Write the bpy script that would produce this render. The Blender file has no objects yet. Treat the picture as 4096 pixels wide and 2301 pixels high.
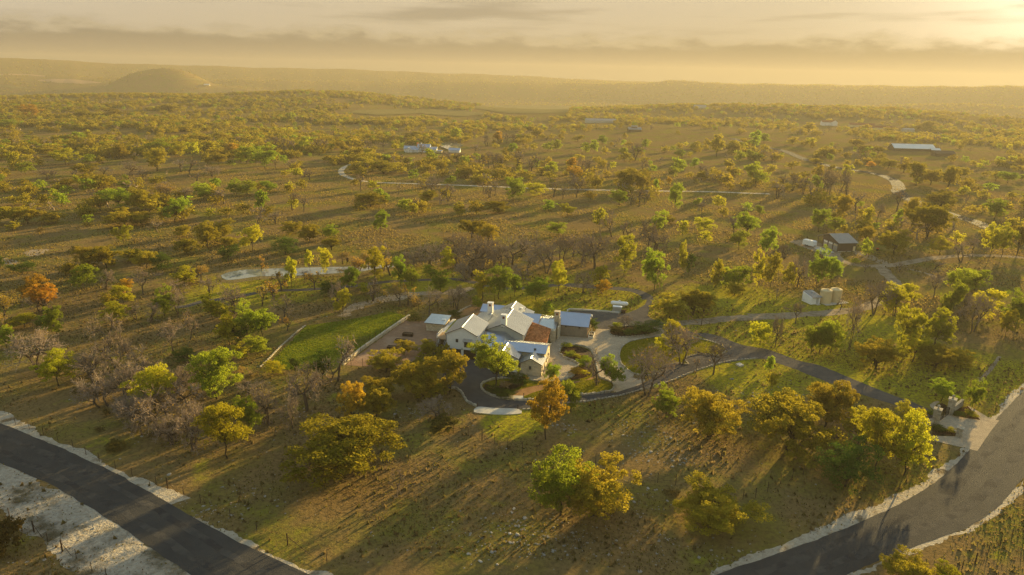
import bpy, bmesh, math, random
import numpy as np
from mathutils import Vector, Matrix
from mathutils.geometry import tessellate_polygon

R = math.radians
sc = bpy.context.scene
COL = sc.collection

# ------------------------------------------------------------------ camera
cam_d = bpy.data.cameras.new('camera'); cam = bpy.data.objects.new('camera', cam_d); COL.objects.link(cam)
cam_d.sensor_width = 36; cam_d.lens = 24; cam_d.sensor_fit = 'HORIZONTAL'
cam_d.clip_start = 1; cam_d.clip_end = 40000
pt, rl = R(17.0), R(1.2)
fw = Vector((0, math.cos(pt), -math.sin(pt))); up0 = Vector((0, math.sin(pt), math.cos(pt))); r0 = Vector((1, 0, 0))
rt_ = math.cos(rl) * r0 + math.sin(rl) * up0; up_ = -math.sin(rl) * r0 + math.cos(rl) * up0
cam.matrix_world = Matrix(((rt_.x, up_.x, -fw.x, 0), (rt_.y, up_.y, -fw.y, 0), (rt_.z, up_.z, -fw.z, 64), (0, 0, 0, 1)))
sc.camera = cam

# ------------------------------------------------------------------ sun, sky, exposure
SUN_AZ, SUN_EL = R(38), R(8.5)
sdir = Vector((math.sin(SUN_AZ) * math.cos(SUN_EL), math.cos(SUN_AZ) * math.cos(SUN_EL), math.sin(SUN_EL)))
sun_d = bpy.data.lights.new('sun', 'SUN'); sun = bpy.data.objects.new('sun', sun_d); COL.objects.link(sun)
sun_d.energy = 3.4; sun_d.color = (1.0, .735, .31); sun_d.angle = R(0.8)
sun.rotation_euler = sdir.to_track_quat('Z', 'Y').to_euler(); sun.location = (300, 400, 300)
sc.view_settings.view_transform = 'Standard'; sc.view_settings.look = 'None'
sc.view_settings.exposure = 2.7; sc.view_settings.gamma = 1.0
sc.view_settings.use_curve_mapping = False
sc.render.engine = 'CYCLES'
cy = sc.cycles
cy.use_denoising = True; cy.denoiser = 'OPENIMAGEDENOISE'; cy.denoising_input_passes = 'RGB_ALBEDO_NORMAL'; cy.denoising_prefilter = 'NONE'
cy.max_bounces = 6; cy.diffuse_bounces = 2; cy.glossy_bounces = 2; cy.transmission_bounces = 4; cy.volume_bounces = 1
cy.transparent_max_bounces = 4
cy.caustics_reflective = False; cy.caustics_refractive = False

world = bpy.data.worlds.new('World'); sc.world = world; world.use_nodes = True
def build_world():
    nt = world.node_tree; N = nt.nodes; Lk = nt.links; N.clear()
    def nd(t, **kw):
        n = N.new(t)
        for a, b in kw.items(): setattr(n, a, b)
        return n
    def mth(op, a, b=None, c=None):
        n = nd('ShaderNodeMath', operation=op)
        for i, v in enumerate((a, b, c)):
            if v is None: continue
            if isinstance(v, (int, float)): n.inputs[i].default_value = v
            else: Lk.new(v, n.inputs[i])
        return n.outputs[0]
    def mix(f, a, b):
        n = nd('ShaderNodeMix', data_type='RGBA')
        for i, v in ((0, f), (6, a), (7, b)):
            if isinstance(v, (int, float)): n.inputs[i].default_value = v
            elif isinstance(v, tuple): n.inputs[i].default_value = (*v, 1)
            else: Lk.new(v, n.inputs[i])
        return n.outputs[2]
    def sstep(x, a, b):
        n = nd('ShaderNodeMapRange', interpolation_type='SMOOTHSTEP')
        Lk.new(x, n.inputs[0]); n.inputs[1].default_value = a; n.inputs[2].default_value = b
        return n.outputs[0]
    out = nd('ShaderNodeOutputWorld'); bg = nd('ShaderNodeBackground'); bg.inputs[1].default_value = 0.15
    sky = nd('ShaderNodeTexSky', sky_type='NISHITA'); sky.sun_disc = False
    sky.sun_elevation = SUN_EL; sky.sun_rotation = SUN_AZ; sky.air_density = 1.0; sky.dust_density = 1.0; sky.altitude = 300
    geo = nd('ShaderNodeTexCoord'); nrm = nd('ShaderNodeVectorMath', operation='NORMALIZE'); Lk.new(geo.outputs['Generated'], nrm.inputs[0])
    sep = nd('ShaderNodeSeparateXYZ'); Lk.new(nrm.outputs[0], sep.inputs[0]); z = sep.outputs[2]
    el = mth('MULTIPLY', mth('ARCSINE', z), 180 / math.pi)          # elevation in degrees
    dot = nd('ShaderNodeVectorMath', operation='DOT_PRODUCT'); Lk.new(nrm.outputs[0], dot.inputs[0]); dot.inputs[1].default_value = sdir
    d = dot.outputs['Value']
    ang = mth('MULTIPLY', mth('ARCCOSINE', mth('MINIMUM', d, .99999)), 180 / math.pi)
    # warm dawn haze along the horizon, brighter towards the sun
    near = mth('EXPONENT', mth('MULTIPLY', ang, -1 / 32.))
    glow = mth('EXPONENT', mth('MULTIPLY', ang, -1 / 5.))
    anti = sstep(ang, 50., 120.)
    warm = mix(near, mix(anti, (.46, .38, .26), (.60, .565, .50)), (.56, .425, .20))
    warm = mix(glow, warm, (3.1, 2.6, 1.8))
    lowf = mth('EXPONENT', mth('MULTIPLY', mth('MAXIMUM', el, 0.), -1 / 22.))
    dk = nd('ShaderNodeMix', data_type='RGBA', blend_type='DARKEN'); dk.inputs[0].default_value = 1; Lk.new(sky.outputs[0], dk.inputs[6]); dk.inputs[7].default_value = (2.2, 2.0, 1.7, 1)
    zn = nd('ShaderNodeMix', data_type='RGBA', blend_type='MULTIPLY'); zn.inputs[0].default_value = 1; Lk.new(dk.outputs[2], zn.inputs[6]); zn.inputs[7].default_value = (.54, .52, .48, 1)
    base = mix(lowf, zn.outputs[2], warm)
    # cloud bank with a bumpy upper edge near 3.3 degrees, streak clouds above it
    mp = nd('ShaderNodeMapping'); mp.inputs['Scale'].default_value = (7, 7, 22); Lk.new(nrm.outputs[0], mp.inputs[0])
    n1 = nd('ShaderNodeTexNoise'); n1.inputs['Scale'].default_value = 2.6; n1.inputs['Detail'].default_value = 7; n1.inputs['Roughness'].default_value = .58; Lk.new(mp.outputs[0], n1.inputs[0])
    mp2 = nd('ShaderNodeMapping'); mp2.inputs['Scale'].default_value = (2.2, 2.2, 26); Lk.new(nrm.outputs[0], mp2.inputs[0])
    n2 = nd('ShaderNodeTexNoise'); n2.inputs['Scale'].default_value = 2.0; n2.inputs['Detail'].default_value = 5; Lk.new(mp2.outputs[0], n2.inputs[0])
    top = mth('ADD', mth('MULTIPLY', mth('SUBTRACT', n1.outputs[0], .5), 3.0), 3.2)
    bank = sstep(mth('SUBTRACT', top, el), -.45, .95)
    fade = sstep(el, -.3, 2.6)
    bankf = mth('MULTIPLY', bank, mth('ADD', mth('MULTIPLY', fade, .20), .68))
    streak = mth('MULTIPLY', sstep(n2.outputs[0], .50, .72), mth('MULTIPLY', sstep(el, 2.5, 4.5), mth('SUBTRACT', 1., sstep(el, 14., 40.))))
    cl = mth('MAXIMUM', bankf, mth('MULTIPLY', streak, .55))
    cloudc = mix(near, (.235, .20, .15), (.33, .25, .125))
    # sunlit rim on the top of the bank
    rim = mth('MULTIPLY', sstep(mth('SUBTRACT', top, el), -.1, .15), mth('SUBTRACT', 1., sstep(mth('SUBTRACT', top, el), .15, .6)))
    cloudc = mix(mth('MULTIPLY', rim, .35), cloudc, (.66, .52, .26))
    col = mix(cl, base, cloudc)
    Lk.new(col, bg.inputs[0]); Lk.new(bg.outputs[0], out.inputs[0])
build_world()

# ------------------------------------------------------------------ helpers
def tag(o, label=None, cat=None, group=None, kind=None):
    if label: o['label'] = label
    if cat: o['category'] = cat
    if group: o['group'] = group
    if kind: o['kind'] = kind
    return o
def thing(name, label, cat, loc=(0, 0, 0), rz=0., group=None):
    o = bpy.data.objects.new(name, None); COL.objects.link(o); o.empty_display_size = .3
    o.location = loc; o.rotation_euler = (0, 0, rz)
    return tag(o, label, cat, group)
def link(name, me, parent=None, loc=None, rz=None):
    o = bpy.data.objects.new(name, me); COL.objects.link(o)
    if parent: o.parent = parent
    if loc: o.location = loc
    if rz is not None: o.rotation_euler = (0, 0, rz)
    return o
class MB:
    def __init__(s): s.v = []; s.f = []; s.m = []
    def face(s, pts, mi=0):
        b = len(s.v); s.v += [tuple(p) for p in pts]; s.f.append(tuple(range(b, b + len(pts)))); s.m.append(mi)
    def hexa(s, b, t, mi=0):
        """b, t: four bottom and four top corners, anticlockwise from above"""
        k = len(s.v); s.v += [tuple(p) for p in b] + [tuple(p) for p in t]
        for q in ((3, 2, 1, 0), (4, 5, 6, 7), (0, 1, 5, 4), (1, 2, 6, 5), (2, 3, 7, 6), (3, 0, 4, 7)):
            s.f.append(tuple(k + i for i in q)); s.m.append(mi)
    def box(s, x0, y0, z0, x1, y1, z1, mi=0):
        s.hexa([(x0, y0, z0), (x1, y0, z0), (x1, y1, z0), (x0, y1, z0)], [(x0, y0, z1), (x1, y0, z1), (x1, y1, z1), (x0, y1, z1)], mi)
    def slab(s, q, t, mi=0):
        """quad q (anticlockwise seen from above) as the top face, thickness t downward"""
        s.hexa([(p[0], p[1], p[2] - t) for p in q], q, mi)
    def prism(s, pts, ext, mi=0):
        """closed outline pts (any plane) extruded by vector ext"""
        n = len(pts); k = len(s.v)
        s.v += [tuple(p) for p in pts] + [(p[0] + ext[0], p[1] + ext[1], p[2] + ext[2]) for p in pts]
        s.f.append(tuple(range(k, k + n))); s.f.append(tuple(range(k + 2 * n - 1, k + n - 1, -1))); s.m += [mi, mi]
        for i in range(n):
            j = (i + 1) % n; s.f.append((k + j, k + i, k + n + i, k + n + j)); s.m.append(mi)
    def tube(s, pts, rad, n=6, mi=0, cap=True):
        rings = []
        for i, p in enumerate(pts):
            p = Vector(p); a = Vector(pts[max(i - 1, 0)]); c = Vector(pts[min(i + 1, len(pts) - 1)])
            t = (c - a).normalized() if (c - a).length > 1e-9 else Vector((0, 0, 1))
            x = t.cross(Vector((0, 0, 1)) if abs(t.z) < .9 else Vector((1, 0, 0))).normalized(); y = t.cross(x)
            r = rad[i] if isinstance(rad, (list, tuple)) else rad
            k = len(s.v); s.v += [tuple(p + r * (math.cos(2 * math.pi * j / n) * x + math.sin(2 * math.pi * j / n) * y)) for j in range(n)]; rings.append(k)
        for a, b in zip(rings, rings[1:]):
            for j in range(n):
                s.f.append((a + j, a + (j + 1) % n, b + (j + 1) % n, b + j)); s.m.append(mi)
        if cap:
            s.f.append(tuple(rings[0] + j for j in range(n - 1, -1, -1))); s.f.append(tuple(rings[-1] + j for j in range(n))); s.m += [mi, mi]
    def lathe(s, prof, n=24, c=(0, 0, 0), mi=0):
        rings = []
        for r, z in prof:
            k = len(s.v); s.v += [(c[0] + r * math.cos(2 * math.pi * j / n), c[1] + r * math.sin(2 * math.pi * j / n), c[2] + z) for j in range(n)]; rings.append(k)
        for a, b in zip(rings, rings[1:]):
            for j in range(n):
                s.f.append((a + j, a + (j + 1) % n, b + (j + 1) % n, b + j)); s.m.append(mi)
    def mesh(s, name, mats, smooth=False):
        me = bpy.data.meshes.new(name); me.from_pydata(s.v, [], s.f)
        for m in (mats if isinstance(mats, (list, tuple)) else [mats]): me.materials.append(m)
        if any(s.m): me.polygons.foreach_set('material_index', s.m)
        bm = bmesh.new(); bm.from_mesh(me); bmesh.ops.recalc_face_normals(bm, faces=bm.faces); bm.to_mesh(me); bm.free()
        if smooth: me.polygons.foreach_set('use_smooth', [True] * len(me.polygons))
        me.update(); return me
    def build(s, name, mats, parent=None, loc=None, rz=None, smooth=False):
        return link(name, s.mesh(name, mats, smooth), parent, loc, rz)

# ------------------------------------------------------------------ materials (all procedural)
def mat(name, c1, c2=None, scale=1., rough=.9, bump=0., bscale=None, metal=0., c3=None, s3=.1, t3=(.5, .65), detail=6, spec=.0, rand=0., bdist=1.):
    m = bpy.data.materials.new(name); m.use_nodes = True; nt = m.node_tree; N = nt.nodes; Lk = nt.links
    p = N['Principled BSDF']; p.inputs['Roughness'].default_value = rough; p.inputs['Metallic'].default_value = metal
    p.inputs['Specular IOR Level'].default_value = spec
    geo = N.new('ShaderNodeNewGeometry'); pos = geo.outputs['Position']
    def noise(sca, det=detail, ro=.6):
        n = N.new('ShaderNodeTexNoise'); n.inputs['Scale'].default_value = sca; n.inputs['Detail'].default_value = det; n.inputs['Roughness'].default_value = ro
        Lk.new(pos, n.inputs['Vector']); return n.outputs[0]
    def mix(f, a, b):
        n = N.new('ShaderNodeMix'); n.data_type = 'RGBA'
        for i, v in ((0, f), (6, a), (7, b)):
            if isinstance(v, (int, float)): n.inputs[i].default_value = v
            elif isinstance(v, tuple): n.inputs[i].default_value = (*v, 1)
            else: Lk.new(v, n.inputs[i])
        return n.outputs[2]
    def rng(x, a, b):
        n = N.new('ShaderNodeMapRange'); n.interpolation_type = 'SMOOTHSTEP'; Lk.new(x, n.inputs[0]); n.inputs[1].default_value = a; n.inputs[2].default_value = b; return n.outputs[0]
    col = c1
    if c2: col = mix(rng(noise(scale), .32, .68), c1, c2)
    if c3: col = mix(rng(noise(s3, 7, .62), *t3), col, c3)
    if rand:
        oi = N.new('ShaderNodeObjectInfo'); hs = N.new('ShaderNodeHueSaturation')
        mr = N.new('ShaderNodeMapRange'); Lk.new(oi.outputs['Random'], mr.inputs[0]); mr.inputs[3].default_value = 1 - rand; mr.inputs[4].default_value = 1 + rand
        Lk.new(mr.outputs[0], hs.inputs['Value'])
        if isinstance(col, tuple): hs.inputs['Color'].default_value = (*col, 1)
        else: Lk.new(col, hs.inputs['Color'])
        col = hs.outputs[0]
    if isinstance(col, tuple): p.inputs['Base Color'].default_value = (*col, 1)
    else: Lk.new(col, p.inputs['Base Color'])
    if bump:
        b = N.new('ShaderNodeBump'); b.inputs['Strength'].default_value = bump; b.inputs['Distance'].default_value = bdist
        Lk.new(noise(bscale or scale, 4, .65), b.inputs['Height']); Lk.new(b.outputs[0], p.inputs['Normal'])
    return m
def leaf_mat(name, c1, c2, trans=.45, hue=.02):
    m = bpy.data.materials.new(name); m.use_nodes = True; nt = m.node_tree; N = nt.nodes; Lk = nt.links; N.clear()
    out = N.new('ShaderNodeOutputMaterial'); geo = N.new('ShaderNodeNewGeometry'); oi = N.new('ShaderNodeObjectInfo')
    mx = N.new('ShaderNodeMix'); mx.data_type = 'RGBA'; Lk.new(geo.outputs['Random Per Island'], mx.inputs[0]); mx.inputs[6].default_value = (*c1, 1); mx.inputs[7].default_value = (*c2, 1)
    hs = N.new('ShaderNodeHueSaturation'); Lk.new(mx.outputs[2], hs.inputs['Color'])
    a = N.new('ShaderNodeMapRange'); Lk.new(oi.outputs['Random'], a.inputs[0]); a.inputs[3].default_value = .5 - hue; a.inputs[4].default_value = .5 + hue; Lk.new(a.outputs[0], hs.inputs['Hue'])
    wn = N.new('ShaderNodeTexWhiteNoise'); wn.noise_dimensions = '1D'; Lk.new(oi.outputs['Random'], wn.inputs['W'])
    b = N.new('ShaderNodeMapRange'); Lk.new(wn.outputs['Value'], b.inputs[0]); b.inputs[3].default_value = .72; b.inputs[4].default_value = 1.28; Lk.new(b.outputs[0], hs.inputs['Value'])
    df = N.new('ShaderNodeBsdfDiffuse'); tr = N.new('ShaderNodeBsdfTranslucent'); ms = N.new('ShaderNodeMixShader'); ms.inputs[0].default_value = trans
    Lk.new(hs.outputs[0], df.inputs[0]); Lk.new(hs.outputs[0], tr.inputs[0]); Lk.new(df.outputs[0], ms.inputs[1]); Lk.new(tr.outputs[0], ms.inputs[2]); Lk.new(ms.outputs[0], out.inputs[0])
    return m
M = {}
M['lawn'] = mat('lawn grass', (.20, .19, .010), (.22, .18, .012), .35, .95, .5, 2.5, c3=(.10, .11, .02), s3=.08)
M['terrace'] = mat('terrace grass', (.14, .19, .014), (.21, .215, .018), .18, .95, .9, 1.3, c3=(.15, .115, .045), s3=.07, t3=(.52, .7))
M['asphalt'] = mat('road asphalt', (.046, .044, .042), (.058, .055, .051), .25, .85, .25, 6, c3=(.072, .066, .058), s3=.09, t3=(.45, .85), spec=.012)
M['asphalt_worn'] = mat('worn asphalt', (.074, .068, .061), (.055, .052, .048), .5, .9, .25, 6, c3=(.042, .04, .039), s3=.25, t3=(.45, .6), spec=.012)
M['drive'] = mat('drive asphalt', (.078, .070, .064), (.10, .09, .078), .4, .88, .25, 5, c3=(.13, .11, .09), s3=.07, t3=(.52, .75))
M['court'] = mat('court asphalt', (.06, .056, .054), (.075, .07, .066), .5, .88, .25, 5, c3=(.10, .09, .08), s3=.12, t3=(.5, .75))
M['gravel'] = mat('pale gravel', (.30, .24, .165), (.22, .17, .11), .7, .95, .5, 3, c3=(.14, .105, .055), s3=.2, t3=(.5, .7))
M['verge'] = mat('limestone verge', (.52, .45, .34), (.40, .34, .25), 1.3, .95, .8, 3, c3=(.19, .145, .085), s3=.28, t3=(.52, .66))
M['rubble_ground'] = mat('rocky verge', (.48, .42, .33), (.36, .30, .22), 1.6, .95, 1., 1.6, c3=(.12, .10, .06), s3=.14, t3=(.46, .62))
M['redgravel'] = mat('granite gravel', (.27, .165, .10), (.22, .135, .085), .8, .95, .3, 6, c3=(.30, .20, .13), s3=.15)
M['pathgravel'] = mat('path gravel', (.29, .165, .075), (.24, .135, .06), .9, .95, .3, 6)
M['mulch'] = mat('bark mulch', (.038, .024, .014), (.06, .038, .022), 2.5, .95, .7, 5)
M['concrete'] = mat('concrete', (.50, .46, .38), (.44, .40, .33), .6, .85, .1, 5)
M['stone'] = mat('cream limestone', (.60, .52, .38), (.50, .42, .29), .9, .9, .5, 5, c3=(.42, .27, .14), s3=1.1, t3=(.6, .72), rand=.16)
M['whitestone'] = mat('white limestone edging', (.40, .36, .28), (.30, .26, .19), 1.5, .9, .5, 5, rand=.2)
M['rock'] = mat('grey limestone rock', (.42, .38, .32), (.27, .24, .19), 1.2, .95, .6, 4, rand=.25)
M['stucco'] = mat('white stucco', (.68, .67, .63), (.62, .61, .58), .5, .9, .12, 9)
M['siding'] = mat('grey board siding', (.42, .42, .38), (.38, .38, .34), .8, .8, .05, 8)
M['roof'] = mat('standing seam metal', (.45, .475, .50), (.41, .43, .455), .35, .30, .02, 6, metal=.85)
M['trim'] = mat('dark trim', (.10, .10, .095), None, 1, .6)
M['tile'] = mat('terracotta tile', (.44, .18, .07), (.34, .13, .05), 1.6, .85, .2, 6, rand=.3)
M['wood'] = mat('dark wood door', (.045, .028, .02), (.03, .02, .015), 2, .6)
M['doorgrey'] = mat('taupe door', (.24, .20, .15), (.20, .165, .125), 1.2, .7, .05, 9)
M['deck'] = mat('deck boards', (.38, .26, .14), (.30, .2, .11), 2, .8)
M['glass'] = mat('window glass', (.015, .017, .02), None, 1, .06, spec=.6)
M['brickred'] = mat('red flue brick', (.24, .07, .04), (.16, .05, .03), 5, .9)
M['black'] = mat('black metal', (.018, .016, .015), None, 1, .55)
M['corten'] = mat('dark steel planter', (.035, .022, .018), (.05, .028, .02), 1.5, .7)
M['soil'] = mat('planter soil', (.10, .07, .045), (.14, .1, .06), 3, .95, .5, 9)
M['post'] = mat('rusty steel post', (.06, .04, .028), (.045, .03, .02), 3, .7)
M['cedar'] = mat('cedar post', (.30, .18, .08), (.22, .13, .06), 3, .85)
M['white'] = mat('white paint', (.78, .77, .73), (.72, .71, .68), .8, .45)
M['tank'] = mat('beige tank plastic', (.62, .50, .28), (.55, .44, .25), .6, .6, .03, 4)
M['barnwall'] = mat('brown metal siding', (.115, .085, .065), (.10, .075, .058), .6, .65)
M['barnroof'] = mat('grey barn roof', (.34, .32, .29), (.30, .28, .255), .4, .55, metal=.3)
M['galv'] = mat('pale galvanised roof', (.62, .62, .58), None, 1, .45, metal=.5)
M['ranchroof'] = mat('blue grey ranch roof', (.36, .41, .48), None, 1, .5, metal=.3)
M['redroof'] = mat('faded red tile roof', (.22, .09, .05), (.18, .075, .045), .5, .85)
M['tyre'] = mat('tyre rubber', (.02, .02, .02), None, 1, .85)
M['steel'] = mat('grey steel', (.32, .32, .31), None, 1, .45, metal=.6)
M['red'] = mat('red flower petals', (.55, .05, .025), (.6, .12, .04), 6, .8)
M['green'] = mat('green paint', (.02, .10, .05), None, 1, .5)
M['bark'] = mat('oak bark', (.055, .042, .03), (.035, .027, .02), 3, .95, .5, 9)
M['limb'] = mat('bare tree limb', (.105, .08, .058), (.075, .056, .04), 1.2, .95)
M['twig'] = mat('bare grey bark', (.27, .21, .155), (.20, .15, .11), 1.2, .95, rand=.25)
M['field'] = mat('mown hay field', (.17, .14, .05), (.14, .12, .045), .012, .95)
M['fieldpink'] = mat('ploughed pinkish field', (.30, .20, .13), (.26, .18, .11), .012, .95)
M['track'] = mat('pale caliche track', (.52, .44, .33), (.42, .35, .26), .6, .95, .3, 3)
M['mud'] = mat('pond bank', (.17, .125, .06), (.12, .10, .035), .3, .95, .4, 2)
M['baresoil'] = mat('bare limestone soil', (.33, .25, .16), (.25, .19, .12), .5, .95, .3, 3)
LEAF = {'O': leaf_mat('oak leaves', (.23, .19, .016), (.32, .25, .02), .48, .009),
        'G': leaf_mat('fresh green leaves', (.15, .21, .014), (.25, .28, .018), .55, .018),
        'Y': leaf_mat('yellow leaves', (.36, .31, .014), (.30, .30, .016), .55, .012),
        'A': leaf_mat('orange leaves', (.40, .22, .02), (.36, .225, .02), .48, .015),
        'D': leaf_mat('dark green leaves', (.05, .085, .012), (.085, .12, .014), .28, .015),
        'J': leaf_mat('bush leaves', (.10, .085, .02), (.15, .115, .024), .4, .03),
        'S': leaf_mat('sparse yellow leaves', (.30, .215, .025), (.34, .23, .03), .5, .02)}
LEAF['B'] = LEAF['S']
def water_mat():
    m = bpy.data.materials.new('pond water'); m.use_nodes = True; N = m.node_tree.nodes; p = N['Principled BSDF']
    p.inputs['Base Color'].default_value = (.15, .165, .155, 1); p.inputs['Roughness'].default_value = .03; p.inputs['IOR'].default_value = 1.33; p.inputs['Specular IOR Level'].default_value = .8
    n = N.new('ShaderNodeTexNoise'); n.inputs['Scale'].default_value = .6; b = N.new('ShaderNodeBump'); b.inputs['Strength'].default_value = .02
    g = N.new('ShaderNodeNewGeometry'); m.node_tree.links.new(g.outputs['Position'], n.inputs['Vector'])
    m.node_tree.links.new(n.outputs[0], b.inputs['Height']); m.node_tree.links.new(b.outputs[0], p.inputs['Normal']); return m
M['water'] = water_mat()
def paver_mat():
    m = mat('buff pavers', (.42, .34, .24), (.35, .285, .20), .5, .9)
    nt = m.node_tree; N = nt.nodes; Lk = nt.links; p = N['Principled BSDF']; src = p.inputs['Base Color'].links[0].from_socket
    br = N.new('ShaderNodeTexBrick'); g = N.new('ShaderNodeNewGeometry'); mp = N.new('ShaderNodeMapping'); mp.inputs['Rotation'].default_value = (0, 0, .5)
    Lk.new(g.outputs['Position'], mp.inputs[0]); Lk.new(mp.outputs[0], br.inputs['Vector']); br.inputs['Scale'].default_value = 1.0
    br.inputs['Brick Width'].default_value = .42; br.inputs['Row Height'].default_value = .22; br.inputs['Mortar Size'].default_value = .02
    br.inputs['Color1'].default_value = (1.1, 1.08, 1.02, 1); br.inputs['Color2'].default_value = (.86, .84, .82, 1); br.inputs['Mortar'].default_value = (.6, .58, .55, 1)
    mx = N.new('ShaderNodeMix'); mx.data_type = 'RGBA'; mx.blend_type = 'MULTIPLY'; mx.inputs[0].default_value = .9
    Lk.new(src, mx.inputs[6]); Lk.new(br.outputs[0], mx.inputs[7]); Lk.new(mx.outputs[2], p.inputs['Base Color'])
    b = N.new('ShaderNodeBump'); b.inputs['Strength'].default_value = .4; b.inputs['Distance'].default_value = .03; b.invert = True
    Lk.new(br.outputs['Fac'], b.inputs['Height']); Lk.new(b.outputs[0], p.inputs['Normal']); return m
M['paver'] = paver_mat()
def ground_mat():
    m = bpy.data.materials.new('dry pasture'); m.use_nodes = True; nt = m.node_tree; N = nt.nodes; Lk = nt.links; p = N['Principled BSDF']
    p.inputs['Roughness'].default_value = 1; p.inputs['Specular IOR Level'].default_value = 0
    geo = N.new('ShaderNodeNewGeometry'); pos = geo.outputs['Position']
    def noise(s, det=6, ro=.6, off=0.):
        n = N.new('ShaderNodeTexNoise'); n.inputs['Scale'].default_value = s; n.inputs['Detail'].default_value = det; n.inputs['Roughness'].default_value = ro
        if off:
            v = N.new('ShaderNodeVectorMath'); v.operation = 'ADD'; v.inputs[1].default_value = (off, off * 1.7, 0); Lk.new(pos, v.inputs[0]); Lk.new(v.outputs[0], n.inputs['Vector'])
        else: Lk.new(pos, n.inputs['Vector'])
        return n.outputs[0]
    def rng(x, a, b):
        n = N.new('ShaderNodeMapRange'); n.interpolation_type = 'SMOOTHSTEP'; Lk.new(x, n.inputs[0]); n.inputs[1].default_value = a; n.inputs[2].default_value = b; return n.outputs[0]
    def mix(f, a, b):
        n = N.new('ShaderNodeMix'); n.data_type = 'RGBA'
        for i, v in ((0, f), (6, a), (7, b)):
            if isinstance(v, (int, float)): n.inputs[i].default_value = v
            elif isinstance(v, tuple): n.inputs[i].default_value = (*v, 1)
            else: Lk.new(v, n.inputs[i])
        return n.outputs[2]
    c = mix(rng(noise(.045, 8, .62), .44, .64), (.195, .128, .050), (.165, .150, .022))      # dry brown against olive grass
    c = mix(rng(noise(.11, 6, .6, 40), .56, .72), c, (.225, .215, .016))                      # fresher yellow-green patches
    md = None
    for x_, y_, r_ in MEAD:
        v = N.new('ShaderNodeVectorMath'); v.operation = 'DISTANCE'; Lk.new(pos, v.inputs[0]); v.inputs[1].default_value = (x_, y_, 0)
        q = N.new('ShaderNodeMapRange'); Lk.new(v.outputs['Value'], q.inputs[0]); q.inputs[1].default_value = r_ * 1.7; q.inputs[2].default_value = r_ * .3
        if md is None: md = q.outputs[0]
        else:
            a_ = N.new('ShaderNodeMath'); a_.operation = 'MAXIMUM'; Lk.new(md, a_.inputs[0]); Lk.new(q.outputs[0], a_.inputs[1]); md = a_.outputs[0]
    ad = N.new('ShaderNodeMath'); ad.operation = 'ADD'; Lk.new(md, ad.inputs[0]); Lk.new(noise(.16, 6, .65, 23), ad.inputs[1])
    c = mix(rng(ad.outputs[0], .75, 1.15), c, (.30, .265, .014))                               # spring meadow
    c = mix(rng(noise(1.3, 5, .7, 11), .35, .75), c, (.10, .07, .027))                      # tussocks
    c = mix(rng(noise(.35, 7, .7, 90), .68, .76), c, (.25, .185, .10))                        # bare stony soil
    c = mix(rng(noise(.9, 8, .75, 170), .69, .72), c, (.36, .33, .26))                       # limestone showing through
    Lk.new(c, p.inputs['Base Color'])
    b = N.new('ShaderNodeBump'); b.inputs['Strength'].default_value = .6; b.inputs['Distance'].default_value = .4
    a = N.new('ShaderNodeMath'); a.operation = 'ADD'; Lk.new(noise(1.7, 5, .7), a.inputs[0]); Lk.new(noise(.25, 3, .5, 7), a.inputs[1])
    Lk.new(a.outputs[0], b.inputs['Height']); Lk.new(b.outputs[0], p.inputs['Normal']); return m

def _ss(a, b, x):
    t = np.clip((x - a) / (b - a), 0., 1.)
    return t * t * (3 - 2 * t)
def terr(x, y):
    """terrain height: flat round the house, low hills beyond, a wide basin and far escarpments"""
    x = np.asarray(x, float); y = np.asarray(y, float)
    d = np.hypot(x, y); az = np.degrees(np.arctan2(x, y))
    w = _ss(330, 720, d)
    n1 = np.sin(x / 131 + 1.1) * np.sin(y / 173 + .4); n2 = np.sin(x / 61 + y / 97) ; n3 = np.sin(x / 233 - y / 301 + 2)
    h = w * (1.6 * n1 + .8 * n2 + 2.0 * n3)
    g = lambda cx, cy, sx, sy, a: a * np.exp(-((x - cx) / sx) ** 2 - ((y - cy) / sy) ** 2)
    h = h + g(190, 900, 230, 200, 6) + g(470, 1380, 340, 220, 23) + g(720, 1250, 260, 260, 8)
    ly = np.where(y < 1700, np.exp(-((y - 1700) / 480.) ** 2), np.exp(-((y - 1700) / 260.) ** 2))
    lx = 1 - _ss(-420, 30, x)
    h = h + ly * lx * (24 + 3 * n3 + 2.5 * np.sin(x / 90.))
    h = h - 26 * _ss(1480, 2150, d)
    h = h + g(1330, 2150, 480, 260, 40) + g(900, 2350, 300, 220, 9)
    h = h + g(-1150, 2640, 260, 150, 30)
    h = h + 62 * np.exp(-(((x + 1307) / 150) ** 2 + ((y - 2588) / 170) ** 2) ** 1.9) * (1 + .05 * np.sin(x / 31.))
    h = h + g(765, 3330, 110, 140, 11)
    rt = np.interp(az, [-40, -8, -3, 18, 28, 37, 60], [30, 38, 46, 58, 66, 74, 78]) + 26 + 1.5 * np.sin(az * 1.7) + .8 * np.sin(az * 5.3 + 1)
    h = h + rt * _ss(2700, 3350, d)
    lt = np.interp(az, [-60, -37, -24.6, -9.6, 0.4, 7, 14, 30], [112, 111, 97, 92, 80, 67, 58, 50]) + 26 + 1.2 * np.sin(az * 1.3) + .7 * np.sin(az * 4.1)
    h = h + np.maximum(lt - rt, 0) * _ss(3500, 4200, d)
    far = _ss(1800, 3000, d)
    h = h + far * (3 * np.sin(x / 410.) * np.sin(y / 377.) + 2 * np.sin(x / 151. + y / 203.))
    return h

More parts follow.
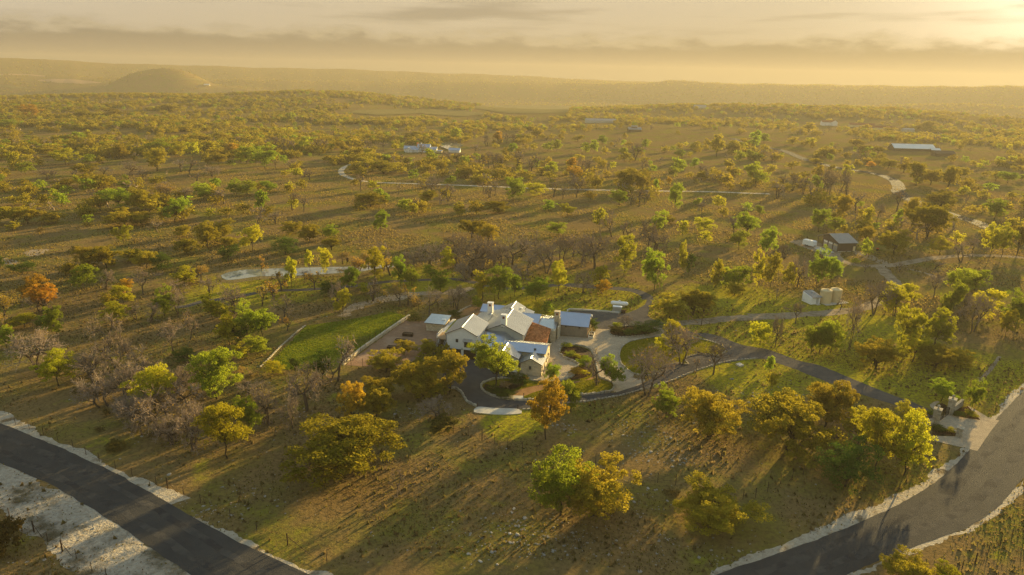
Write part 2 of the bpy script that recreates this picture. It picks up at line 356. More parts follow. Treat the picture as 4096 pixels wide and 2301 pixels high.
# ------------------------------------------------------------------ surveyed positions (metres, camera at the origin)
TREES = [
('O',-27.9,100.2,9.0,18.6,1,'wide olive-gold oak behind the bottom end of the dark road'),
('Y',-48.7,104.2,10.7,8.4,1,'golden-yellow tree in front and left of the walled green terrace'),
('G',-47.8,111.8,7.4,5.2,1,'bright green tree in front and left of the walled green terrace, second nearest'),
('G',-60.1,126.8,10.2,10.2,1,'bright green tree in front and left of the walled green terrace, nearest to it'),
('Y',-69.4,120.6,9.6,8.9,1,'golden-yellow tree right of the road edge at far left'),
('B',-88.7,132.5,7.6,7.3,1,'bare grey tree behind and right of the road edge at far left, second nearest'),
('B',-83.0,130.5,6.5,4.9,1,'bare grey tree behind and right of the road edge at far left, fourth nearest'),
('B',-77.2,127.1,7.4,6.1,1,'bare grey tree right of the road edge at far left, fourth nearest'),
('B',-81.3,122.1,5.2,6.2,1,'small bare grey tree right of the road edge at far left, nearest to it'),
('B',-64.2,111.4,9.8,7.7,1,'bare grey tree behind and right of the dark road at left, second nearest'),
('B',-55.8,107.0,9.2,5.5,1,'bare grey tree behind and right of the dark road at left, third nearest'),
('B',-60.2,109.6,6.0,4.5,1,'bare grey tree behind and right of the dark road at left, nearest to it'),
('B',-46.0,116.9,9.0,5.1,1,'slender bare grey tree in front and left of the walled green terrace'),
('B',-40.9,115.3,7.4,2.6,1,'slender bare grey tree in front of the walled green terrace'),
('B',-67.1,131.3,5.5,5.3,1,'small bare grey tree left of the walled green terrace, second nearest'),
('B',-71.9,117.3,6.3,5.4,1,'bare grey tree right of the road edge at far left, second nearest'),
('B',-72.7,125.2,4.3,4.7,1,'small bare grey tree right of the road edge at far left, fourth nearest'),
('J',-88.8,127.8,1.9,2.6,0,'low scrubby bush behind and right of the road edge at far left'),
('J',-77.9,119.3,1.4,2.1,0,'low scrubby bush right of the road edge at far left, third nearest'),
('J',-69.2,112.6,1.2,1.7,0,'low scrubby bush behind the dark road at left, second nearest'),
('J',-76.0,112.9,0.8,1.7,0,'low scrubby bush right of the road edge at far left, nearest to it'),
('J',-69.2,106.5,1.4,2.7,1,'low scrubby bush behind the dark road at left, nearest to it'),
('J',-69.6,79.4,4.3,3.7,1,'low scrubby bush left of the dark road at left, second nearest'),
('J',-70.9,83.1,2.3,2.0,0,'low scrubby bush left of the dark road at left, nearest to it'),
('O',-28.1,141.9,5.0,8.0,1,'small olive-gold oak in front and left of the planter boxes'),
('O',-25.5,151.9,3.8,4.4,1,'small olive-gold oak in front and right of the planter boxes, nearest to it'),
('O',-20.2,152.3,3.5,5.1,1,'small olive-gold oak right of the planter boxes'),
('O',-16.0,148.2,4.2,3.2,0,'small olive-gold oak left of the white two-storey garage'),
('O',-19.1,128.8,8.0,8.6,1,'olive-gold oak in front of the planter boxes, nearest to it'),
('O',-12.8,133.2,8.3,6.9,1,'olive-gold oak in front of the white two-storey garage'),
('O',-26.8,128.0,4.9,6.6,1,'small olive-gold oak in front of the planter boxes'),
('O',-25.8,119.8,6.4,6.6,1,'olive-gold oak in front of the planter boxes, second nearest'),
('O',-15.8,130.5,2.9,5.5,1,'small olive-gold oak in front and left of the white two-storey garage'),
('O',-19.2,140.8,3.9,6.5,1,'small olive-gold oak in front and right of the planter boxes, second nearest'),
('B',-37.6,136.6,10.7,7.0,1,'bare grey tree in front and right of the walled green terrace'),
('B',-40.2,122.4,10.0,6.4,1,'bare grey tree in front of the walled green terrace'),
('A',-29.8,116.5,8.6,5.4,1,'orange autumn tree in front and left of the planter boxes'),
('D',-40.9,136.0,6.7,4.7,1,'dark green dense tree in front of the walled green terrace'),
('D',-48.1,140.0,4.0,2.4,0,'small dark green dense tree in front and left of the walled green terrace'),
('B',-43.8,135.6,4.9,3.8,1,'small bare grey tree in front of the walled green terrace'),
('B',-77.4,179.4,8.9,6.5,1,'bare grey tree in front and left of the near pond'),
('Y',-70.3,158.1,5.3,3.9,1,'small golden-yellow tree in front of the near pond'),
('G',-66.2,159.7,9.4,5.8,1,'bright green tree in front of the near pond'),
('G',-62.3,159.9,7.6,6.6,1,'bright green tree behind and left of the walled green terrace'),
('D',-67.3,157.6,4.6,4.1,1,'small dark green dense tree left of the walled green terrace'),
('G',-60.2,150.5,4.5,5.6,1,'small bright green tree left of the walled green terrace'),
('Y',-62.2,146.6,4.0,4.3,1,'small golden-yellow tree left of the walled green terrace'),
('Y',-52.8,139.7,2.8,4.8,1,'small golden-yellow tree in front and left of the walled green terrace'),
('S',-58.1,136.6,2.9,3.4,1,'small half-leafed yellowish tree in front and left of the walled green terrace'),
('S',-58.3,166.4,3.6,3.0,0,'small half-leafed yellowish tree behind and left of the walled green terrace'),
('B',-61.7,174.8,6.9,5.8,1,'bare grey tree behind and left of the walled green terrace'),
('Y',-46.9,179.3,7.6,4.6,1,'golden-yellow tree behind and right of the walled green terrace'),
('D',-55.1,195.8,4.7,5.7,1,'small dark green dense tree behind the walled green terrace'),
('S',-32.6,188.7,6.9,5.7,1,'half-leafed yellowish tree behind and left of the stone shed, second nearest'),
('S',-30.3,189.3,6.2,4.0,0,'half-leafed yellowish tree behind and left of the stone shed, nearest to it'),
('B',-23.1,181.2,8.4,6.8,1,'bare grey tree behind the stone shed, nearest to it'),
('B',-15.7,186.3,7.4,4.8,1,'bare grey tree behind and right of the stone shed, nearest to it'),
('J',-26.3,176.2,2.3,3.7,0,'low scrubby bush behind and left of the stone shed'),
('B',-54.4,128.9,3.3,4.4,1,'small bare grey tree in front and left of the walled green terrace, nearest to it'),
('B',-103.2,136.8,10.4,8.9,1,'bare grey tree behind the road edge at far left'),
('Y',-95.5,131.5,7.8,7.6,1,'golden-yellow tree behind and right of the road edge at far left'),
('A',-137.0,186.0,7.3,8.4,1,'orange autumn tree in front of the pale rock outcrop, nearest to it'),
('A',-127.6,175.6,8.4,7.2,1,'orange autumn tree in front of the pale rock outcrop, second nearest'),
('B',-129.6,177.1,5.2,7.0,1,'small bare grey tree in front of the pale rock outcrop'),
('G',-112.7,157.8,8.4,4.1,1,'slender bright green tree in front of the pale rock outcrop'),
('D',-119.8,163.3,3.6,4.0,1,'small dark green dense tree in front of the pale rock outcrop, second nearest'),
('Y',-125.8,165.0,3.6,6.3,1,'small golden-yellow tree in front of the pale rock outcrop'),
('S',-131.9,166.8,8.0,5.8,1,'half-leafed yellowish tree in front of the pale rock outcrop'),
('G',-120.6,151.3,5.3,3.9,1,'small bright green tree behind the road edge at far left'),
('S',-127.1,158.7,6.0,3.9,1,'small half-leafed yellowish tree in front of the pale rock outcrop'),
('G',-129.9,197.4,7.7,7.2,1,'bright green tree in front and right of the pale rock outcrop'),
('D',-158.9,214.6,3.5,5.7,1,'small dark green dense tree in front of the pale rock outcrop, nearest to it'),
('O',-142.4,211.2,4.6,5.3,1,'small olive-gold oak in front and right of the pale rock outcrop, nearest to it'),
('B',-124.2,198.8,6.1,4.7,1,'bare grey tree in front and right of the pale rock outcrop, nearest to it'),
('B',-110.1,193.9,8.6,7.0,1,'bare grey tree left of the near pond'),
('A',-115.1,194.0,4.6,4.6,1,'small orange autumn tree in front and right of the pale rock outcrop'),
('Y',-109.7,182.6,6.5,6.0,1,'golden-yellow tree in front and right of the pale rock outcrop'),
('Y',-104.8,170.0,5.7,6.7,1,'small golden-yellow tree in front and right of the pale rock outcrop'),
('O',-114.6,183.9,3.7,4.1,0,'small olive-gold oak in front and right of the pale rock outcrop, second nearest'),
('Y',-101.9,202.9,6.5,7.0,1,'golden-yellow tree left of the near pond'),
('S',-99.9,209.5,4.7,5.3,1,'small half-leafed yellowish tree left of the near pond, nearest to it'),
('B',-99.6,195.6,4.6,5.0,1,'small bare grey tree left of the near pond, second nearest'),
('G',-94.8,175.7,7.9,5.8,1,'bright green tree in front and left of the near pond'),
('B',-92.0,177.4,6.9,3.5,1,'slender bare grey tree in front and left of the near pond, nearest to it'),
('B',-96.1,170.9,5.2,4.4,1,'small bare grey tree in front and left of the near pond, nearest to it'),
('B',-101.2,172.9,4.1,3.4,0,'small bare grey tree in front and left of the near pond, second nearest'),
('B',-80.2,159.0,8.4,3.9,1,'slender bare grey tree in front and left of the near pond, second nearest'),
('B',-79.5,149.0,9.3,4.4,1,'slender bare grey tree in front and left of the near pond, third nearest'),
('B',-96.7,151.7,8.7,7.2,1,'bare grey tree in front and right of the pale rock outcrop, second nearest'),
('B',-92.0,150.2,6.8,3.9,1,'slender bare grey tree in front and right of the pale rock outcrop'),
('B',-86.9,144.0,6.3,3.3,1,'slender bare grey tree behind and right of the road edge at far left'),
('D',-75.1,145.2,3.4,5.2,1,'small dark green dense tree in front and left of the near pond'),
('B',-70.5,145.5,1.9,1.1,0,'small bare grey tree left of the walled green terrace, nearest to it'),
('B',-91.0,136.6,6.6,5.1,1,'bare grey tree behind and right of the road edge at far left, third nearest'),
('B',-81.0,136.1,3.5,4.7,1,'small bare grey tree behind and right of the road edge at far left, second nearest'),
('Y',-80.6,173.0,7.3,4.7,1,'golden-yellow tree in front and left of the near pond'),
('Y',-77.5,173.2,4.6,5.2,1,'small golden-yellow tree in front and left of the near pond'),
('Y',-69.3,156.1,7.5,7.2,1,'golden-yellow tree in front of the near pond'),
('O',-214.5,286.8,7.5,9.3,1,'olive-gold oak behind and left of the pale rock outcrop'),
('O',-208.6,287.5,6.8,9.9,1,'wide olive-gold oak behind the pale rock outcrop, nearest to it'),
('O',-199.4,289.6,5.1,8.8,1,'small olive-gold oak behind the pale rock outcrop, nearest to it'),
('O',-232.3,334.1,4.9,6.7,0,'small olive-gold oak behind the pale rock outcrop, second nearest'),
('G',-220.8,329.4,7.0,7.3,0,'bright green tree behind the pale rock outcrop'),
('O',-196.4,319.9,8.0,7.1,0,'olive-gold oak behind and right of the pale rock outcrop, nearest to it'),
('G',-188.4,321.9,10.5,14.9,1,'wide bright green tree behind and right of the pale rock outcrop, nearest to it'),
('O',-177.0,320.9,10.6,11.6,1,'olive-gold oak behind and right of the pale rock outcrop, second nearest'),
('G',-150.1,297.4,10.5,11.2,1,'bright green tree behind and left of the near pond, nearest to it'),
('O',-167.6,288.5,6.5,15.1,1,'wide olive-gold oak behind and right of the pale rock outcrop, nearest to it'),
('O',-161.4,290.7,5.4,8.8,1,'small olive-gold oak right of the pale rock outcrop, second nearest'),
('G',-162.3,354.3,8.6,9.2,1,'bright green tree behind and left of the near pond, second nearest'),
('G',-170.8,389.7,5.9,7.8,0,'small bright green tree behind the near pond'),
('G',-151.3,369.8,8.9,9.6,1,'bright green tree left of the pale track hairpin, second nearest'),
('G',-144.8,369.3,8.0,8.5,1,'bright green tree left of the pale track hairpin, nearest to it'),
('G',-138.8,383.9,6.0,9.2,1,'wide bright green tree left of the pale track hairpin'),
('S',-177.9,348.3,9.2,11.9,1,'wide half-leafed yellowish tree behind and left of the near pond'),
('B',-165.8,341.8,8.3,6.2,0,'bare grey tree behind and left of the near pond, nearest to it'),
('B',-147.4,343.9,7.7,7.6,0,'bare grey tree behind the near pond'),
('B',-108.9,331.5,9.1,6.0,0,'bare grey tree in front and left of the pale track hairpin'),
('B',-102.4,328.7,7.8,4.6,0,'slender bare grey tree in front and left of the pale track hairpin'),
('G',-121.5,324.8,10.2,6.6,0,'bright green tree in front and left of the pale track hairpin'),
('Y',-150.7,256.8,7.0,7.6,1,'golden-yellow tree right of the pale rock outcrop'),
('O',-133.6,269.2,4.7,6.3,1,'small olive-gold oak behind and left of the near pond, third nearest'),
('O',-116.9,262.6,8.2,12.8,1,'wide olive-gold oak behind and left of the near pond'),
('O',-116.5,253.2,8.7,6.7,1,'olive-gold oak behind and left of the near pond'),
('Y',-98.0,249.4,9.7,8.7,1,'golden-yellow tree behind the near pond'),
('O',-109.0,255.2,3.9,6.2,1,'small olive-gold oak behind and left of the near pond, nearest to it'),
('D',-100.5,233.8,5.7,7.4,1,'small dark green dense tree behind and left of the near pond'),
('O',-119.2,242.1,5.8,8.2,1,'small olive-gold oak behind and left of the near pond, second nearest'),
('O',-141.9,220.0,7.4,8.6,1,'olive-gold oak right of the pale rock outcrop, nearest to it'),
('O',-137.2,222.1,7.5,8.7,1,'olive-gold oak right of the pale rock outcrop, second nearest'),
('O',-133.0,231.1,4.4,7.1,1,'small olive-gold oak right of the pale rock outcrop, nearest to it'),
('O',-124.3,223.0,5.9,7.6,1,'small olive-gold oak left of the near pond'),
('D',-117.4,219.9,6.0,6.6,1,'dark green dense tree left of the near pond'),
('D',-163.3,214.2,2.7,4.4,0,'small dark green dense tree in front and left of the pale rock outcrop'),
('D',-169.6,217.0,4.6,3.2,0,'small dark green dense tree left of the pale rock outcrop'),
('D',-84.1,244.6,6.3,10.5,1,'wide dark green dense tree behind and right of the near pond'),
('O',-92.3,278.6,5.2,8.5,1,'small olive-gold oak behind and right of the near pond, nearest to it'),
('O',-81.0,264.9,7.3,8.1,1,'olive-gold oak behind and right of the near pond'),
('G',-75.0,273.4,5.5,6.4,1,'small bright green tree in front of the pale track hairpin'),
('O',-69.3,253.4,4.6,6.7,1,'small olive-gold oak behind and right of the near pond, second nearest'),
('J',-192.7,271.6,2.5,3.3,0,'low scrubby bush behind the pale rock outcrop'),
('J',-182.0,286.2,1.9,4.1,0,'low scrubby bush behind and right of the pale rock outcrop'),
('B',-148.1,277.9,4.5,4.5,0,'small bare grey tree behind and left of the near pond'),
('J',-161.0,242.7,2.1,4.5,0,'low scrubby bush right of the pale rock outcrop'),
('B',-110.5,289.8,5.2,5.3,0,'small bare grey tree behind the near pond, nearest to it'),
('B',-106.0,299.0,5.4,6.1,0,'small bare grey tree behind the near pond, second nearest'),
('J',-77.5,247.8,1.6,4.1,0,'low scrubby bush behind and right of the near pond'),
('S',-101.7,210.9,4.4,4.8,0,'small half-leafed yellowish tree left of the near pond, second nearest'),
('B',-91.8,197.0,5.4,4.9,1,'small bare grey tree left of the near pond, nearest to it'),
('S',-71.9,186.1,6.2,3.6,0,'slender half-leafed yellowish tree in front and right of the near pond'),
('S',-70.2,191.7,5.8,4.3,0,'small half-leafed yellowish tree in front and right of the near pond'),
('O',-72.7,344.6,7.1,15.1,1,'wide olive-gold oak in front and right of the pale track hairpin'),
('G',-69.5,357.3,7.1,7.5,0,'bright green tree in front and right of the pale track hairpin, nearest to it'),
('G',-52.9,329.0,7.3,7.3,0,'bright green tree in front and right of the pale track hairpin, third nearest'),
('Y',-47.9,324.3,5.7,3.9,0,'small golden-yellow tree in front of the far white ranch house'),
('G',-56.1,282.9,10.0,6.6,1,'bright green tree in front and right of the pale track hairpin, second nearest'),
('O',-45.5,357.2,6.9,10.0,1,'wide olive-gold oak in front of the far white ranch house'),
('O',-8.0,336.6,5.3,12.1,1,'small olive-gold oak in front and left of the straight pale track'),
('O',-18.2,330.9,6.5,7.3,0,'olive-gold oak in front and left of the straight pale track, nearest to it'),
('O',-26.0,324.9,6.4,7.2,0,'olive-gold oak left of the straight pale track'),
('G',-0.3,369.9,12.6,10.4,1,'tall bright green tree left of the straight pale track'),
('Y',12.4,389.3,7.7,13.2,1,'wide golden-yellow tree in front of the straight pale track'),
('G',-39.7,426.6,5.1,7.2,0,'small bright green tree in front and right of the far white ranch house'),
('Y',-81.6,396.4,5.7,6.7,0,'small golden-yellow tree in front and right of the pale track hairpin'),
('G',17.8,344.1,5.2,7.3,0,'small bright green tree in front and right of the straight pale track'),
('Y',26.6,332.5,5.8,8.0,1,'small golden-yellow tree in front and right of the straight pale track'),
('G',19.3,287.5,5.7,8.2,1,'small bright green tree in front of the straight pale track'),
('Y',38.2,296.1,10.2,6.6,0,'golden-yellow tree in front and right of the straight pale track'),
('G',64.5,298.7,9.1,7.3,1,'bright green tree behind the white propane tank'),
('G',55.7,359.9,8.6,9.4,1,'bright green tree right of the straight pale track'),
('A',41.8,372.8,6.0,7.5,0,'small orange autumn tree right of the straight pale track'),
('O',52.1,426.5,7.0,8.5,0,'olive-gold oak right of the straight pale track'),
('O',67.1,411.1,13.4,13.8,1,'tall olive-gold oak in front of the dark-roofed cabin, nearest to it'),
('O',77.1,411.8,11.8,9.9,1,'tall olive-gold oak in front of the dark-roofed cabin, second nearest'),
('B',-87.9,390.6,10.9,4.7,0,'slender bare grey tree in front and right of the pale track hairpin'),
('B',-65.3,384.1,6.3,2.7,0,'slender bare grey tree right of the pale track hairpin'),
('B',-47.0,391.2,10.2,10.9,1,'bare grey tree in front of the far white ranch house, nearest to it'),
('B',-35.5,365.6,9.6,6.6,0,'bare grey tree in front of the far white ranch house, second nearest'),
('B',-13.6,378.3,6.8,6.1,0,'bare grey tree left of the straight pale track'),
('B',-10.9,387.8,8.4,3.9,0,'slender bare grey tree left of the straight pale track'),
('B',22.4,385.9,10.1,6.2,0,'bare grey tree right of the straight pale track, nearest to it'),
('B',27.3,378.9,6.8,5.3,0,'bare grey tree right of the straight pale track, second nearest'),
('B',35.5,386.2,11.8,9.3,1,'tall bare grey tree right of the straight pale track'),
('B',63.2,366.0,7.3,4.4,0,'bare grey tree in front of the dark-roofed cabin, third nearest'),
('B',66.7,361.2,9.5,6.5,0,'bare grey tree in front of the dark-roofed cabin, second nearest'),
('B',71.8,371.1,7.4,4.5,0,'bare grey tree in front of the dark-roofed cabin, nearest to it'),
('B',42.3,287.0,11.7,7.6,1,'tall bare grey tree in front and right of the straight pale track'),
('B',47.8,282.3,8.2,5.2,0,'bare grey tree behind the white propane tank, second nearest'),
('B',-29.2,232.5,8.8,8.2,1,'bare grey tree behind the stone shed, third nearest'),
('B',-34.7,230.3,6.9,6.2,1,'bare grey tree behind the stone shed, second nearest'),
('B',-20.0,231.4,12.1,8.1,1,'tall bare grey tree behind the stone shed, nearest to it'),
('B',-14.1,221.5,14.8,10.6,1,'tall bare grey tree behind the stone shed, second nearest'),
('B',-10.4,230.4,8.3,6.7,1,'bare grey tree behind and right of the stone shed, fourth nearest'),
('B',-6.3,234.3,9.4,8.2,1,'bare grey tree in front and left of the straight pale track, second nearest'),
('B',-3.2,225.7,11.4,8.4,1,'bare grey tree in front of the straight pale track, fifth nearest'),
('B',0.0,236.7,11.8,9.8,1,'tall bare grey tree in front of the straight pale track'),
('B',5.6,223.0,8.5,7.4,1,'bare grey tree behind and left of the twin-door stone garage'),
('B',11.8,226.8,11.4,8.4,1,'bare grey tree in front of the straight pale track, fourth nearest'),
('B',17.9,241.9,10.6,7.5,1,'bare grey tree in front of the straight pale track, third nearest'),
('B',25.3,240.6,11.0,7.9,1,'bare grey tree behind and left of the white propane tank, second nearest'),
('B',29.3,234.4,13.9,10.6,1,'tall bare grey tree behind the white propane tank, nearest to it'),
('B',-12.8,221.6,6.7,5.5,1,'bare grey tree behind and right of the stone shed, third nearest'),
('B',9.2,251.2,9.9,7.7,1,'bare grey tree in front of the straight pale track, nearest to it'),
('B',3.0,248.7,9.8,8.7,1,'bare grey tree in front of the straight pale track, second nearest'),
('B',55.7,259.4,9.7,9.0,1,'bare grey tree behind and right of the white propane tank'),
('B',47.3,236.7,8.0,6.8,1,'bare grey tree behind the white propane tank, nearest to it'),
('B',22.5,250.3,8.9,6.7,1,'bare grey tree in front and right of the straight pale track'),
('B',-15.1,215.4,6.4,6.3,1,'bare grey tree behind and right of the stone shed, second nearest'),
('B',1.0,219.3,5.2,6.4,1,'small bare grey tree behind and left of the twin-door stone garage, second nearest'),
('B',3.5,218.4,5.5,5.9,1,'small bare grey tree behind and left of the twin-door stone garage, nearest to it'),
('B',-8.9,240.7,9.8,7.9,1,'bare grey tree in front and left of the straight pale track, nearest to it'),
('B',-26.1,239.3,7.8,6.9,1,'bare grey tree behind the stone shed, fourth nearest'),
('O',-17.3,279.9,7.0,10.7,1,'wide olive-gold oak in front and left of the straight pale track'),
('O',-10.2,272.7,7.1,8.8,1,'olive-gold oak in front and left of the straight pale track, second nearest'),
('S',-25.9,262.3,4.5,6.4,1,'small half-leafed yellowish tree behind the stone shed'),
('Y',-22.1,226.0,8.8,6.1,1,'golden-yellow tree behind the stone shed'),
('S',-60.2,233.7,4.1,5.8,1,'small half-leafed yellowish tree right of the near pond, second nearest'),
('Y',-44.5,212.8,11.1,7.1,1,'golden-yellow tree behind and left of the stone shed'),
('B',-44.3,226.0,10.0,5.6,1,'slender bare grey tree behind and left of the stone shed'),
('S',-50.4,215.5,7.4,5.8,1,'half-leafed yellowish tree behind and left of the stone shed, fourth nearest'),
('S',-41.0,220.3,6.8,5.0,0,'half-leafed yellowish tree behind and left of the stone shed, third nearest'),
('S',-49.9,228.2,6.1,5.7,1,'half-leafed yellowish tree behind and left of the stone shed, fifth nearest'),
('G',-35.7,208.8,9.4,5.2,1,'slender bright green tree behind and left of the stone shed'),
('G',-32.1,209.1,6.0,5.2,1,'small bright green tree behind the stone shed, nearest to it'),
('G',-27.3,218.4,4.2,5.0,0,'small bright green tree behind the stone shed, second nearest'),
('G',-22.4,203.9,6.2,6.4,1,'bright green tree behind the stone shed'),
('G',-50.4,202.0,7.6,6.7,1,'bright green tree behind and right of the walled green terrace'),
('Y',-44.8,197.5,4.1,4.1,0,'small golden-yellow tree behind and left of the planter boxes'),
('B',-41.3,192.4,6.9,4.4,0,'bare grey tree behind the planter boxes'),
('B',-50.7,188.0,8.0,3.6,1,'slender bare grey tree behind the walled green terrace'),
('Y',-8.8,195.3,9.0,5.7,1,'golden-yellow tree behind and right of the stone shed'),
('G',-3.9,196.9,9.8,7.8,1,'bright green tree behind and right of the stone shed'),
('G',0.8,199.9,6.8,4.0,0,'slender bright green tree behind and left of the twin-door stone garage'),
('G',7.6,195.0,7.1,7.4,1,'bright green tree behind and left of the twin-door stone garage'),
('Y',14.7,204.7,9.9,6.4,1,'golden-yellow tree behind the twin-door stone garage'),
('B',22.4,205.2,7.7,5.6,1,'bare grey tree behind and left of the white propane tank, nearest to it'),
('Y',28.4,212.7,6.8,6.2,1,'golden-yellow tree behind and left of the white propane tank'),
('A',28.2,203.6,4.6,5.1,1,'small orange autumn tree behind and left of the white propane tank'),
('G',-9.9,187.0,3.7,2.9,0,'small bright green tree behind and right of the stone shed'),
('Y',7.5,185.7,3.5,2.9,0,'small golden-yellow tree behind and left of the twin-door stone garage'),
('G',10.3,185.6,3.1,3.3,0,'small bright green tree behind and left of the twin-door stone garage'),
('Y',38.3,225.5,13.7,7.0,1,'tall golden-yellow tree behind the white propane tank'),
('G',45.3,208.3,13.3,7.6,1,'tall bright green tree behind and right of the white propane tank'),
('O',44.6,182.6,6.5,8.1,1,'wide olive-gold oak behind and right of the kerbed shrub bed'),
('O',52.2,186.0,6.9,7.7,1,'olive-gold oak left of the pale track east of the drive'),
('O',56.0,188.8,5.8,6.9,1,'small olive-gold oak behind and left of the pale track east of the drive, second nearest'),
('Y',39.5,154.7,9.4,5.6,1,'slender golden-yellow tree behind the round driveway lawn'),
('Y',37.4,155.6,5.2,4.8,1,'small golden-yellow tree behind the round driveway lawn'),
('B',40.5,149.7,9.8,7.6,1,'bare grey tree behind and right of the round driveway lawn'),
('B',29.2,132.6,11.2,9.3,1,'bare grey tree in front and left of the round driveway lawn'),
('B',46.6,144.4,9.5,6.9,1,'bare grey tree right of the round driveway lawn'),
('B',19.0,137.2,8.9,6.4,1,'bare grey tree behind the garden island'),
('G',22.1,136.1,7.2,5.4,1,'bright green tree behind and right of the garden island'),
('G',60.2,146.1,3.9,2.3,0,'small bright green tree in front of the pale track east of the drive'),
('Y',57.5,137.7,3.5,2.7,0,'small golden-yellow tree in front of the pale track east of the drive'),
('G',31.2,122.9,6.4,5.4,1,'bright green tree in front of the round driveway lawn'),
('B',42.6,144.5,4.1,1.4,0,'small bare grey tree right of the round driveway lawn'),
('Y',62.9,161.1,7.2,5.5,1,'golden-yellow tree in front of the pale track east of the drive'),
('B',67.2,162.0,9.7,2.6,1,'slender bare grey tree right of the pale track east of the drive'),
('B',79.5,180.4,7.7,5.5,1,'bare grey tree right of the pale track east of the drive'),
('B',81.9,201.7,3.7,1.9,0,'small bare grey tree behind and right of the pale track east of the drive'),
('B',30.8,172.2,4.3,4.2,1,'small bare grey tree behind and left of the kerbed shrub bed'),
('A',6.8,113.2,11.7,7.3,1,'tall orange autumn tree right of the concrete apron'),
('G',12.2,124.7,6.4,3.9,1,'bright green tree left of the garden island'),
('B',-17.6,94.3,4.8,2.4,1,'small bare grey tree behind and right of the bottom end of the dark road'),
('J',-12.6,116.7,2.2,4.2,1,'low scrubby bush left of the concrete apron'),
('B',-13.6,119.6,4.5,5.9,1,'small bare grey tree left of the concrete apron'),
('G',-3.2,134.8,11.5,9.6,1,'bright green tree left of the stone-gabled wing'),
('G',9.2,136.8,4.9,3.4,1,'small bright green tree in front and right of the stone-gabled wing'),
('G',8.2,90.1,11.2,9.4,1,'bright green tree behind and left of the front pasture fence'),
('O',13.1,90.3,9.1,10.8,1,'olive-gold oak right of the front pasture fence'),
('O',31.6,88.8,5.3,11.7,1,'small olive-gold oak right of the front pasture fence'),
('O',37.9,115.5,8.5,11.1,1,'wide olive-gold oak in front and right of the round driveway lawn'),
('O',50.9,110.7,10.6,13.8,1,'wide olive-gold oak in front of the pale track east of the drive'),
('J',26.6,96.2,1.0,2.5,0,'low scrubby bush right of the front pasture fence'),
('G',82.8,347.3,14.7,6.5,1,'tall bright green tree in front and right of the dark-roofed cabin'),
('G',85.5,412.3,7.5,4.1,0,'slender bright green tree in front of the dark-roofed cabin'),
('A',98.1,434.4,6.5,3.7,0,'slender orange autumn tree in front and right of the dark-roofed cabin'),
('J',118.4,445.2,3.6,3.8,0,'low scrubby bush in front and right of the dark-roofed cabin'),
('O',135.9,439.0,8.3,8.7,0,'olive-gold oak in front and right of the dark-roofed cabin, second nearest'),
('G',154.0,436.6,15.3,14.9,1,'tall bright green tree behind and left of the brown barn'),
('B',131.5,448.9,6.9,3.8,0,'slender bare grey tree in front and right of the dark-roofed cabin, second nearest'),
('B',134.1,445.0,8.0,3.8,0,'slender bare grey tree in front and right of the dark-roofed cabin, third nearest'),
('G',99.4,367.6,4.2,5.0,0,'small bright green tree in front and right of the dark-roofed cabin'),
('B',94.2,338.2,8.3,3.4,0,'slender bare grey tree in front and right of the dark-roofed cabin, fourth nearest'),
('Y',108.3,358.1,6.9,6.7,0,'golden-yellow tree in front and right of the dark-roofed cabin'),
('G',125.0,343.9,5.2,5.9,0,'small bright green tree behind and left of the brown barn'),
('B',117.7,345.7,4.1,5.5,0,'small bare grey tree behind and left of the brown barn'),
('G',101.4,291.8,10.7,10.6,1,'bright green tree left of the brown barn, second nearest'),
('O',73.8,317.1,4.2,5.5,0,'small olive-gold oak in front of the dark-roofed cabin'),
('Y',73.5,290.1,6.9,5.3,0,'golden-yellow tree behind and right of the white propane tank'),
('Y',84.6,297.0,7.4,9.3,1,'wide golden-yellow tree behind and right of the white propane tank'),
('Y',79.9,277.9,4.8,4.7,0,'small golden-yellow tree behind and left of the pale track east of the drive'),
('B',53.3,263.0,13.4,5.8,1,'tall bare grey tree behind the white propane tank, second nearest'),
('Y',58.1,225.4,12.2,3.8,1,'tall golden-yellow tree behind and right of the white propane tank'),
('D',61.1,227.4,7.6,4.0,0,'slender dark green dense tree behind and right of the white propane tank'),
('Y',65.5,210.2,10.1,4.1,1,'slender golden-yellow tree behind and left of the pale track east of the drive'),
('G',69.5,213.2,7.0,5.4,1,'bright green tree behind and left of the pale track east of the drive'),
('G',74.0,213.5,7.4,7.3,1,'bright green tree behind the pale track east of the drive, nearest to it'),
('O',70.5,206.1,3.8,5.8,1,'olive-gold oak behind and left of the pale track east of the drive, nearest to it'),
('Y',80.4,214.5,12.4,4.1,1,'tall golden-yellow tree behind the pale track east of the drive, second nearest'),
('Y',84.2,213.7,11.8,5.7,1,'tall golden-yellow tree behind the pale track east of the drive, nearest to it'),
('G',98.2,256.8,11.5,7.1,1,'bright green tree left of the brown barn, nearest to it'),
('G',90.7,267.1,8.0,7.0,1,'bright green tree behind the pale track east of the drive, second nearest'),
('Y',90.1,214.1,8.7,5.1,1,'slender golden-yellow tree behind and left of the two water tanks'),
('G',101.6,218.8,12.3,6.5,1,'tall bright green tree behind and left of the two water tanks'),
('G',107.8,222.6,8.7,6.3,1,'bright green tree behind the two water tanks'),
('B',112.3,228.8,4.4,4.1,0,'small bare grey tree behind the two water tanks'),
('B',153.3,396.3,10.0,7.9,0,'bare grey tree behind and left of the brown barn, nearest to it'),
('B',171.4,436.7,8.5,7.4,0,'bare grey tree behind and left of the brown barn, second nearest'),
('B',173.9,410.5,11.6,6.4,0,'tall bare grey tree behind and left of the brown barn, second nearest'),
('B',181.4,398.0,17.2,7.9,1,'tall bare grey tree left of the paved road bend, third nearest'),
('B',190.7,412.1,11.1,5.3,0,'slender bare grey tree left of the paved road bend'),
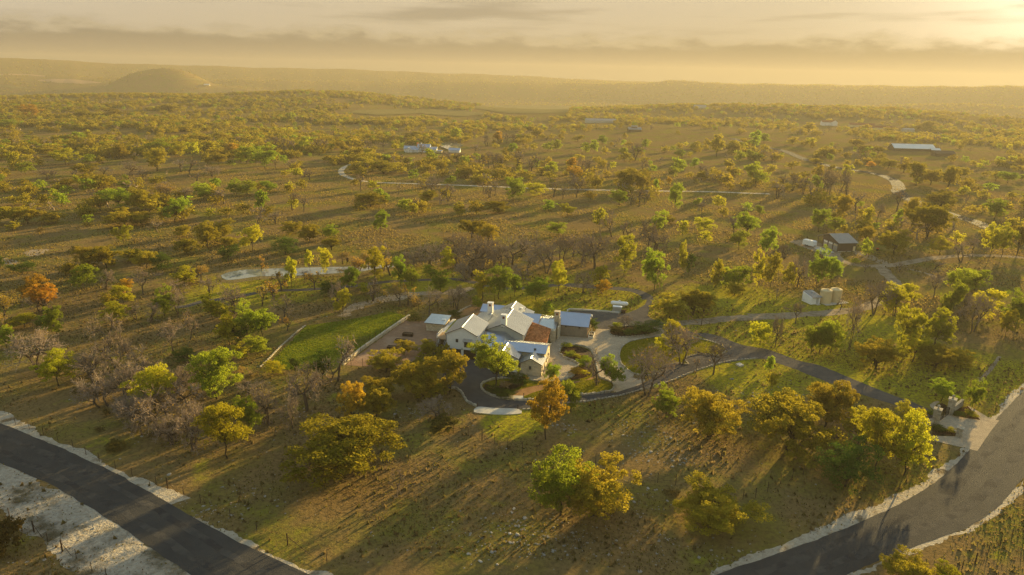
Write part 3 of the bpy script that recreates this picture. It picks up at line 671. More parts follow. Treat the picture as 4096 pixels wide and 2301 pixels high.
('B',194.5,405.7,12.6,5.8,0,'tall bare grey tree left of the paved road bend, second nearest'),
('B',165.4,381.0,11.9,5.4,0,'tall bare grey tree behind and left of the brown barn, nearest to it'),
('B',173.3,425.6,11.2,5.4,0,'slender bare grey tree behind and left of the brown barn'),
('G',189.4,427.9,9.5,9.1,0,'bright green tree left of the paved road bend'),
('O',167.2,344.2,10.7,7.9,1,'olive-gold oak behind the brown barn'),
('G',138.9,305.3,10.5,7.9,1,'bright green tree behind and left of the brown barn, second nearest'),
('G',146.2,305.0,6.7,7.1,1,'bright green tree behind and left of the brown barn, nearest to it'),
('B',95.1,289.3,9.9,5.0,0,'slender bare grey tree left of the brown barn'),
('B',94.0,216.0,10.9,4.8,1,'slender bare grey tree behind and left of the two water tanks'),
('B',104.5,255.0,5.6,5.2,0,'small bare grey tree left of the brown barn'),
('Y',167.7,318.9,9.9,4.9,0,'slender golden-yellow tree behind and right of the brown barn'),
('B',174.3,323.9,12.6,5.4,1,'tall bare grey tree in front and left of the paved road bend'),
('B',204.8,362.4,10.6,7.0,0,'bare grey tree in front of the paved road bend'),
('G',184.6,324.4,7.7,4.6,0,'slender bright green tree in front of the paved road bend'),
('O',183.0,296.3,14.3,16.0,1,'tall olive-gold oak in front and right of the paved road bend'),
('O',190.4,321.9,13.6,8.3,1,'tall olive-gold oak in front of the paved road bend'),
('O',238.7,379.4,7.3,15.9,1,'wide olive-gold oak in front and right of the paved road bend'),
('O',152.6,266.4,9.0,11.4,1,'wide olive-gold oak behind the gravel junction'),
('Y',170.9,266.6,7.4,8.4,1,'golden-yellow tree behind and right of the gravel junction'),
('B',172.2,254.9,8.0,5.3,0,'bare grey tree right of the gravel junction'),
('B',181.5,262.6,9.7,4.5,1,'slender bare grey tree right of the gravel junction'),
('Y',188.9,263.3,13.4,6.9,1,'tall golden-yellow tree right of the gravel junction, nearest to it'),
('Y',194.7,265.1,13.3,7.6,1,'tall golden-yellow tree right of the gravel junction, second nearest'),
('O',205.9,271.7,11.2,7.1,1,'olive-gold oak right of the gravel junction'),
('G',241.6,339.6,10.6,10.1,1,'bright green tree in front and right of the paved road bend'),
('Y',275.5,417.5,5.6,6.9,0,'small golden-yellow tree right of the paved road bend'),
('O',152.2,289.2,6.2,7.1,1,'olive-gold oak behind and right of the brown barn'),
('G',138.8,261.1,6.9,4.1,0,'slender bright green tree right of the brown barn'),
('Y',128.8,248.5,2.1,3.6,0,'small golden-yellow tree in front of the brown barn'),
('B',126.7,237.5,3.6,3.4,0,'small bare grey tree left of the gravel junction'),
('B',140.1,238.5,3.9,4.1,0,'small bare grey tree right of the gravel junction, nearest to it'),
('B',152.2,238.3,4.3,5.0,0,'small bare grey tree right of the gravel junction, second nearest'),
('O',268.1,457.6,14.9,12.2,1,'tall olive-gold oak right of the paved road bend'),
('O',281.7,463.9,9.6,12.9,1,'wide olive-gold oak right of the paved road bend'),
('O',285.7,451.1,13.7,12.6,1,'tall olive-gold oak in front and right of the long metal barn'),
('O',323.8,499.5,7.6,11.3,1,'wide olive-gold oak in front and right of the long metal barn, nearest to it'),
('G',344.8,480.3,7.8,11.6,1,'wide bright green tree in front and right of the long metal barn'),
('O',346.3,494.3,6.4,10.0,0,'wide olive-gold oak in front and right of the long metal barn, second nearest'),
('G',365.1,495.3,4.5,8.1,0,'small bright green tree right of the long metal barn'),
('O',296.4,547.6,8.2,13.1,1,'wide olive-gold oak behind and left of the paved road bend, nearest to it'),
('O',297.7,527.1,8.3,9.9,0,'olive-gold oak behind the paved road bend'),
('A',280.9,544.4,5.6,7.6,0,'small orange autumn tree behind and left of the paved road bend'),
('O',278.0,559.7,5.6,6.3,0,'small olive-gold oak behind and left of the paved road bend, second nearest'),
('O',294.7,579.5,5.4,8.7,0,'small olive-gold oak behind and left of the paved road bend, nearest to it'),
('B',200.1,410.7,16.4,7.3,1,'tall bare grey tree left of the paved road bend, nearest to it'),
('B',182.0,360.4,10.6,7.4,0,'bare grey tree in front and left of the paved road bend'),
('O',211.5,479.1,9.9,7.9,0,'olive-gold oak left of the paved road bend'),
('Y',234.7,484.5,9.8,7.4,0,'golden-yellow tree left of the paved road bend'),
('O',242.1,526.5,4.9,6.0,0,'small olive-gold oak left of the paved road bend, nearest to it'),
('O',249.6,572.9,4.5,10.1,0,'small olive-gold oak left of the paved road bend, second nearest'),
('G',270.6,594.5,6.7,6.7,0,'bright green tree behind and left of the paved road bend'),
('B',106.1,189.8,10.7,7.4,1,'bare grey tree right of the two water tanks'),
('Y',110.6,191.5,7.3,5.4,1,'golden-yellow tree in front of the gravel junction, third nearest'),
('Y',111.7,188.9,9.4,6.7,1,'golden-yellow tree in front of the gravel junction, second nearest'),
('Y',120.0,197.7,7.6,6.3,1,'golden-yellow tree in front of the gravel junction, nearest to it'),
('B',133.7,206.7,9.9,5.7,1,'slender bare grey tree in front and right of the gravel junction, nearest to it'),
('G',144.0,210.9,8.9,8.2,1,'bright green tree right of the gravel junction, nearest to it'),
('G',152.0,215.4,7.6,7.2,1,'bright green tree right of the gravel junction, second nearest'),
('G',125.6,185.6,12.2,5.7,1,'tall bright green tree in front and right of the gravel junction'),
('Y',136.3,187.8,9.2,8.1,1,'golden-yellow tree in front and right of the gravel junction, second nearest'),
('G',142.2,181.6,9.7,8.2,1,'bright green tree in front and right of the gravel junction'),
('B',127.1,177.0,11.1,6.0,1,'slender bare grey tree in front and right of the gravel junction, third nearest'),
('B',123.4,179.3,6.3,4.0,0,'bare grey tree in front and right of the gravel junction'),
('Y',98.4,158.2,12.7,7.2,1,'tall golden-yellow tree in front and right of the two water tanks'),
('Y',108.5,163.5,10.6,8.4,1,'golden-yellow tree in front and right of the gravel junction, nearest to it'),
('O',101.6,151.0,4.9,8.6,1,'small olive-gold oak behind the entrance gate, nearest to it'),
('Y',97.8,154.3,7.0,6.5,1,'golden-yellow tree behind the entrance gate'),
('O',106.8,152.0,4.4,6.9,1,'small olive-gold oak behind the entrance gate, second nearest'),
('O',86.4,149.4,6.4,9.6,1,'wide olive-gold oak in front and right of the two water tanks'),
('G',77.2,159.0,7.7,5.1,1,'bright green tree in front of the two water tanks, second nearest'),
('G',79.9,159.1,8.4,5.1,1,'bright green tree in front of the two water tanks, nearest to it'),
('G',74.3,157.2,7.5,4.5,1,'slender bright green tree in front and right of the pale track east of the drive'),
('B',86.3,162.4,13.9,3.7,1,'tall bare grey tree in front and right of the two water tanks'),
('B',97.9,193.2,4.3,2.5,0,'small bare grey tree in front and right of the two water tanks'),
('Y',133.7,173.5,7.5,4.3,1,'slender golden-yellow tree behind and right of the entrance gate'),
('J',78.1,155.4,0.6,1.2,0,'low scrubby bush in front of the two water tanks'),
('B',111.3,188.9,8.6,3.5,1,'slender bare grey tree in front of the gravel junction'),
('B',132.6,190.2,7.9,3.6,1,'slender bare grey tree in front and right of the gravel junction, second nearest'),
('Y',63.8,104.4,12.1,8.4,1,'tall golden-yellow tree in front and left of the entrance gate, second nearest'),
('Y',68.1,103.4,11.6,8.4,1,'tall golden-yellow tree in front and left of the entrance gate, nearest to it'),
('D',56.3,99.6,8.0,10.1,1,'wide dark green dense tree left of the curved road at right'),
('Y',78.7,121.6,5.0,5.2,1,'small golden-yellow tree left of the entrance gate'),
('G',92.2,133.0,4.3,5.0,1,'small bright green tree behind the entrance gate'),
('G',97.1,130.3,6.0,3.5,1,'small bright green tree behind and right of the entrance gate'),
('O',61.9,120.3,9.6,8.6,1,'olive-gold oak left of the entrance gate'),
('Y',65.0,113.6,7.5,5.5,1,'golden-yellow tree left of the entrance gate'),
('O',53.4,76.1,4.2,5.8,1,'small olive-gold oak in front and left of the curved road at right'),
('Y',59.6,77.0,2.3,4.0,1,'small golden-yellow tree in front of the curved road at right'),
('A',-618.1,892.2,19.0,34.7,1,'tall orange autumn tree behind the pale rock outcrop'),
('G',-559.4,765.6,10.7,19.4,1,'wide bright green tree behind the pale rock outcrop, fourth nearest'),
('G',-417.4,634.8,6.5,11.8,0,'wide bright green tree behind the pale rock outcrop, second nearest'),
('G',-406.2,647.3,9.2,14.0,0,'wide bright green tree behind the pale rock outcrop, third nearest'),
('O',-301.8,525.4,11.1,13.4,1,'olive-gold oak behind and right of the pale rock outcrop, third nearest'),
('G',-292.7,570.0,11.3,18.0,1,'wide bright green tree behind and right of the pale rock outcrop, third nearest'),
('Y',-264.9,544.3,11.5,12.9,1,'golden-yellow tree left of the pale track hairpin, second nearest'),
('Y',-250.8,536.9,12.3,9.5,0,'tall golden-yellow tree left of the pale track hairpin'),
('O',-240.3,461.3,14.4,11.9,1,'tall olive-gold oak behind and right of the pale rock outcrop'),
('G',-196.6,505.5,12.5,15.0,1,'tall bright green tree left of the pale track hairpin, second nearest'),
('G',-176.1,484.4,15.6,16.3,1,'tall bright green tree left of the pale track hairpin, nearest to it'),
('O',-215.6,500.8,8.4,11.8,1,'wide olive-gold oak left of the pale track hairpin, nearest to it'),
('A',-224.8,551.5,10.3,10.9,0,'orange autumn tree left of the pale track hairpin'),
('G',-314.6,439.9,7.8,10.5,1,'wide bright green tree behind the pale rock outcrop, nearest to it'),
('O',-276.1,441.4,6.5,14.8,1,'wide olive-gold oak behind and right of the pale rock outcrop, third nearest'),
('G',-305.8,494.0,6.6,10.8,0,'wide bright green tree behind and right of the pale rock outcrop, second nearest'),
('Y',-319.6,489.5,11.2,19.4,1,'wide golden-yellow tree behind the pale rock outcrop'),
('O',-364.8,540.7,8.4,19.1,1,'wide olive-gold oak behind the pale rock outcrop, second nearest'),
('O',-397.7,546.3,5.9,11.8,0,'small olive-gold oak behind the pale rock outcrop, fourth nearest'),
('Y',-340.2,466.2,11.3,8.3,0,'golden-yellow tree behind the pale rock outcrop'),
('B',-285.1,416.4,7.5,10.0,1,'wide bare grey tree behind the pale rock outcrop'),
('G',-395.2,927.8,7.9,10.8,0,'wide bright green tree behind and left of the pale track hairpin, second nearest'),
('G',-354.1,900.5,9.1,16.6,0,'wide bright green tree behind and left of the pale track hairpin, nearest to it'),
('O',-292.5,648.7,7.6,13.9,0,'wide olive-gold oak left of the pale track hairpin, third nearest'),
('O',-275.9,654.6,8.8,15.3,1,'wide olive-gold oak left of the pale track hairpin, second nearest'),
('B',-245.7,440.6,9.2,12.3,1,'wide bare grey tree behind and right of the pale rock outcrop, third nearest'),
('B',-227.5,417.6,8.1,10.8,1,'wide bare grey tree behind and right of the pale rock outcrop, second nearest'),
('B',-207.6,437.8,10.9,8.7,0,'bare grey tree behind and left of the near pond, second nearest'),
('B',-222.3,456.1,8.7,9.1,0,'bare grey tree behind and left of the near pond, third nearest'),
('B',-260.7,433.2,6.6,8.6,0,'wide bare grey tree behind and right of the pale rock outcrop, nearest to it'),
('O',-236.3,386.9,6.9,13.1,1,'wide olive-gold oak behind and right of the pale rock outcrop, second nearest'),
('O',-255.2,385.0,4.8,11.5,1,'small olive-gold oak behind the pale rock outcrop, third nearest'),
('G',-217.9,381.1,5.4,6.9,0,'small bright green tree behind and right of the pale rock outcrop'),
('B',-191.3,374.3,6.7,9.0,1,'wide bare grey tree behind and left of the near pond'),
('Y',-245.8,552.3,11.1,12.0,0,'golden-yellow tree left of the pale track hairpin, nearest to it'),
('B',-194.3,439.4,7.9,10.5,1,'wide bare grey tree left of the pale track hairpin'),
('O',-562.8,912.8,11.9,22.9,1,'tall olive-gold oak behind the pale rock outcrop'),
('O',-536.4,938.7,11.4,27.2,1,'wide olive-gold oak behind and right of the pale rock outcrop, fourth nearest'),
('O',-516.3,1048.1,11.0,26.2,1,'wide olive-gold oak behind and left of the pale track hairpin'),
('G',-310.5,967.3,12.6,18.8,0,'tall bright green tree left of the far open fields'),
('B',-211.1,607.3,12.5,10.7,0,'tall bare grey tree behind and left of the pale track hairpin, second nearest'),
('B',-195.2,587.7,13.2,9.2,0,'tall bare grey tree behind and left of the pale track hairpin, nearest to it'),
('B',-187.9,590.1,11.0,9.3,0,'bare grey tree behind and left of the pale track hairpin, third nearest'),
('G',-184.0,604.2,12.7,13.1,0,'tall bright green tree behind and left of the pale track hairpin'),
('B',-177.7,619.9,10.4,9.7,0,'bare grey tree behind and left of the pale track hairpin, second nearest'),
('B',-166.6,610.4,11.4,10.8,0,'bare grey tree behind and left of the pale track hairpin, nearest to it'),
('O',-150.9,605.1,11.3,10.7,0,'olive-gold oak behind the pale track hairpin'),
('B',-168.9,485.6,6.5,5.8,0,'bare grey tree left of the pale track hairpin, third nearest'),
('B',-155.6,480.1,7.3,7.6,0,'bare grey tree left of the pale track hairpin, second nearest'),
('Y',-138.6,434.5,6.9,9.5,0,'wide golden-yellow tree left of the pale track hairpin'),
('B',-128.7,429.8,6.6,6.8,0,'bare grey tree left of the pale track hairpin, nearest to it'),
('O',-130.6,568.5,8.7,11.2,0,'wide olive-gold oak behind the pale track hairpin'),
('O',-134.7,535.0,5.5,9.5,0,'small olive-gold oak behind the pale track hairpin'),
('O',-144.0,532.5,5.0,8.4,0,'small olive-gold oak behind and left of the pale track hairpin'),
('G',-65.9,547.6,10.5,10.8,0,'bright green tree in front and right of the far white ranch house'),
('O',-108.6,752.0,9.1,19.0,1,'wide olive-gold oak behind and left of the far white ranch house'),
('G',-62.9,750.5,12.7,12.5,0,'tall bright green tree behind and right of the far white ranch house'),
('O',-103.2,480.4,8.8,10.4,0,'olive-gold oak behind and right of the pale track hairpin'),
('O',-89.7,469.6,8.5,17.6,1,'wide olive-gold oak right of the pale track hairpin'),
('O',-60.8,480.3,5.7,10.4,0,'small olive-gold oak in front of the far white ranch house'),
('O',-30.5,461.4,6.9,16.4,1,'wide olive-gold oak in front and right of the far white ranch house'),
('O',-18.2,452.7,6.3,13.4,1,'wide olive-gold oak left of the straight pale track'),
('G',25.1,475.6,9.7,9.9,0,'bright green tree behind and right of the straight pale track'),
('A',39.2,451.0,10.0,10.3,1,'orange autumn tree behind and right of the straight pale track, nearest to it'),
('A',43.0,511.0,8.6,9.1,0,'orange autumn tree behind and right of the straight pale track, second nearest'),
('G',-2.0,619.7,9.3,9.7,0,'bright green tree behind and left of the straight pale track'),
('G',30.7,644.3,8.2,10.1,0,'bright green tree behind the straight pale track, nearest to it'),
('G',38.9,644.6,10.4,9.5,0,'bright green tree behind the straight pale track, second nearest'),
('O',67.1,745.4,6.9,11.6,0,'wide olive-gold oak left of the dark-roofed cabin'),
('G',65.0,633.8,9.5,9.9,0,'bright green tree in front and left of the dark-roofed cabin, third nearest'),
('G',72.5,634.3,11.1,8.7,0,'bright green tree in front and left of the dark-roofed cabin, second nearest'),
('A',-17.1,708.5,12.7,11.1,0,'tall orange autumn tree behind and left of the straight pale track'),
('B',-19.6,510.8,12.7,6.6,0,'tall bare grey tree behind and left of the straight pale track, fifth nearest'),
('B',-15.5,506.3,12.3,6.0,0,'tall bare grey tree behind and left of the straight pale track, fourth nearest'),
('B',-12.4,503.4,12.6,6.0,0,'tall bare grey tree behind and left of the straight pale track, third nearest'),
('B',-8.9,503.9,11.6,6.0,0,'tall bare grey tree behind and left of the straight pale track, second nearest'),
('B',2.1,502.8,15.7,8.0,0,'tall bare grey tree behind and left of the straight pale track, nearest to it'),
('B',12.4,498.5,12.5,6.9,0,'tall bare grey tree behind the straight pale track, second nearest'),
('B',16.1,489.0,13.4,5.8,0,'tall bare grey tree behind the straight pale track, nearest to it'),
('B',46.1,478.0,13.2,5.7,0,'tall bare grey tree behind and right of the straight pale track, nearest to it'),
('B',51.3,473.7,13.7,6.6,0,'tall bare grey tree behind and right of the straight pale track, second nearest'),
('B',-58.0,548.9,8.8,6.5,0,'bare grey tree in front and right of the far white ranch house, nearest to it'),
('B',-50.0,533.4,10.3,8.4,0,'bare grey tree in front and right of the far white ranch house, second nearest'),
('B',-46.2,550.7,7.8,4.3,0,'slender bare grey tree right of the far white ranch house, nearest to it'),
('B',-43.0,551.1,8.8,5.4,0,'bare grey tree right of the far white ranch house, nearest to it'),
('B',-35.4,535.5,8.3,6.3,0,'bare grey tree right of the far white ranch house, second nearest'),
('B',-36.0,618.2,8.7,7.3,0,'bare grey tree right of the far white ranch house, third nearest'),
('B',-81.6,613.3,9.8,7.2,0,'bare grey tree left of the far white ranch house, nearest to it'),
('B',-28.3,694.7,12.3,8.2,0,'tall bare grey tree right of the far white ranch house'),
('B',-8.3,722.7,11.4,8.5,0,'bare grey tree behind and left of the straight pale track'),
('B',-1.2,723.0,10.1,8.5,0,'bare grey tree behind the straight pale track'),
('B',99.4,571.7,14.5,11.2,0,'tall bare grey tree in front of the dark-roofed cabin, nearest to it'),
('B',69.5,513.3,5.8,2.5,0,'small bare grey tree in front and left of the dark-roofed cabin'),
('B',91.6,489.3,11.6,4.8,0,'tall bare grey tree in front of the dark-roofed cabin, second nearest'),
('G',89.8,715.9,9.0,11.2,0,'bright green tree left of the dark-roofed cabin'),
('G',128.0,679.5,8.9,8.0,0,'bright green tree in front and right of the dark-roofed cabin, nearest to it'),
('G',112.2,626.4,6.6,9.8,0,'wide bright green tree in front of the dark-roofed cabin'),
('G',95.0,602.0,7.8,8.3,0,'bright green tree in front and left of the dark-roofed cabin, nearest to it'),
('Y',-110.3,640.6,6.4,7.5,0,'golden-yellow tree left of the far white ranch house'),
('O',-144.2,634.5,11.6,12.4,0,'tall olive-gold oak behind the pale track hairpin'),
('B',-121.2,638.1,8.4,8.8,0,'bare grey tree left of the far white ranch house, second nearest'),
('B',-135.6,641.2,10.2,8.8,0,'bare grey tree behind and right of the pale track hairpin'),
('O',11.9,748.6,7.5,13.1,0,'wide olive-gold oak behind the straight pale track'),
('O',24.5,781.8,11.1,13.7,0,'olive-gold oak behind the straight pale track'),
('B',-24.7,511.8,10.6,6.1,0,'slender bare grey tree right of the far white ranch house, second nearest'),
('G',-32.0,568.0,5.4,8.9,0,'small bright green tree right of the far white ranch house'),
('O',176.3,676.6,7.6,11.9,0,'wide olive-gold oak right of the dark-roofed cabin, nearest to it'),
('O',194.1,703.9,8.4,8.2,0,'olive-gold oak right of the dark-roofed cabin'),
('O',178.6,614.0,19.0,12.1,0,'tall olive-gold oak right of the dark-roofed cabin, nearest to it'),
('O',202.2,644.1,11.6,13.8,0,'tall olive-gold oak right of the dark-roofed cabin, second nearest'),
('Y',218.4,667.6,8.7,9.1,0,'golden-yellow tree right of the dark-roofed cabin'),
('O',243.0,732.2,6.0,11.4,0,'wide olive-gold oak right of the dark-roofed cabin, second nearest'),
('G',242.6,705.3,16.6,12.4,0,'tall bright green tree right of the dark-roofed cabin'),
('G',264.9,742.1,10.0,13.0,0,'wide bright green tree right of the dark-roofed cabin'),
('Y',305.3,717.4,7.7,9.8,0,'wide golden-yellow tree behind and left of the paved road bend'),
('O',291.2,731.6,7.7,10.0,0,'wide olive-gold oak behind and left of the paved road bend, sixth nearest'),
('O',279.5,621.7,8.2,15.8,1,'wide olive-gold oak behind and left of the paved road bend, fifth nearest'),
('O',371.5,886.6,12.9,13.7,0,'tall olive-gold oak behind and left of the paved road bend'),
('O',395.3,1037.3,7.2,10.0,0,'wide olive-gold oak behind and left of the paved road bend, seventh nearest'),
('O',323.7,928.3,5.6,9.0,0,'small olive-gold oak right of the dark-roofed cabin, second nearest'),
('O',274.0,845.2,5.7,9.8,0,'small olive-gold oak right of the dark-roofed cabin, nearest to it'),
('B',212.9,591.3,9.7,8.1,0,'bare grey tree right of the dark-roofed cabin'),
('B',212.7,571.3,7.2,4.5,0,'bare grey tree left of the paved road bend'),
('O',161.3,519.3,8.2,8.2,0,'olive-gold oak in front and right of the dark-roofed cabin, nearest to it'),
('O',350.4,715.1,6.9,15.3,0,'wide olive-gold oak behind and left of the paved road bend, fourth nearest'),
('O',331.8,659.3,7.5,15.4,1,'wide olive-gold oak behind and left of the paved road bend, third nearest'),
('O',344.6,659.2,6.4,14.1,0,'wide olive-gold oak behind and left of the paved road bend, second nearest'),
('O',481.7,967.2,9.7,16.8,0,'wide olive-gold oak behind and left of the long metal barn, second nearest'),
('O',519.2,971.0,6.3,15.0,0,'wide olive-gold oak behind and left of the long metal barn, nearest to it'),
('O',584.4,996.4,12.1,28.8,1,'tall olive-gold oak behind the long metal barn'),
('G',143.4,602.4,6.9,10.6,0,'wide bright green tree in front and right of the dark-roofed cabin'),
('G',117.9,495.0,11.2,9.8,0,'bright green tree in front and right of the dark-roofed cabin, second nearest'),
('G',137.6,526.8,7.4,8.3,0,'bright green tree in front and right of the dark-roofed cabin, third nearest'),
('B',130.3,482.5,9.2,5.7,0,'bare grey tree in front and right of the dark-roofed cabin'),
('B',130.9,466.5,9.3,5.5,0,'slender bare grey tree in front and right of the dark-roofed cabin, nearest to it'),
('G',188.0,578.5,8.7,9.1,0,'bright green tree right of the dark-roofed cabin, nearest to it'),
('G',201.2,591.1,8.4,8.1,0,'bright green tree right of the dark-roofed cabin, second nearest'),
('S',-71.0,200.6,6.4,4.4,0,'half-leafed yellowish tree right of the near pond'),
('Y',-69.0,204.0,9.7,4.9,1,'slender golden-yellow tree right of the near pond, nearest to it'),
('S',-61.4,202.3,5.5,4.6,0,'small half-leafed yellowish tree right of the near pond, nearest to it'),
('Y',-62.2,220.0,9.1,5.0,1,'slender golden-yellow tree right of the near pond, third nearest'),
('Y',-68.4,222.0,7.4,3.4,0,'slender golden-yellow tree right of the near pond, second nearest'),
('S',-85.6,224.0,4.7,2.5,0,'small half-leafed yellowish tree behind and right of the near pond'),
('B',-67.9,213.9,3.1,2.7,0,'small bare grey tree right of the near pond'),
('B',-69.6,130.2,5.5,5.0,1,'small bare grey tree left of the walled green terrace, third nearest'),
('B',-83.2,123.5,6.4,5.4,1,'bare grey tree behind and right of the road edge at far left, the right one'),
('B',-67.3,111.5,4.8,3.5,1,'small bare grey tree behind the dark road at left'),
('B',-78.9,135.0,5.5,3.8,1,'small bare grey tree behind and right of the road edge at far left, third nearest'),
('B',-71.2,115.7,4.6,4.1,1,'small bare grey tree right of the road edge at far left, third nearest'),
('B',-61.9,111.3,4.5,3.5,1,'small bare grey tree behind and right of the dark road at left, second nearest'),
('B',-81.1,139.4,6.6,5.9,1,'bare grey tree behind and right of the road edge at far left, sixth nearest'),
('B',-60.3,108.4,5.8,4.1,1,'small bare grey tree behind and right of the dark road at left, nearest to it'),
('B',-69.8,114.6,6.8,5.2,1,'bare grey tree right of the road edge at far left, third nearest'),
('B',-60.8,116.7,4.5,3.6,1,'small bare grey tree in front and left of the walled green terrace, third nearest'),
('B',-87.8,139.7,8.1,7.6,1,'bare grey tree behind and right of the road edge at far left, fifth nearest'),
('B',-59.4,114.7,6.1,4.1,1,'bare grey tree in front and left of the walled green terrace, second nearest'),
('B',-76.6,123.8,7.5,5.3,1,'bare grey tree right of the road edge at far left, nearest to it'),
('B',-91.5,136.2,4.9,4.7,1,'bare grey tree behind and right of the road edge at far left, the left one'),
('B',-79.9,122.7,5.8,5.4,1,'small bare grey tree right of the road edge at far left, second nearest'),
('B',-66.7,119.6,6.0,4.4,1,'bare grey tree behind and right of the dark road at left, fourth nearest'),
('B',-74.7,131.2,5.7,4.5,1,'small bare grey tree right of the road edge at far left, fifth nearest'),
('B',-64.3,123.0,6.8,6.0,1,'bare grey tree in front and left of the walled green terrace, nearest to it'),
('B',-67.0,126.1,5.5,5.0,1,'small bare grey tree in front and left of the walled green terrace, second nearest'),
('B',-59.0,111.2,5.2,4.7,1,'small bare grey tree behind and right of the dark road at left, third nearest'),
('J',-75.8,127.5,1.8,3.5,1,'low scrubby bush right of the road edge at far left, fifth nearest'),
('J',-68.6,116.2,1.2,2.4,0,'low scrubby bush behind the dark road at left, third nearest'),
('J',-85.6,128.6,1.8,3.4,1,'low scrubby bush right of the road edge at far left, second nearest'),
('J',-70.6,121.4,1.6,3.0,0,'low scrubby bush right of the road edge at far left, sixth nearest'),
('J',-70.3,132.9,1.3,2.4,0,'low scrubby bush left of the walled green terrace'),
('J',-71.2,119.2,1.8,3.4,1,'low scrubby bush right of the road edge at far left, fourth nearest'),
('J',-64.9,111.6,1.0,1.9,0,'low scrubby bush behind and right of the dark road at left, nearest to it'),
('J',-62.0,113.3,1.6,3.1,1,'low scrubby bush behind and right of the dark road at left, second nearest'),
('J',-61.2,119.3,1.7,3.2,1,'low scrubby bush in front and left of the walled green terrace'),
]
TREE_GROUP = {'O': 'live oaks over the ranch land', 'G': 'green leafy trees over the ranch land', 'Y': 'golden trees over the ranch land', 'A': 'orange trees over the ranch land', 'B': 'bare trees over the ranch land', 'S': 'half-leafed trees over the ranch land', 'D': 'dark dense trees over the ranch land', 'J': 'bushes over the ranch land'}
MEAD = [(60.9, 172.4, 20), (78.4, 166.1, 24), (90.0, 156.7, 22), (96.6, 146.7, 16), (18.0, 201.5, 24), (31.1, 201.1, 12), (48.8, 193.8, 14), (69.8, 201.2, 18), (88.6, 182.0, 22), (0.6, 119.5, 6), (55.1, 144.6, 12), (108.6, 147.3, 16), (-28.7, 215.9, 14), (-79.0, 206.5, 20)]
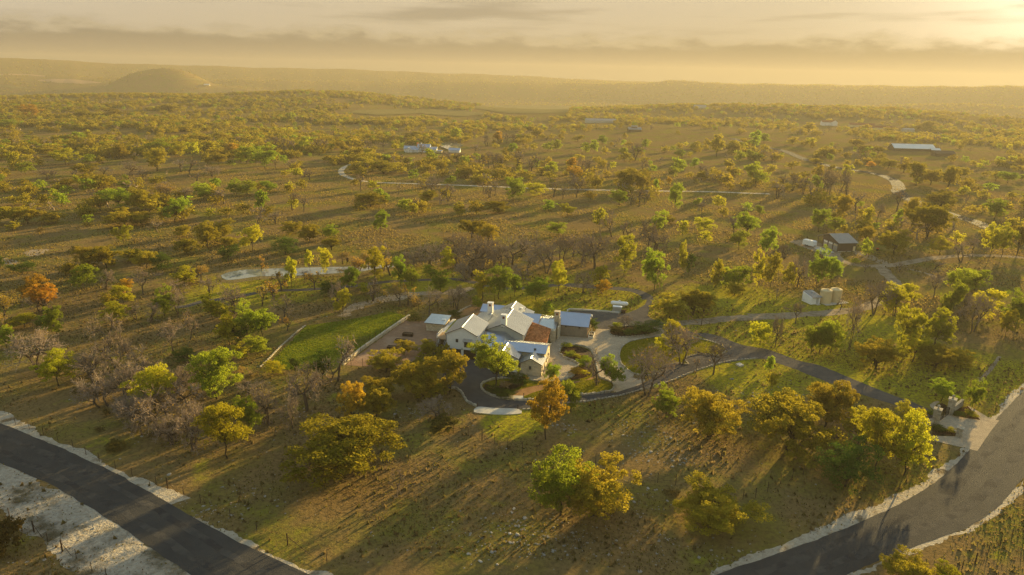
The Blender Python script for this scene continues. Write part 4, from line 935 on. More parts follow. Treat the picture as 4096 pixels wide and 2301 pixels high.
POL = {'forecourt':[(12.24,167.23),(19.84,165.95),(21.49,166.27),(22.91,172.91),(27.47,172.54),(39.24,177.15),(42.07,171.67),(37.03,165.68),(31.14,153.32),(27.75,141.75),(30.36,140.66),(29.52,138.55),(22.88,133.79),(20.09,136.49),(15.63,137.33),(11.03,138.45),(8.42,138.47),(0.55,139.61),(0.94,142.77),(2.24,142.55),(7.10,141.24),(9.23,152.59),(9.96,161.40)],
'court':[(-15.43,152.10),(-7.86,155.13),(2.24,145.64),(1.09,142.56),(0.59,139.40),(5.77,134.76),(12.26,131.54),(16.72,132.24),(19.26,132.86),(19.72,133.39),(22.88,133.79),(29.52,138.55),(34.36,144.36),(42.09,149.76),(46.42,152.23),(51.22,155.05),(52.88,151.31),(50.36,151.18),(42.86,145.96),(36.97,141.10),(31.07,137.03),(24.04,132.59),(15.97,129.19),(11.56,127.89),(13.06,127.73),(7.63,125.86),(2.34,125.07),(-2.91,125.24),(-6.72,125.57),(-8.78,128.04),(-10.15,131.87),(-11.63,133.82),(-13.43,133.99),(-15.07,139.06)],
'bays':[(33.65,143.18),(35.13,147.94),(37.66,149.77),(40.25,150.34),(41.72,151.35),(42.08,153.91),(45.55,156.72),(49.67,156.81),(52.12,156.41),(52.38,153.82),(42.86,145.96),(36.97,141.10)],
'drive':[(88.01,125.83),(85.26,132.72),(84.30,133.49),(78.99,142.15),(73.76,151.01),(70.07,153.48),(64.80,160.48),(59.16,163.32),(55.40,168.76),(51.46,171.45),(45.66,169.18),(39.05,167.66),(41.90,171.51),(40.31,173.95),(39.21,176.98),(27.47,172.54),(22.89,172.75),(22.31,177.78),(17.03,187.59),(31.69,186.05),(33.26,186.52),(37.28,190.77),(40.24,195.33),(41.72,199.98),(42.88,198.52),(40.77,191.48),(39.08,184.00),(40.78,180.62),(44.27,176.62),(47.72,173.19),(54.06,160.44),(53.12,157.66),(50.26,154.35),(50.11,151.17),(60.12,154.36),(63.28,152.61),(67.71,147.52),(67.64,147.10),(75.95,135.82),(81.11,130.45),(84.51,124.57),(84.87,122.63)],
'island':[(11.99,155.55),(12.34,157.92),(13.23,159.69),(15.92,160.68),(18.41,159.42),(19.94,156.65),(20.18,149.59),(20.17,143.07),(20.47,140.67),(22.46,139.01),(22.87,136.63),(21.85,134.40),(19.70,133.29),(13.59,131.75),(8.46,130.28),(3.45,129.08),(-0.22,129.39),(-3.07,130.47),(-5.11,132.46),(-6.15,134.60),(-5.87,136.81),(-3.55,138.98),(0.59,139.56),(3.59,139.06),(8.17,138.47),(10.93,138.50),(13.89,141.34),(14.64,143.36),(14.18,145.07),(16.11,148.03),(15.06,150.07),(13.21,151.85),(12.22,153.92)],
'mulch_a':[(12.30,155.57),(12.64,157.73),(13.33,159.14),(15.86,159.98),(18.36,158.87),(19.54,156.50),(18.06,155.75),(15.72,155.09),(16.64,152.55),(16.59,150.65),(14.43,151.47),(12.62,154.27)],
'mulch_b':[(16.75,149.72),(18.82,149.52),(18.89,146.20),(18.39,142.98),(16.66,140.92),(14.23,139.69),(11.83,138.49),(14.11,141.18),(14.89,143.49),(14.46,144.97),(16.35,147.92)],
'mulch_c':[(-5.51,136.66),(-4.71,136.44),(-3.77,135.56),(-2.42,135.76),(-1.78,137.38),(0.26,138.83),(2.92,139.51),(2.84,137.07),(1.08,134.37),(-0.47,133.02),(-0.07,132.03),(-0.27,130.18),(-2.84,130.67),(-4.53,131.82),(-5.72,133.78)],
'path_gravel':[(15.72,155.09),(18.06,155.75),(19.62,156.50),(19.89,151.45),(19.87,144.20),(20.00,141.64),(18.21,140.17),(14.62,138.90),(11.80,137.95),(10.87,137.63),(6.97,136.91),(3.53,135.17),(-0.03,132.20),(-0.24,131.20),(3.04,131.10),(4.83,132.68),(8.02,134.87),(10.76,135.78),(13.34,137.22),(16.78,139.82),(18.35,141.56),(18.81,144.73),(18.82,149.52),(19.02,152.67),(17.92,154.23),(15.56,153.13)],
'round_lawn':[(26.47,154.37),(27.88,159.81),(30.39,163.63),(34.59,166.28),(39.08,167.81),(45.84,168.81),(49.42,166.76),(52.71,164.03),(54.04,160.37),(53.08,157.79),(50.98,155.56),(48.97,156.11),(46.48,156.37),(43.67,154.77),(42.03,152.63),(42.20,150.01),(40.22,150.21),(37.61,149.52),(35.67,147.84),(34.34,144.24),(30.31,143.01),(28.12,144.04),(26.90,146.91),(26.28,149.30)],
'shrub_bed':[(26.18,170.73),(27.26,173.01),(30.34,174.96),(34.22,176.18),(37.49,175.39),(39.99,172.34),(37.87,170.03),(33.41,168.09),(29.14,166.86),(26.56,167.84)],
'apron':[(-6.51,125.63),(-2.91,125.24),(1.71,125.09),(2.44,123.33),(0.06,122.69),(-2.21,122.50),(-4.91,122.82),(-7.11,123.39)],
'small_apron':[(-0.07,131.17),(2.89,131.06),(2.82,129.67),(-0.22,129.86)],
'slab':[(53.51,150.11),(54.74,150.91),(55.31,149.59),(54.12,148.92)],
'gravel_terrace':[(-37.98,145.24),(-37.53,147.64),(-29.03,176.39),(-27.80,175.29),(-23.43,176.34),(-16.94,172.50),(-18.79,161.05),(-20.35,155.79),(-20.14,148.56),(-25.53,145.16),(-30.91,144.61)],
'terrace_lawn':[(-55.51,142.51),(-55.46,147.55),(-54.51,170.61),(-43.93,176.25),(-34.54,183.38),(-28.99,179.59),(-38.38,146.46),(-45.16,143.32),(-50.48,141.96)],
'barn_apron':[(126.00,279.53),(129.18,266.78),(124.57,265.10),(123.69,273.98)],
'barn_yard':[(118.03,284.73),(125.35,288.84),(129.56,285.79),(131.99,268.87),(128.98,261.71),(127.66,253.20),(128.83,248.84),(126.61,246.05),(124.30,249.88),(122.39,256.99),(121.09,268.54)],
'gate_court':[(87.12,125.57),(89.65,126.80),(90.24,126.71),(92.36,125.35),(95.10,124.55),(96.48,130.87),(96.82,130.72),(97.52,125.36),(98.81,124.43),(93.85,119.67),(86.53,112.24),(80.71,115.55),(81.07,117.52),(86.77,117.56),(86.74,118.97),(85.20,121.80),(84.19,122.18)],
'gate_bed_a':[(90.34,126.78),(94.04,129.76),(95.69,130.31),(96.47,130.77),(95.16,124.64),(92.39,125.40)],
'gate_bed_b':[(83.96,121.95),(85.18,121.75),(86.64,118.96),(86.39,117.74),(83.59,117.73),(81.52,117.94)],
'gate_bed_c':[(88.84,129.76),(90.48,131.26),(91.72,132.04),(92.10,130.86),(89.69,127.03),(89.24,128.61)],
'path_curve':[(88.40,130.69),(90.05,132.21),(91.37,132.95),(91.60,132.40),(90.40,131.50),(89.16,130.13),(88.19,129.03)],
'road_l':[(-148.88,139.24),(-121.33,127.43),(-95.93,114.96),(-79.54,106.91),(-64.35,98.60),(-51.15,90.28),(-38.23,82.22),(-26.19,75.89),(-13.24,68.33),(-30.20,67.86),(-41.93,75.42),(-58.83,86.56),(-73.43,95.37),(-80.14,98.60),(-86.13,101.42),(-107.95,111.41),(-132.91,122.36)],
'verge_l':[(-156.16,146.94),(-125.20,132.06),(-99.31,119.63),(-92.09,115.91),(-70.39,103.30),(-57.44,95.40),(-50.29,92.39),(-52.20,90.55),(-41.55,84.79),(-31.64,79.46),(-23.56,75.97),(-11.29,68.38),(-15.86,69.23),(-26.02,75.29),(-37.96,81.53),(-50.77,89.48),(-63.83,97.68),(-78.86,105.86),(-95.06,113.76),(-120.14,126.01),(-147.30,137.58)],
'verge_m':[(-134.51,124.06),(-108.55,112.13),(-86.58,102.03),(-80.54,99.18),(-73.79,95.92),(-59.10,87.03),(-42.10,75.80),(-30.32,68.18),(-46.99,67.40),(-56.47,74.98),(-65.14,80.92),(-76.35,87.90),(-97.70,99.13),(-122.65,111.53)],
'road_r':[(16.73,71.84),(28.23,77.53),(36.90,81.44),(49.09,87.32),(61.67,94.22),(72.17,101.32),(83.74,111.14),(93.71,120.76),(103.71,129.65),(115.07,139.75),(143.09,162.01),(180.79,188.09),(154.13,152.46),(117.48,123.85),(99.67,111.89),(89.10,103.73),(84.34,99.59),(78.71,94.89),(70.49,89.36),(62.92,85.99),(55.80,82.82),(48.81,79.24),(43.53,76.49),(38.43,73.62)],
'verge_r':[(13.66,71.76),(26.32,77.48),(35.39,81.98),(48.51,88.73),(61.12,95.59),(71.64,102.75),(78.09,107.81),(86.52,114.38),(94.80,122.42),(102.00,129.58),(113.98,140.72),(144.19,164.74),(182.70,191.66),(180.47,186.39),(143.08,160.71),(115.24,138.74),(103.81,128.59),(93.86,119.82),(83.95,110.32),(72.36,100.50),(61.92,93.49),(49.40,86.68),(37.26,80.86),(28.62,77.00),(17.12,71.17)],
'verge_s':[(38.54,73.89),(43.66,76.77),(48.95,79.54),(55.97,83.15),(63.12,86.33),(70.72,89.72),(78.98,95.29),(84.65,100.03),(89.44,104.20),(100.07,112.42),(117.99,124.49),(117.88,123.26),(99.71,110.87),(89.11,102.82),(84.49,98.75),(78.77,94.11),(70.37,88.47),(62.86,85.15),(55.72,81.88),(48.99,78.36),(43.56,75.65),(38.50,72.83)],
'patio':[(-15.07,182.39),(-14.67,185.30),(-12.98,188.38),(-11.58,189.23),(-8.46,188.18),(-8.32,185.23),(-9.43,182.28),(-12.51,181.52)],
'pond':[(-95.93,215.78),(-95.22,219.79),(-92.71,222.71),(-89.05,224.03),(-82.62,225.58),(-73.82,227.34),(-62.53,229.13),(-57.50,229.89),(-53.56,231.83),(-48.02,232.83),(-42.71,232.70),(-41.04,231.38),(-44.55,229.66),(-47.54,227.99),(-50.28,225.33),(-52.76,223.93),(-66.74,218.98),(-77.28,216.54),(-83.72,215.73),(-88.98,211.99),(-92.71,211.40)],
'pond_shore':[(-97.05,214.40),(-97.87,221.79),(-94.80,225.68),(-90.25,227.28),(-83.69,228.70),(-74.68,230.14),(-63.22,231.79),(-57.67,232.61),(-54.20,234.74),(-48.55,235.58),(-42.68,235.30),(-39.27,232.24),(-42.77,227.66),(-46.54,225.27),(-49.71,222.63),(-52.13,221.10),(-65.91,216.10),(-76.23,213.41),(-82.38,212.01),(-87.64,208.53),(-92.27,208.19)],
'outcrop':[(-177.37,239.44),(-177.84,244.13),(-174.02,245.94),(-171.67,244.67),(-170.60,240.02),(-169.39,236.73),(-171.87,235.34)],
'outcrop2':[(-181.31,230.33),(-178.74,232.06),(-173.32,229.12),(-169.56,225.76),(-170.33,223.55),(-178.30,226.87)],
'far_pond':[(-79.5,705.2),(-75.8,719.4),(-70.6,723.9),(-62.1,724.2),(-54.7,710.5),(-51.4,698.2),(-53.4,676.7),(-55.4,660.8),(-63.3,655.1),(-67.8,667.9),(-73.1,680.9)]}
LIN = {'gravel_road':[(41.78,199.47),(41.97,203.14),(41.14,205.77),(38.75,209.13),(34.31,210.63),(30.07,211.47),(22.45,212.53),(17.11,213.31),(30.08,211.62),(17.46,213.76),(9.81,211.07),(2.34,208.45),(-5.49,208.78),(-16.98,216.88),(-25.95,216.53),(-34.64,214.61),(-43.02,211.81),(-48.86,208.34),(-61.75,203.01),(-68.12,201.70),(-75.85,199.74),(-83.53,192.82),(-90.00,189.14),(-92.67,184.60),(-95.50,183.20)],
'east_track':[(43.62,177.58),(48.30,179.21),(54.44,180.60),(64.20,183.99),(79.97,186.58),(68.69,185.98),(75.81,186.43),(83.49,188.18),(95.35,191.09),(104.36,195.00),(113.04,201.38),(120.93,209.33),(128.57,217.81),(131.22,225.06),(133.94,235.90),(135.82,243.39),(136.46,246.84)],
'barn_road':[(127.62,248.21),(130.35,246.35),(133.37,246.08),(138.25,246.81),(143.54,248.27),(150.30,252.35),(157.28,256.54),(170.44,262.90),(179.29,265.58),(187.23,266.64),(196.81,266.47),(203.17,264.10),(212.13,261.05)],
'barn_spur':[(137.55,272.43),(138.64,266.44),(139.47,262.21),(139.70,256.94),(140.69,251.56),(141.64,248.12)],
'spur_two':[(145.35,243.30),(147.62,240.99),(149.15,236.75),(150.42,229.44)],
'pale_track':[(-119.5,523.7),(-123.1,517.2),(-123.7,498.4),(-121.4,480.2),(-116.5,463.2),(-110.3,450.4),(-98.7,434.4),(-84.4,427.5),(-67.2,426.0),(-50.1,425.0),(-33.0,422.9),(-11.9,420.3),(9.0,417.6),(29.7,416.0),(50.4,415.3),(75.3,415.6),(98.2,416.1),(117.7,416.4),(131.9,414.6),(140.3,413.3),(154.5,411.8)],
'paved_far':[(245.6,788.7),(250.1,723.6),(260.9,676.6),(254.4,610.7),(254.7,569.6),(258.5,541.2),(267.4,526.6),(270.4,508.2),(267.1,486.6),(260.1,466.2),(248.2,441.3),(242.7,432.7),(235.7,412.7),(230.9,389.2),(229.6,365.8),(229.4,351.7),(230.3,337.6),(228.67,325.21),(225.16,310.70)],
'dirt_track':[(-47.13,178.45),(-45.01,187.02),(-39.10,192.83),(-32.54,197.06),(-40.41,192.91),(-34.98,197.33),(-27.73,202.04),(-21.23,201.43),(-15.08,205.11),(-12.29,207.53)],
'wheel_ruts':[(122.42,159.05),(114.17,150.50),(107.04,143.54)],
'garden_wall':[(-38.67,145.31),(-38.32,146.18),(-37.64,149.09),(-36.45,154.15),(-34.29,161.17),(-31.93,168.64),(-30.22,173.83),(-28.39,179.22)],
'low_wall':[(-56.94,142.82),(-56.62,148.95),(-56.48,154.73),(-55.98,160.60),(-55.62,165.80),(-54.67,171.12)],
'drive_edge':[(60.63,154.39),(57.40,153.76),(53.56,152.73),(50.36,151.18),(46.43,148.52),(42.86,145.96),(39.87,143.49),(36.97,141.10),(33.93,138.76),(31.07,137.03),(27.75,134.89),(24.04,132.59),(19.84,130.81),(15.97,129.19),(11.56,127.89),(10.87,126.93),(7.63,125.86),(2.55,124.94)],
'court_edge':[(-6.68,125.71),(-7.85,126.86),(-8.90,128.22),(-9.57,130.02),(-10.26,131.96),(-10.90,133.04),(-11.75,133.92),(-13.44,134.04)],
'terrace_edge':[(-11.84,189.47),(-12.97,188.28),(-14.51,185.31),(-15.42,182.85)],
'lot_kerb':[(16.19,186.34),(17.00,188.42),(23.21,187.71),(27.92,186.91),(31.09,186.01)],
'stair_wall':[(-20.53,161.62),(-20.06,163.58),(-19.04,167.23),(-18.13,171.01),(-17.17,174.95),(-16.41,178.13)],
'wear_a':[(-123.66,120.86),(-88.88,105.21),(-60.37,89.93),(-40.89,77.32),(-20.61,64.74)],
'wear_b':[(-129.77,127.72),(-92.99,110.90),(-62.69,94.99),(-39.34,80.18),(-19.58,68.70)],
'wear_c':[(34.40,78.04),(41.80,81.45),(51.10,85.97),(62.05,91.75),(71.67,97.73),(81.55,105.78),(89.99,113.63),(97.90,120.63),(107.28,128.94),(130.07,146.97)],
'wear_d':[(42.63,78.73),(48.32,81.47),(53.79,84.17),(62.54,88.46),(70.99,92.95),(78.64,98.62),(85.04,104.12),(90.15,108.61),(96.89,114.53),(112.70,126.93)]}
FEN = {'front':[(-10.45,114.85),(-7.56,113.73),(-4.96,112.30),(-2.57,111.10),(-0.17,109.97),(2.48,108.73),(5.03,107.56),(7.67,106.97),(10.36,106.84),(13.01,106.39),(15.24,105.21),(17.33,103.61),(19.58,101.88),(22.28,100.52),(24.95,99.50),(27.86,99.08)],
'mid':[(30.49,97.00),(37.87,95.34),(40.03,95.80),(42.62,97.63),(45.62,100.02),(48.28,101.70),(50.63,102.97)],
'left':[(-108.83,120.15),(-92.71,114.56),(-85.13,111.06),(-76.95,106.61),(-69.80,102.37),(-61.93,98.14),(-56.84,95.93),(-54.53,94.96),(-47.61,91.30),(-41.60,87.77),(-36.54,84.80),(-31.08,81.84),(-24.57,78.29)],
'low':[(-78.44,88.82),(-74.15,86.85),(-70.96,84.92),(-68.22,83.50),(-64.88,81.43),(-61.61,79.54),(-58.82,78.17),(-55.20,75.66),(-52.52,74.41)],
'right':[(57.55,77.47),(60.36,78.41),(63.33,79.68),(65.95,80.90),(69.05,82.92),(72.33,85.13),(74.94,86.55),(78.31,88.55)],
'terrace':[(-37.85,145.64),(-37.35,147.36),(-37.01,150.89),(-36.34,153.35),(-35.75,155.88),(-35.12,158.61),(-34.27,161.17),(-33.42,163.81),(-32.62,166.80),(-31.70,169.39),(-30.84,172.04),(-30.00,174.92),(-29.08,177.57)],
'behind':[(-32.01,183.12),(-21.30,187.25),(-16.90,188.42),(-21.35,187.90),(-16.90,188.66),(-12.30,192.33),(-5.14,194.78),(4.35,194.72),(10.60,195.14),(16.26,195.92),(16.20,195.22),(21.71,194.10),(28.28,194.54),(34.33,193.47),(37.86,194.19)],
'east':[(49.42,180.29),(52.37,177.12),(56.32,174.90),(61.86,170.12),(65.98,167.72),(71.75,161.91),(76.71,157.74)],
'yard':[(-36.56,144.42),(-33.89,144.45),(-31.10,145.04)]}
SPOT = {'tank_a':(96.67,200.39),
'tank_b':(99.57,201.48),
'wh_l':(90.26,202.06),
'wh_f':(91.17,197.68),
'wh_r':(94.15,198.63),
'pad':(102.25,200.17),
'barn_a':(127.00,278.00),
'barn_b':(130.91,267.93),
'barn_c':(138.78,269.12),
'trailer_a':(121.57,278.59),
'trailer_b':(124.31,274.88),
'propane':(31.94,192.34),
'gen':(30.69,187.82),
'box':(32.26,186.45),
'bed0':(-26.59,164.69),
'bed1':(-27.75,160.21),
'bed2':(-28.93,155.50),
'boll0':(-6.55,125.62),
'boll1':(1.69,125.09),
'boll2':(-0.24,130.30),
'boll3':(2.94,130.45),
'pot0':(9.41,147.77),
'pot1':(8.92,145.80),
'pot2':(12.08,165.27),
'pier_a':(90.33,126.94),
'pier_b':(84.51,122.19),
'pier_c':(86.43,117.65),
'pier_d':(80.12,122.64),
'wing_a':(95.44,131.13),
'ranch_l':(-99.83,627.56),
'ranch_m':(-84.87,635.68),
'ranch_r':(-72.67,644.63),
'ranch_g':(-60.90,631.20),
'ranch_g2':(-51.75,631.97),
'mb_a':(368.30,675.25),
'mb_b':(412.81,670.97),
'mb_c':(385.07,635.36),
'mb_d':(399.60,625.81),
'cabin':(141.64,873.13),
'cabin2':(157.46,871.56),
'h1':(463.99,1062.33),
'h2':(494.84,1040.32),
'h3':(502.72,998.80),
'h4':(536.98,969.17),
'h5':(335.58,1327.07),
'h6':(-1135.75,2581.42),
'h7':(114.72,1060.96)}
FIELD = {'a':([(-90.0,1441.6),(-59.4,1376.8),(-13.1,1279.9),(48.1,1265.8),(93.8,1290.5)],[(-85.0,1501.1),(-72.4,2438.6),(44.9,2438.7),(138.2,2429.8),(206.3,2404.9)]),
'b':([(-276.7,1151.3),(-220.2,1135.4),(-166.9,1228.3),(-92.6,1189.2),(-49.2,1255.8)],[(-274.0,1219.9),(-243.6,1257.9),(-211.0,1296.5),(-155.5,1335.6),(-99.6,1346.9)]),
'c':([(-1778.4,2634.5),(-1684.8,2604.9),(-1607.6,2624.8),(-1572.1,2689.9)],[(-1787.3,2671.3),(-1720.9,2712.5),(-1655.8,2724.0),(-1582.6,2704.0)]),
'd':([(271.2,2856.9),(404.6,2831.4),(625.0,2781.6)],[(273.4,2882.1),(408.0,2856.8),(630.3,2807.0)]),
'f':([(-1777.9,2440.3),(-1736.9,2434.5),(-1691.2,2449.0)],[(-1798.5,2470.0),(-1760.3,2469.1),(-1715.5,2485.9)]),
'g':([(-1959.1,2699.8),(-2008.9,2883.3),(-1865.7,2815.9)],[(-2069.5,2853.4),(-2053.6,2948.7),(-1959.8,2959.3)]),
'h':([(-1205.1,2523.4),(-1149.4,2616.0),(-1150.6,2937.6)],[(-1207.5,2529.4),(-1155.7,2631.3),(-1165.8,2977.9)]),
'i':([(-314.8,2954.9),(-201.7,2956.4),(-88.4,2960.3)],[(-316.9,2974.3),(-203.1,2977.0),(-89.2,2984.3)]),
'e':([(-834.8,2869.4),(-680.6,2905.4)],[(-795.1,2927.0),(-687.7,2937.0)])}

# ------------------------------------------------------------------ terrain
def build_ground():
    rs = [8., 25., 40.]
    while rs[-1] < 4500: rs.append(rs[-1] * 1.0145)
    azs = np.concatenate([np.linspace(-180, -62, 40)[:-1], np.linspace(-62, 62, 330), np.linspace(62, 180, 40)[1:-1]])
    rr, aa = np.meshgrid(np.array(rs), np.radians(azs), indexing='ij')
    X = rr * np.sin(aa); Y = rr * np.cos(aa); Z = terr(X, Y)
    nr, na = rr.shape
    co = np.stack([X, Y, Z], -1).reshape(-1, 3)
    i = np.arange(nr - 1)[:, None] * na; j = np.arange(na)[None, :]; j2 = (j + 1) % na
    q = np.stack([i + j, i + na + j, i + na + j2, i + j2], -1).reshape(-1, 4)[:, ::-1]
    me = bpy.data.meshes.new('ground'); me.from_pydata(co.tolist() + [(0, 0, 0)], [], q.tolist() + [(int(nr * na), int(a), int((a + 1) % na)) for a in range(na)])
    me.polygons.foreach_set('use_smooth', [True] * len(me.polygons)); me.materials.append(M['ground']); me.update()
    bm = bmesh.new(); bm.from_mesh(me); bmesh.ops.recalc_face_normals(bm, faces=bm.faces)
    bm.to_mesh(me); bm.free()
    if me.polygons[0].normal.z < 0: me.flip_normals()
    return tag(link('ground', me), 'dry rolling pasture, brown and olive, running out to a far basin and escarpments', kind='structure')
M['ground'] = ground_mat()
build_ground()
rng = random.Random(5)
def smooth(p, closed=True, step=1.2, jit=0., seed=1):
    """Catmull-Rom through p, resampled, with a slightly ragged edge"""
    r = random.Random(seed); n = len(p); out = []
    for i in range(n if closed else n - 1):
        g = lambda q: Vector(p[q % n] if closed else p[min(max(q, 0), n - 1)])
        a, b, c, d = g(i - 1), g(i), g(i + 1), g(i + 2)
        k = max(1, int((c - b).length / step))
        for s in range(k):
            t = s / k
            q = .5 * ((2 * b) + (c - a) * t + (2 * a - 5 * b + 4 * c - d) * t * t + (3 * b - a - 3 * c + d) * t ** 3)
            out.append((q.x + r.uniform(-jit, jit), q.y + r.uniform(-jit, jit)))
    if not closed: out.append(tuple(p[-1]))
    return out
def ragged(q, amp, seed):
    """push an outline about by slow and quick noise"""
    r = random.Random(seed); n = len(q); w = [[r.uniform(-1, 1) for _ in range(n)] for _ in range(4)]; out = []
    for i, (x, y) in enumerate(q):
        s = [sum(w[k][(i + j) % n] for j in range(-3, 4)) / 3.2 + .45 * w[k][i] * (k < 2) + 1.2 * sum(w[k + 2][(i // 6 + j) % n] for j in (0, 1)) / 2 for k in (0, 1)]
        out.append((x + amp * s[0], y + amp * s[1]))
    return out
def lin(p, closed=True, step=1.5, jit=0., seed=1):
    r = random.Random(seed); n = len(p); out = []
    for i in range(n if closed else n - 1):
        b, c = Vector(p[i]), Vector(p[(i + 1) % n]); k = max(1, int((c - b).length / step))
        for s in range(k):
            q = b.lerp(c, s / k); j = jit if s else 0
            out.append((q.x + r.uniform(-j, j), q.y + r.uniform(-j, j)))
    if not closed: out.append(tuple(p[-1]))
    return out
def sheet(name, pts, z, m, label=None, kind='structure', cat=None, parent=None):
    v = [(x, y, z) for x, y in pts]; tri = tessellate_polygon([[Vector(q) for q in v]])
    me = bpy.data.meshes.new(name); fs = []
    for t in tri:
        a, b, c = (Vector(v[i]) for i in t)
        fs.append(t if (b - a).cross(c - a).z > 0 else t[::-1])
    me.from_pydata(v, [], fs); me.materials.append(M[m]); me.update()
    return tag(link(name, me, parent), label, cat, kind=kind)
def strip(name, pts, w, m, label, dz=.05, jit=.15, seed=3, kind='structure', wfun=None):
    p = smooth(pts, False, 2.0); r = random.Random(seed); v = []; f = []
    for i, q in enumerate(p):
        a = Vector(p[max(i - 1, 0)]); c = Vector(p[min(i + 1, len(p) - 1)]); t = (c - a).normalized(); nrm = Vector((-t.y, t.x))
        ww = (wfun(i / len(p)) if wfun else w) / 2
        for s in (-1, 0, 1):
            e = nrm * s * (ww + r.uniform(-jit, jit)); x, y = q[0] + e.x, q[1] + e.y
            v.append((x, y, float(terr(x, y)) + dz + (.0 if s else .012)))
    for i in range(len(p) - 1):
        for s in (0, 1): f.append((3 * i + s, 3 * i + s + 1, 3 * i + s + 4, 3 * i + s + 3)[::-1])
    me = bpy.data.meshes.new(name); me.from_pydata(v, [], f); me.materials.append(M[m]); me.update()
    return tag(link(name, me), label, kind=kind)
P_ = POL
sheet('verge', ragged(lin(P_['verge_l'], step=.55), .42, 1), .012, 'verge', 'pale limestone shoulder along the far side of the dark road')
sheet('verge', ragged(lin(P_['verge_m'], step=.55), .42, 2), .010, 'rubble_ground', 'wide rocky shoulder on the near side of the dark road')
sheet('verge', ragged(lin(P_['verge_r'], step=.55), .42, 4), .012, 'verge', 'pale shoulder along the inner side of the curved road')
sheet('verge', ragged(lin(P_['verge_s'], step=.55), .42, 5), .012, 'verge', 'pale shoulder along the outer side of the curved road')
sheet('road', lin(P_['road_l'], jit=.12, seed=6), .030, 'asphalt', 'straight dark asphalt road crossing the bottom left corner')
sheet('road', smooth(P_['road_r'], jit=.10, seed=7), .032, 'asphalt', 'asphalt road curving round the bottom right corner')
strip('road_wear', LIN['wear_a'], 1.1, 'asphalt_worn', 'paler wheel track worn along the near lane of the dark road', dz=.036, jit=.25)
strip('road_wear', LIN['wear_b'], 1.1, 'asphalt_worn', 'paler wheel track worn along the far lane of the dark road', dz=.036, jit=.25)
strip('road_wear', LIN['wear_c'], 1.4, 'asphalt_worn', 'paler wheel track worn along the inner lane of the curved road', dz=.038, jit=.3)
strip('road_wear', LIN['wear_d'], 1.4, 'asphalt_worn', 'paler wheel track worn along the outer lane of the curved road', dz=.038, jit=.3)
sheet('driveway', smooth(P_['drive'], step=1.0, jit=.05), .022, 'drive', 'grey asphalt drive from the entrance gate to the house and back lot')
sheet('pavement', lin(P_['bays']), .026, 'drive', 'asphalt parking bays cut into the round lawn')
sheet('driveway', lin(P_['court']), .030, 'court', 'dark asphalt loop and court in front of the white garage')
sheet('pavement', lin(P_['forecourt']), .036, 'paver', 'buff paver forecourt before the stone wing')
sheet('pavement', lin(P_['gate_court'], jit=.0), .040, 'paver', 'buff paver apron at the entrance gate')
strip('gravel_road', LIN['gravel_road'], 3.6, 'drive', 'gravel road looping behind the house and past the near pond', dz=.020, wfun=lambda t: 3.8 if t < .3 else 2.6)
strip('gravel_track', LIN['east_track'], 4.2, 'gravel', 'pale gravel track running east of the drive past the water tanks', dz=.026, jit=.5)
strip('gravel_road', LIN['barn_road'], 4.0, 'gravel', 'gravel road passing the brown barn to the right edge', dz=.03, jit=.2)
strip('gravel_track', LIN['barn_spur'], 5.0, 'gravel', 'faint gravel spur in front of the brown barn', dz=.02, jit=.9)
strip('gravel_track', LIN['spur_two'], 2.0, 'gravel', 'short pale spur below the gravel road', dz=.02, jit=.5)
strip('gravel_track', LIN['pale_track'], 3.8, 'track', 'pale two-rut track with a hairpin bend in the middle distance', dz=.12, jit=.3)
strip('far_road', LIN['paved_far'], 8.0, 'asphalt', 'paved road bending through the trees in the right background', dz=.15, jit=.1)
strip('dirt_track', LIN['dirt_track'], 4.0, 'baresoil', 'worn dirt track behind the walled terrace', dz=.016, jit=1.2)
strip('wheel_ruts', LIN['wheel_ruts'], .9, 'gravel', 'narrow pale rut beside the entrance road', dz=.02, jit=.15)
sheet('barn_yard', smooth(P_['barn_yard'], step=1.5, jit=.15), .018, 'gravel', 'gravel yard in front of the brown barn')
sheet('slab', P_['barn_apron'], .024, 'concrete', 'concrete apron at the barn doors')
sheet('garden_gravel', lin(P_['gravel_terrace'], jit=.2), .016, 'redgravel', 'reddish gravel garden with the planter boxes')
sheet('lawn', lin(P_['terrace_lawn'], jit=.4), .014, 'terrace', 'green grass terrace between the two low walls')
sheet('bare_rock', smooth(P_['outcrop'], jit=.6), .02, 'baresoil', 'pale bare patch on the slope at far left')
sheet('bare_rock', smooth(P_['outcrop2'], jit=.6), .02, 'baresoil', 'pale bare patch touching the left edge')
sheet('pond_shore', smooth(P_['pond_shore'], jit=.25), .03, 'mud', 'muddy bank round the near pond')
sheet('water', smooth(P_['pond'], jit=.1), .06, 'water', 'still near pond reflecting the sky')
def drape(name, pts, m, label, dz):
    cx = sum(p[0] for p in pts) / len(pts); cy_ = sum(p[1] for p in pts) / len(pts); z = max(float(terr(*p)) for p in pts) + dz
    return sheet(name, pts, z, m, label)
drape('water', smooth(P_['far_pond'], step=3), 'water', 'bright far pond beside the far white ranch house', .25)
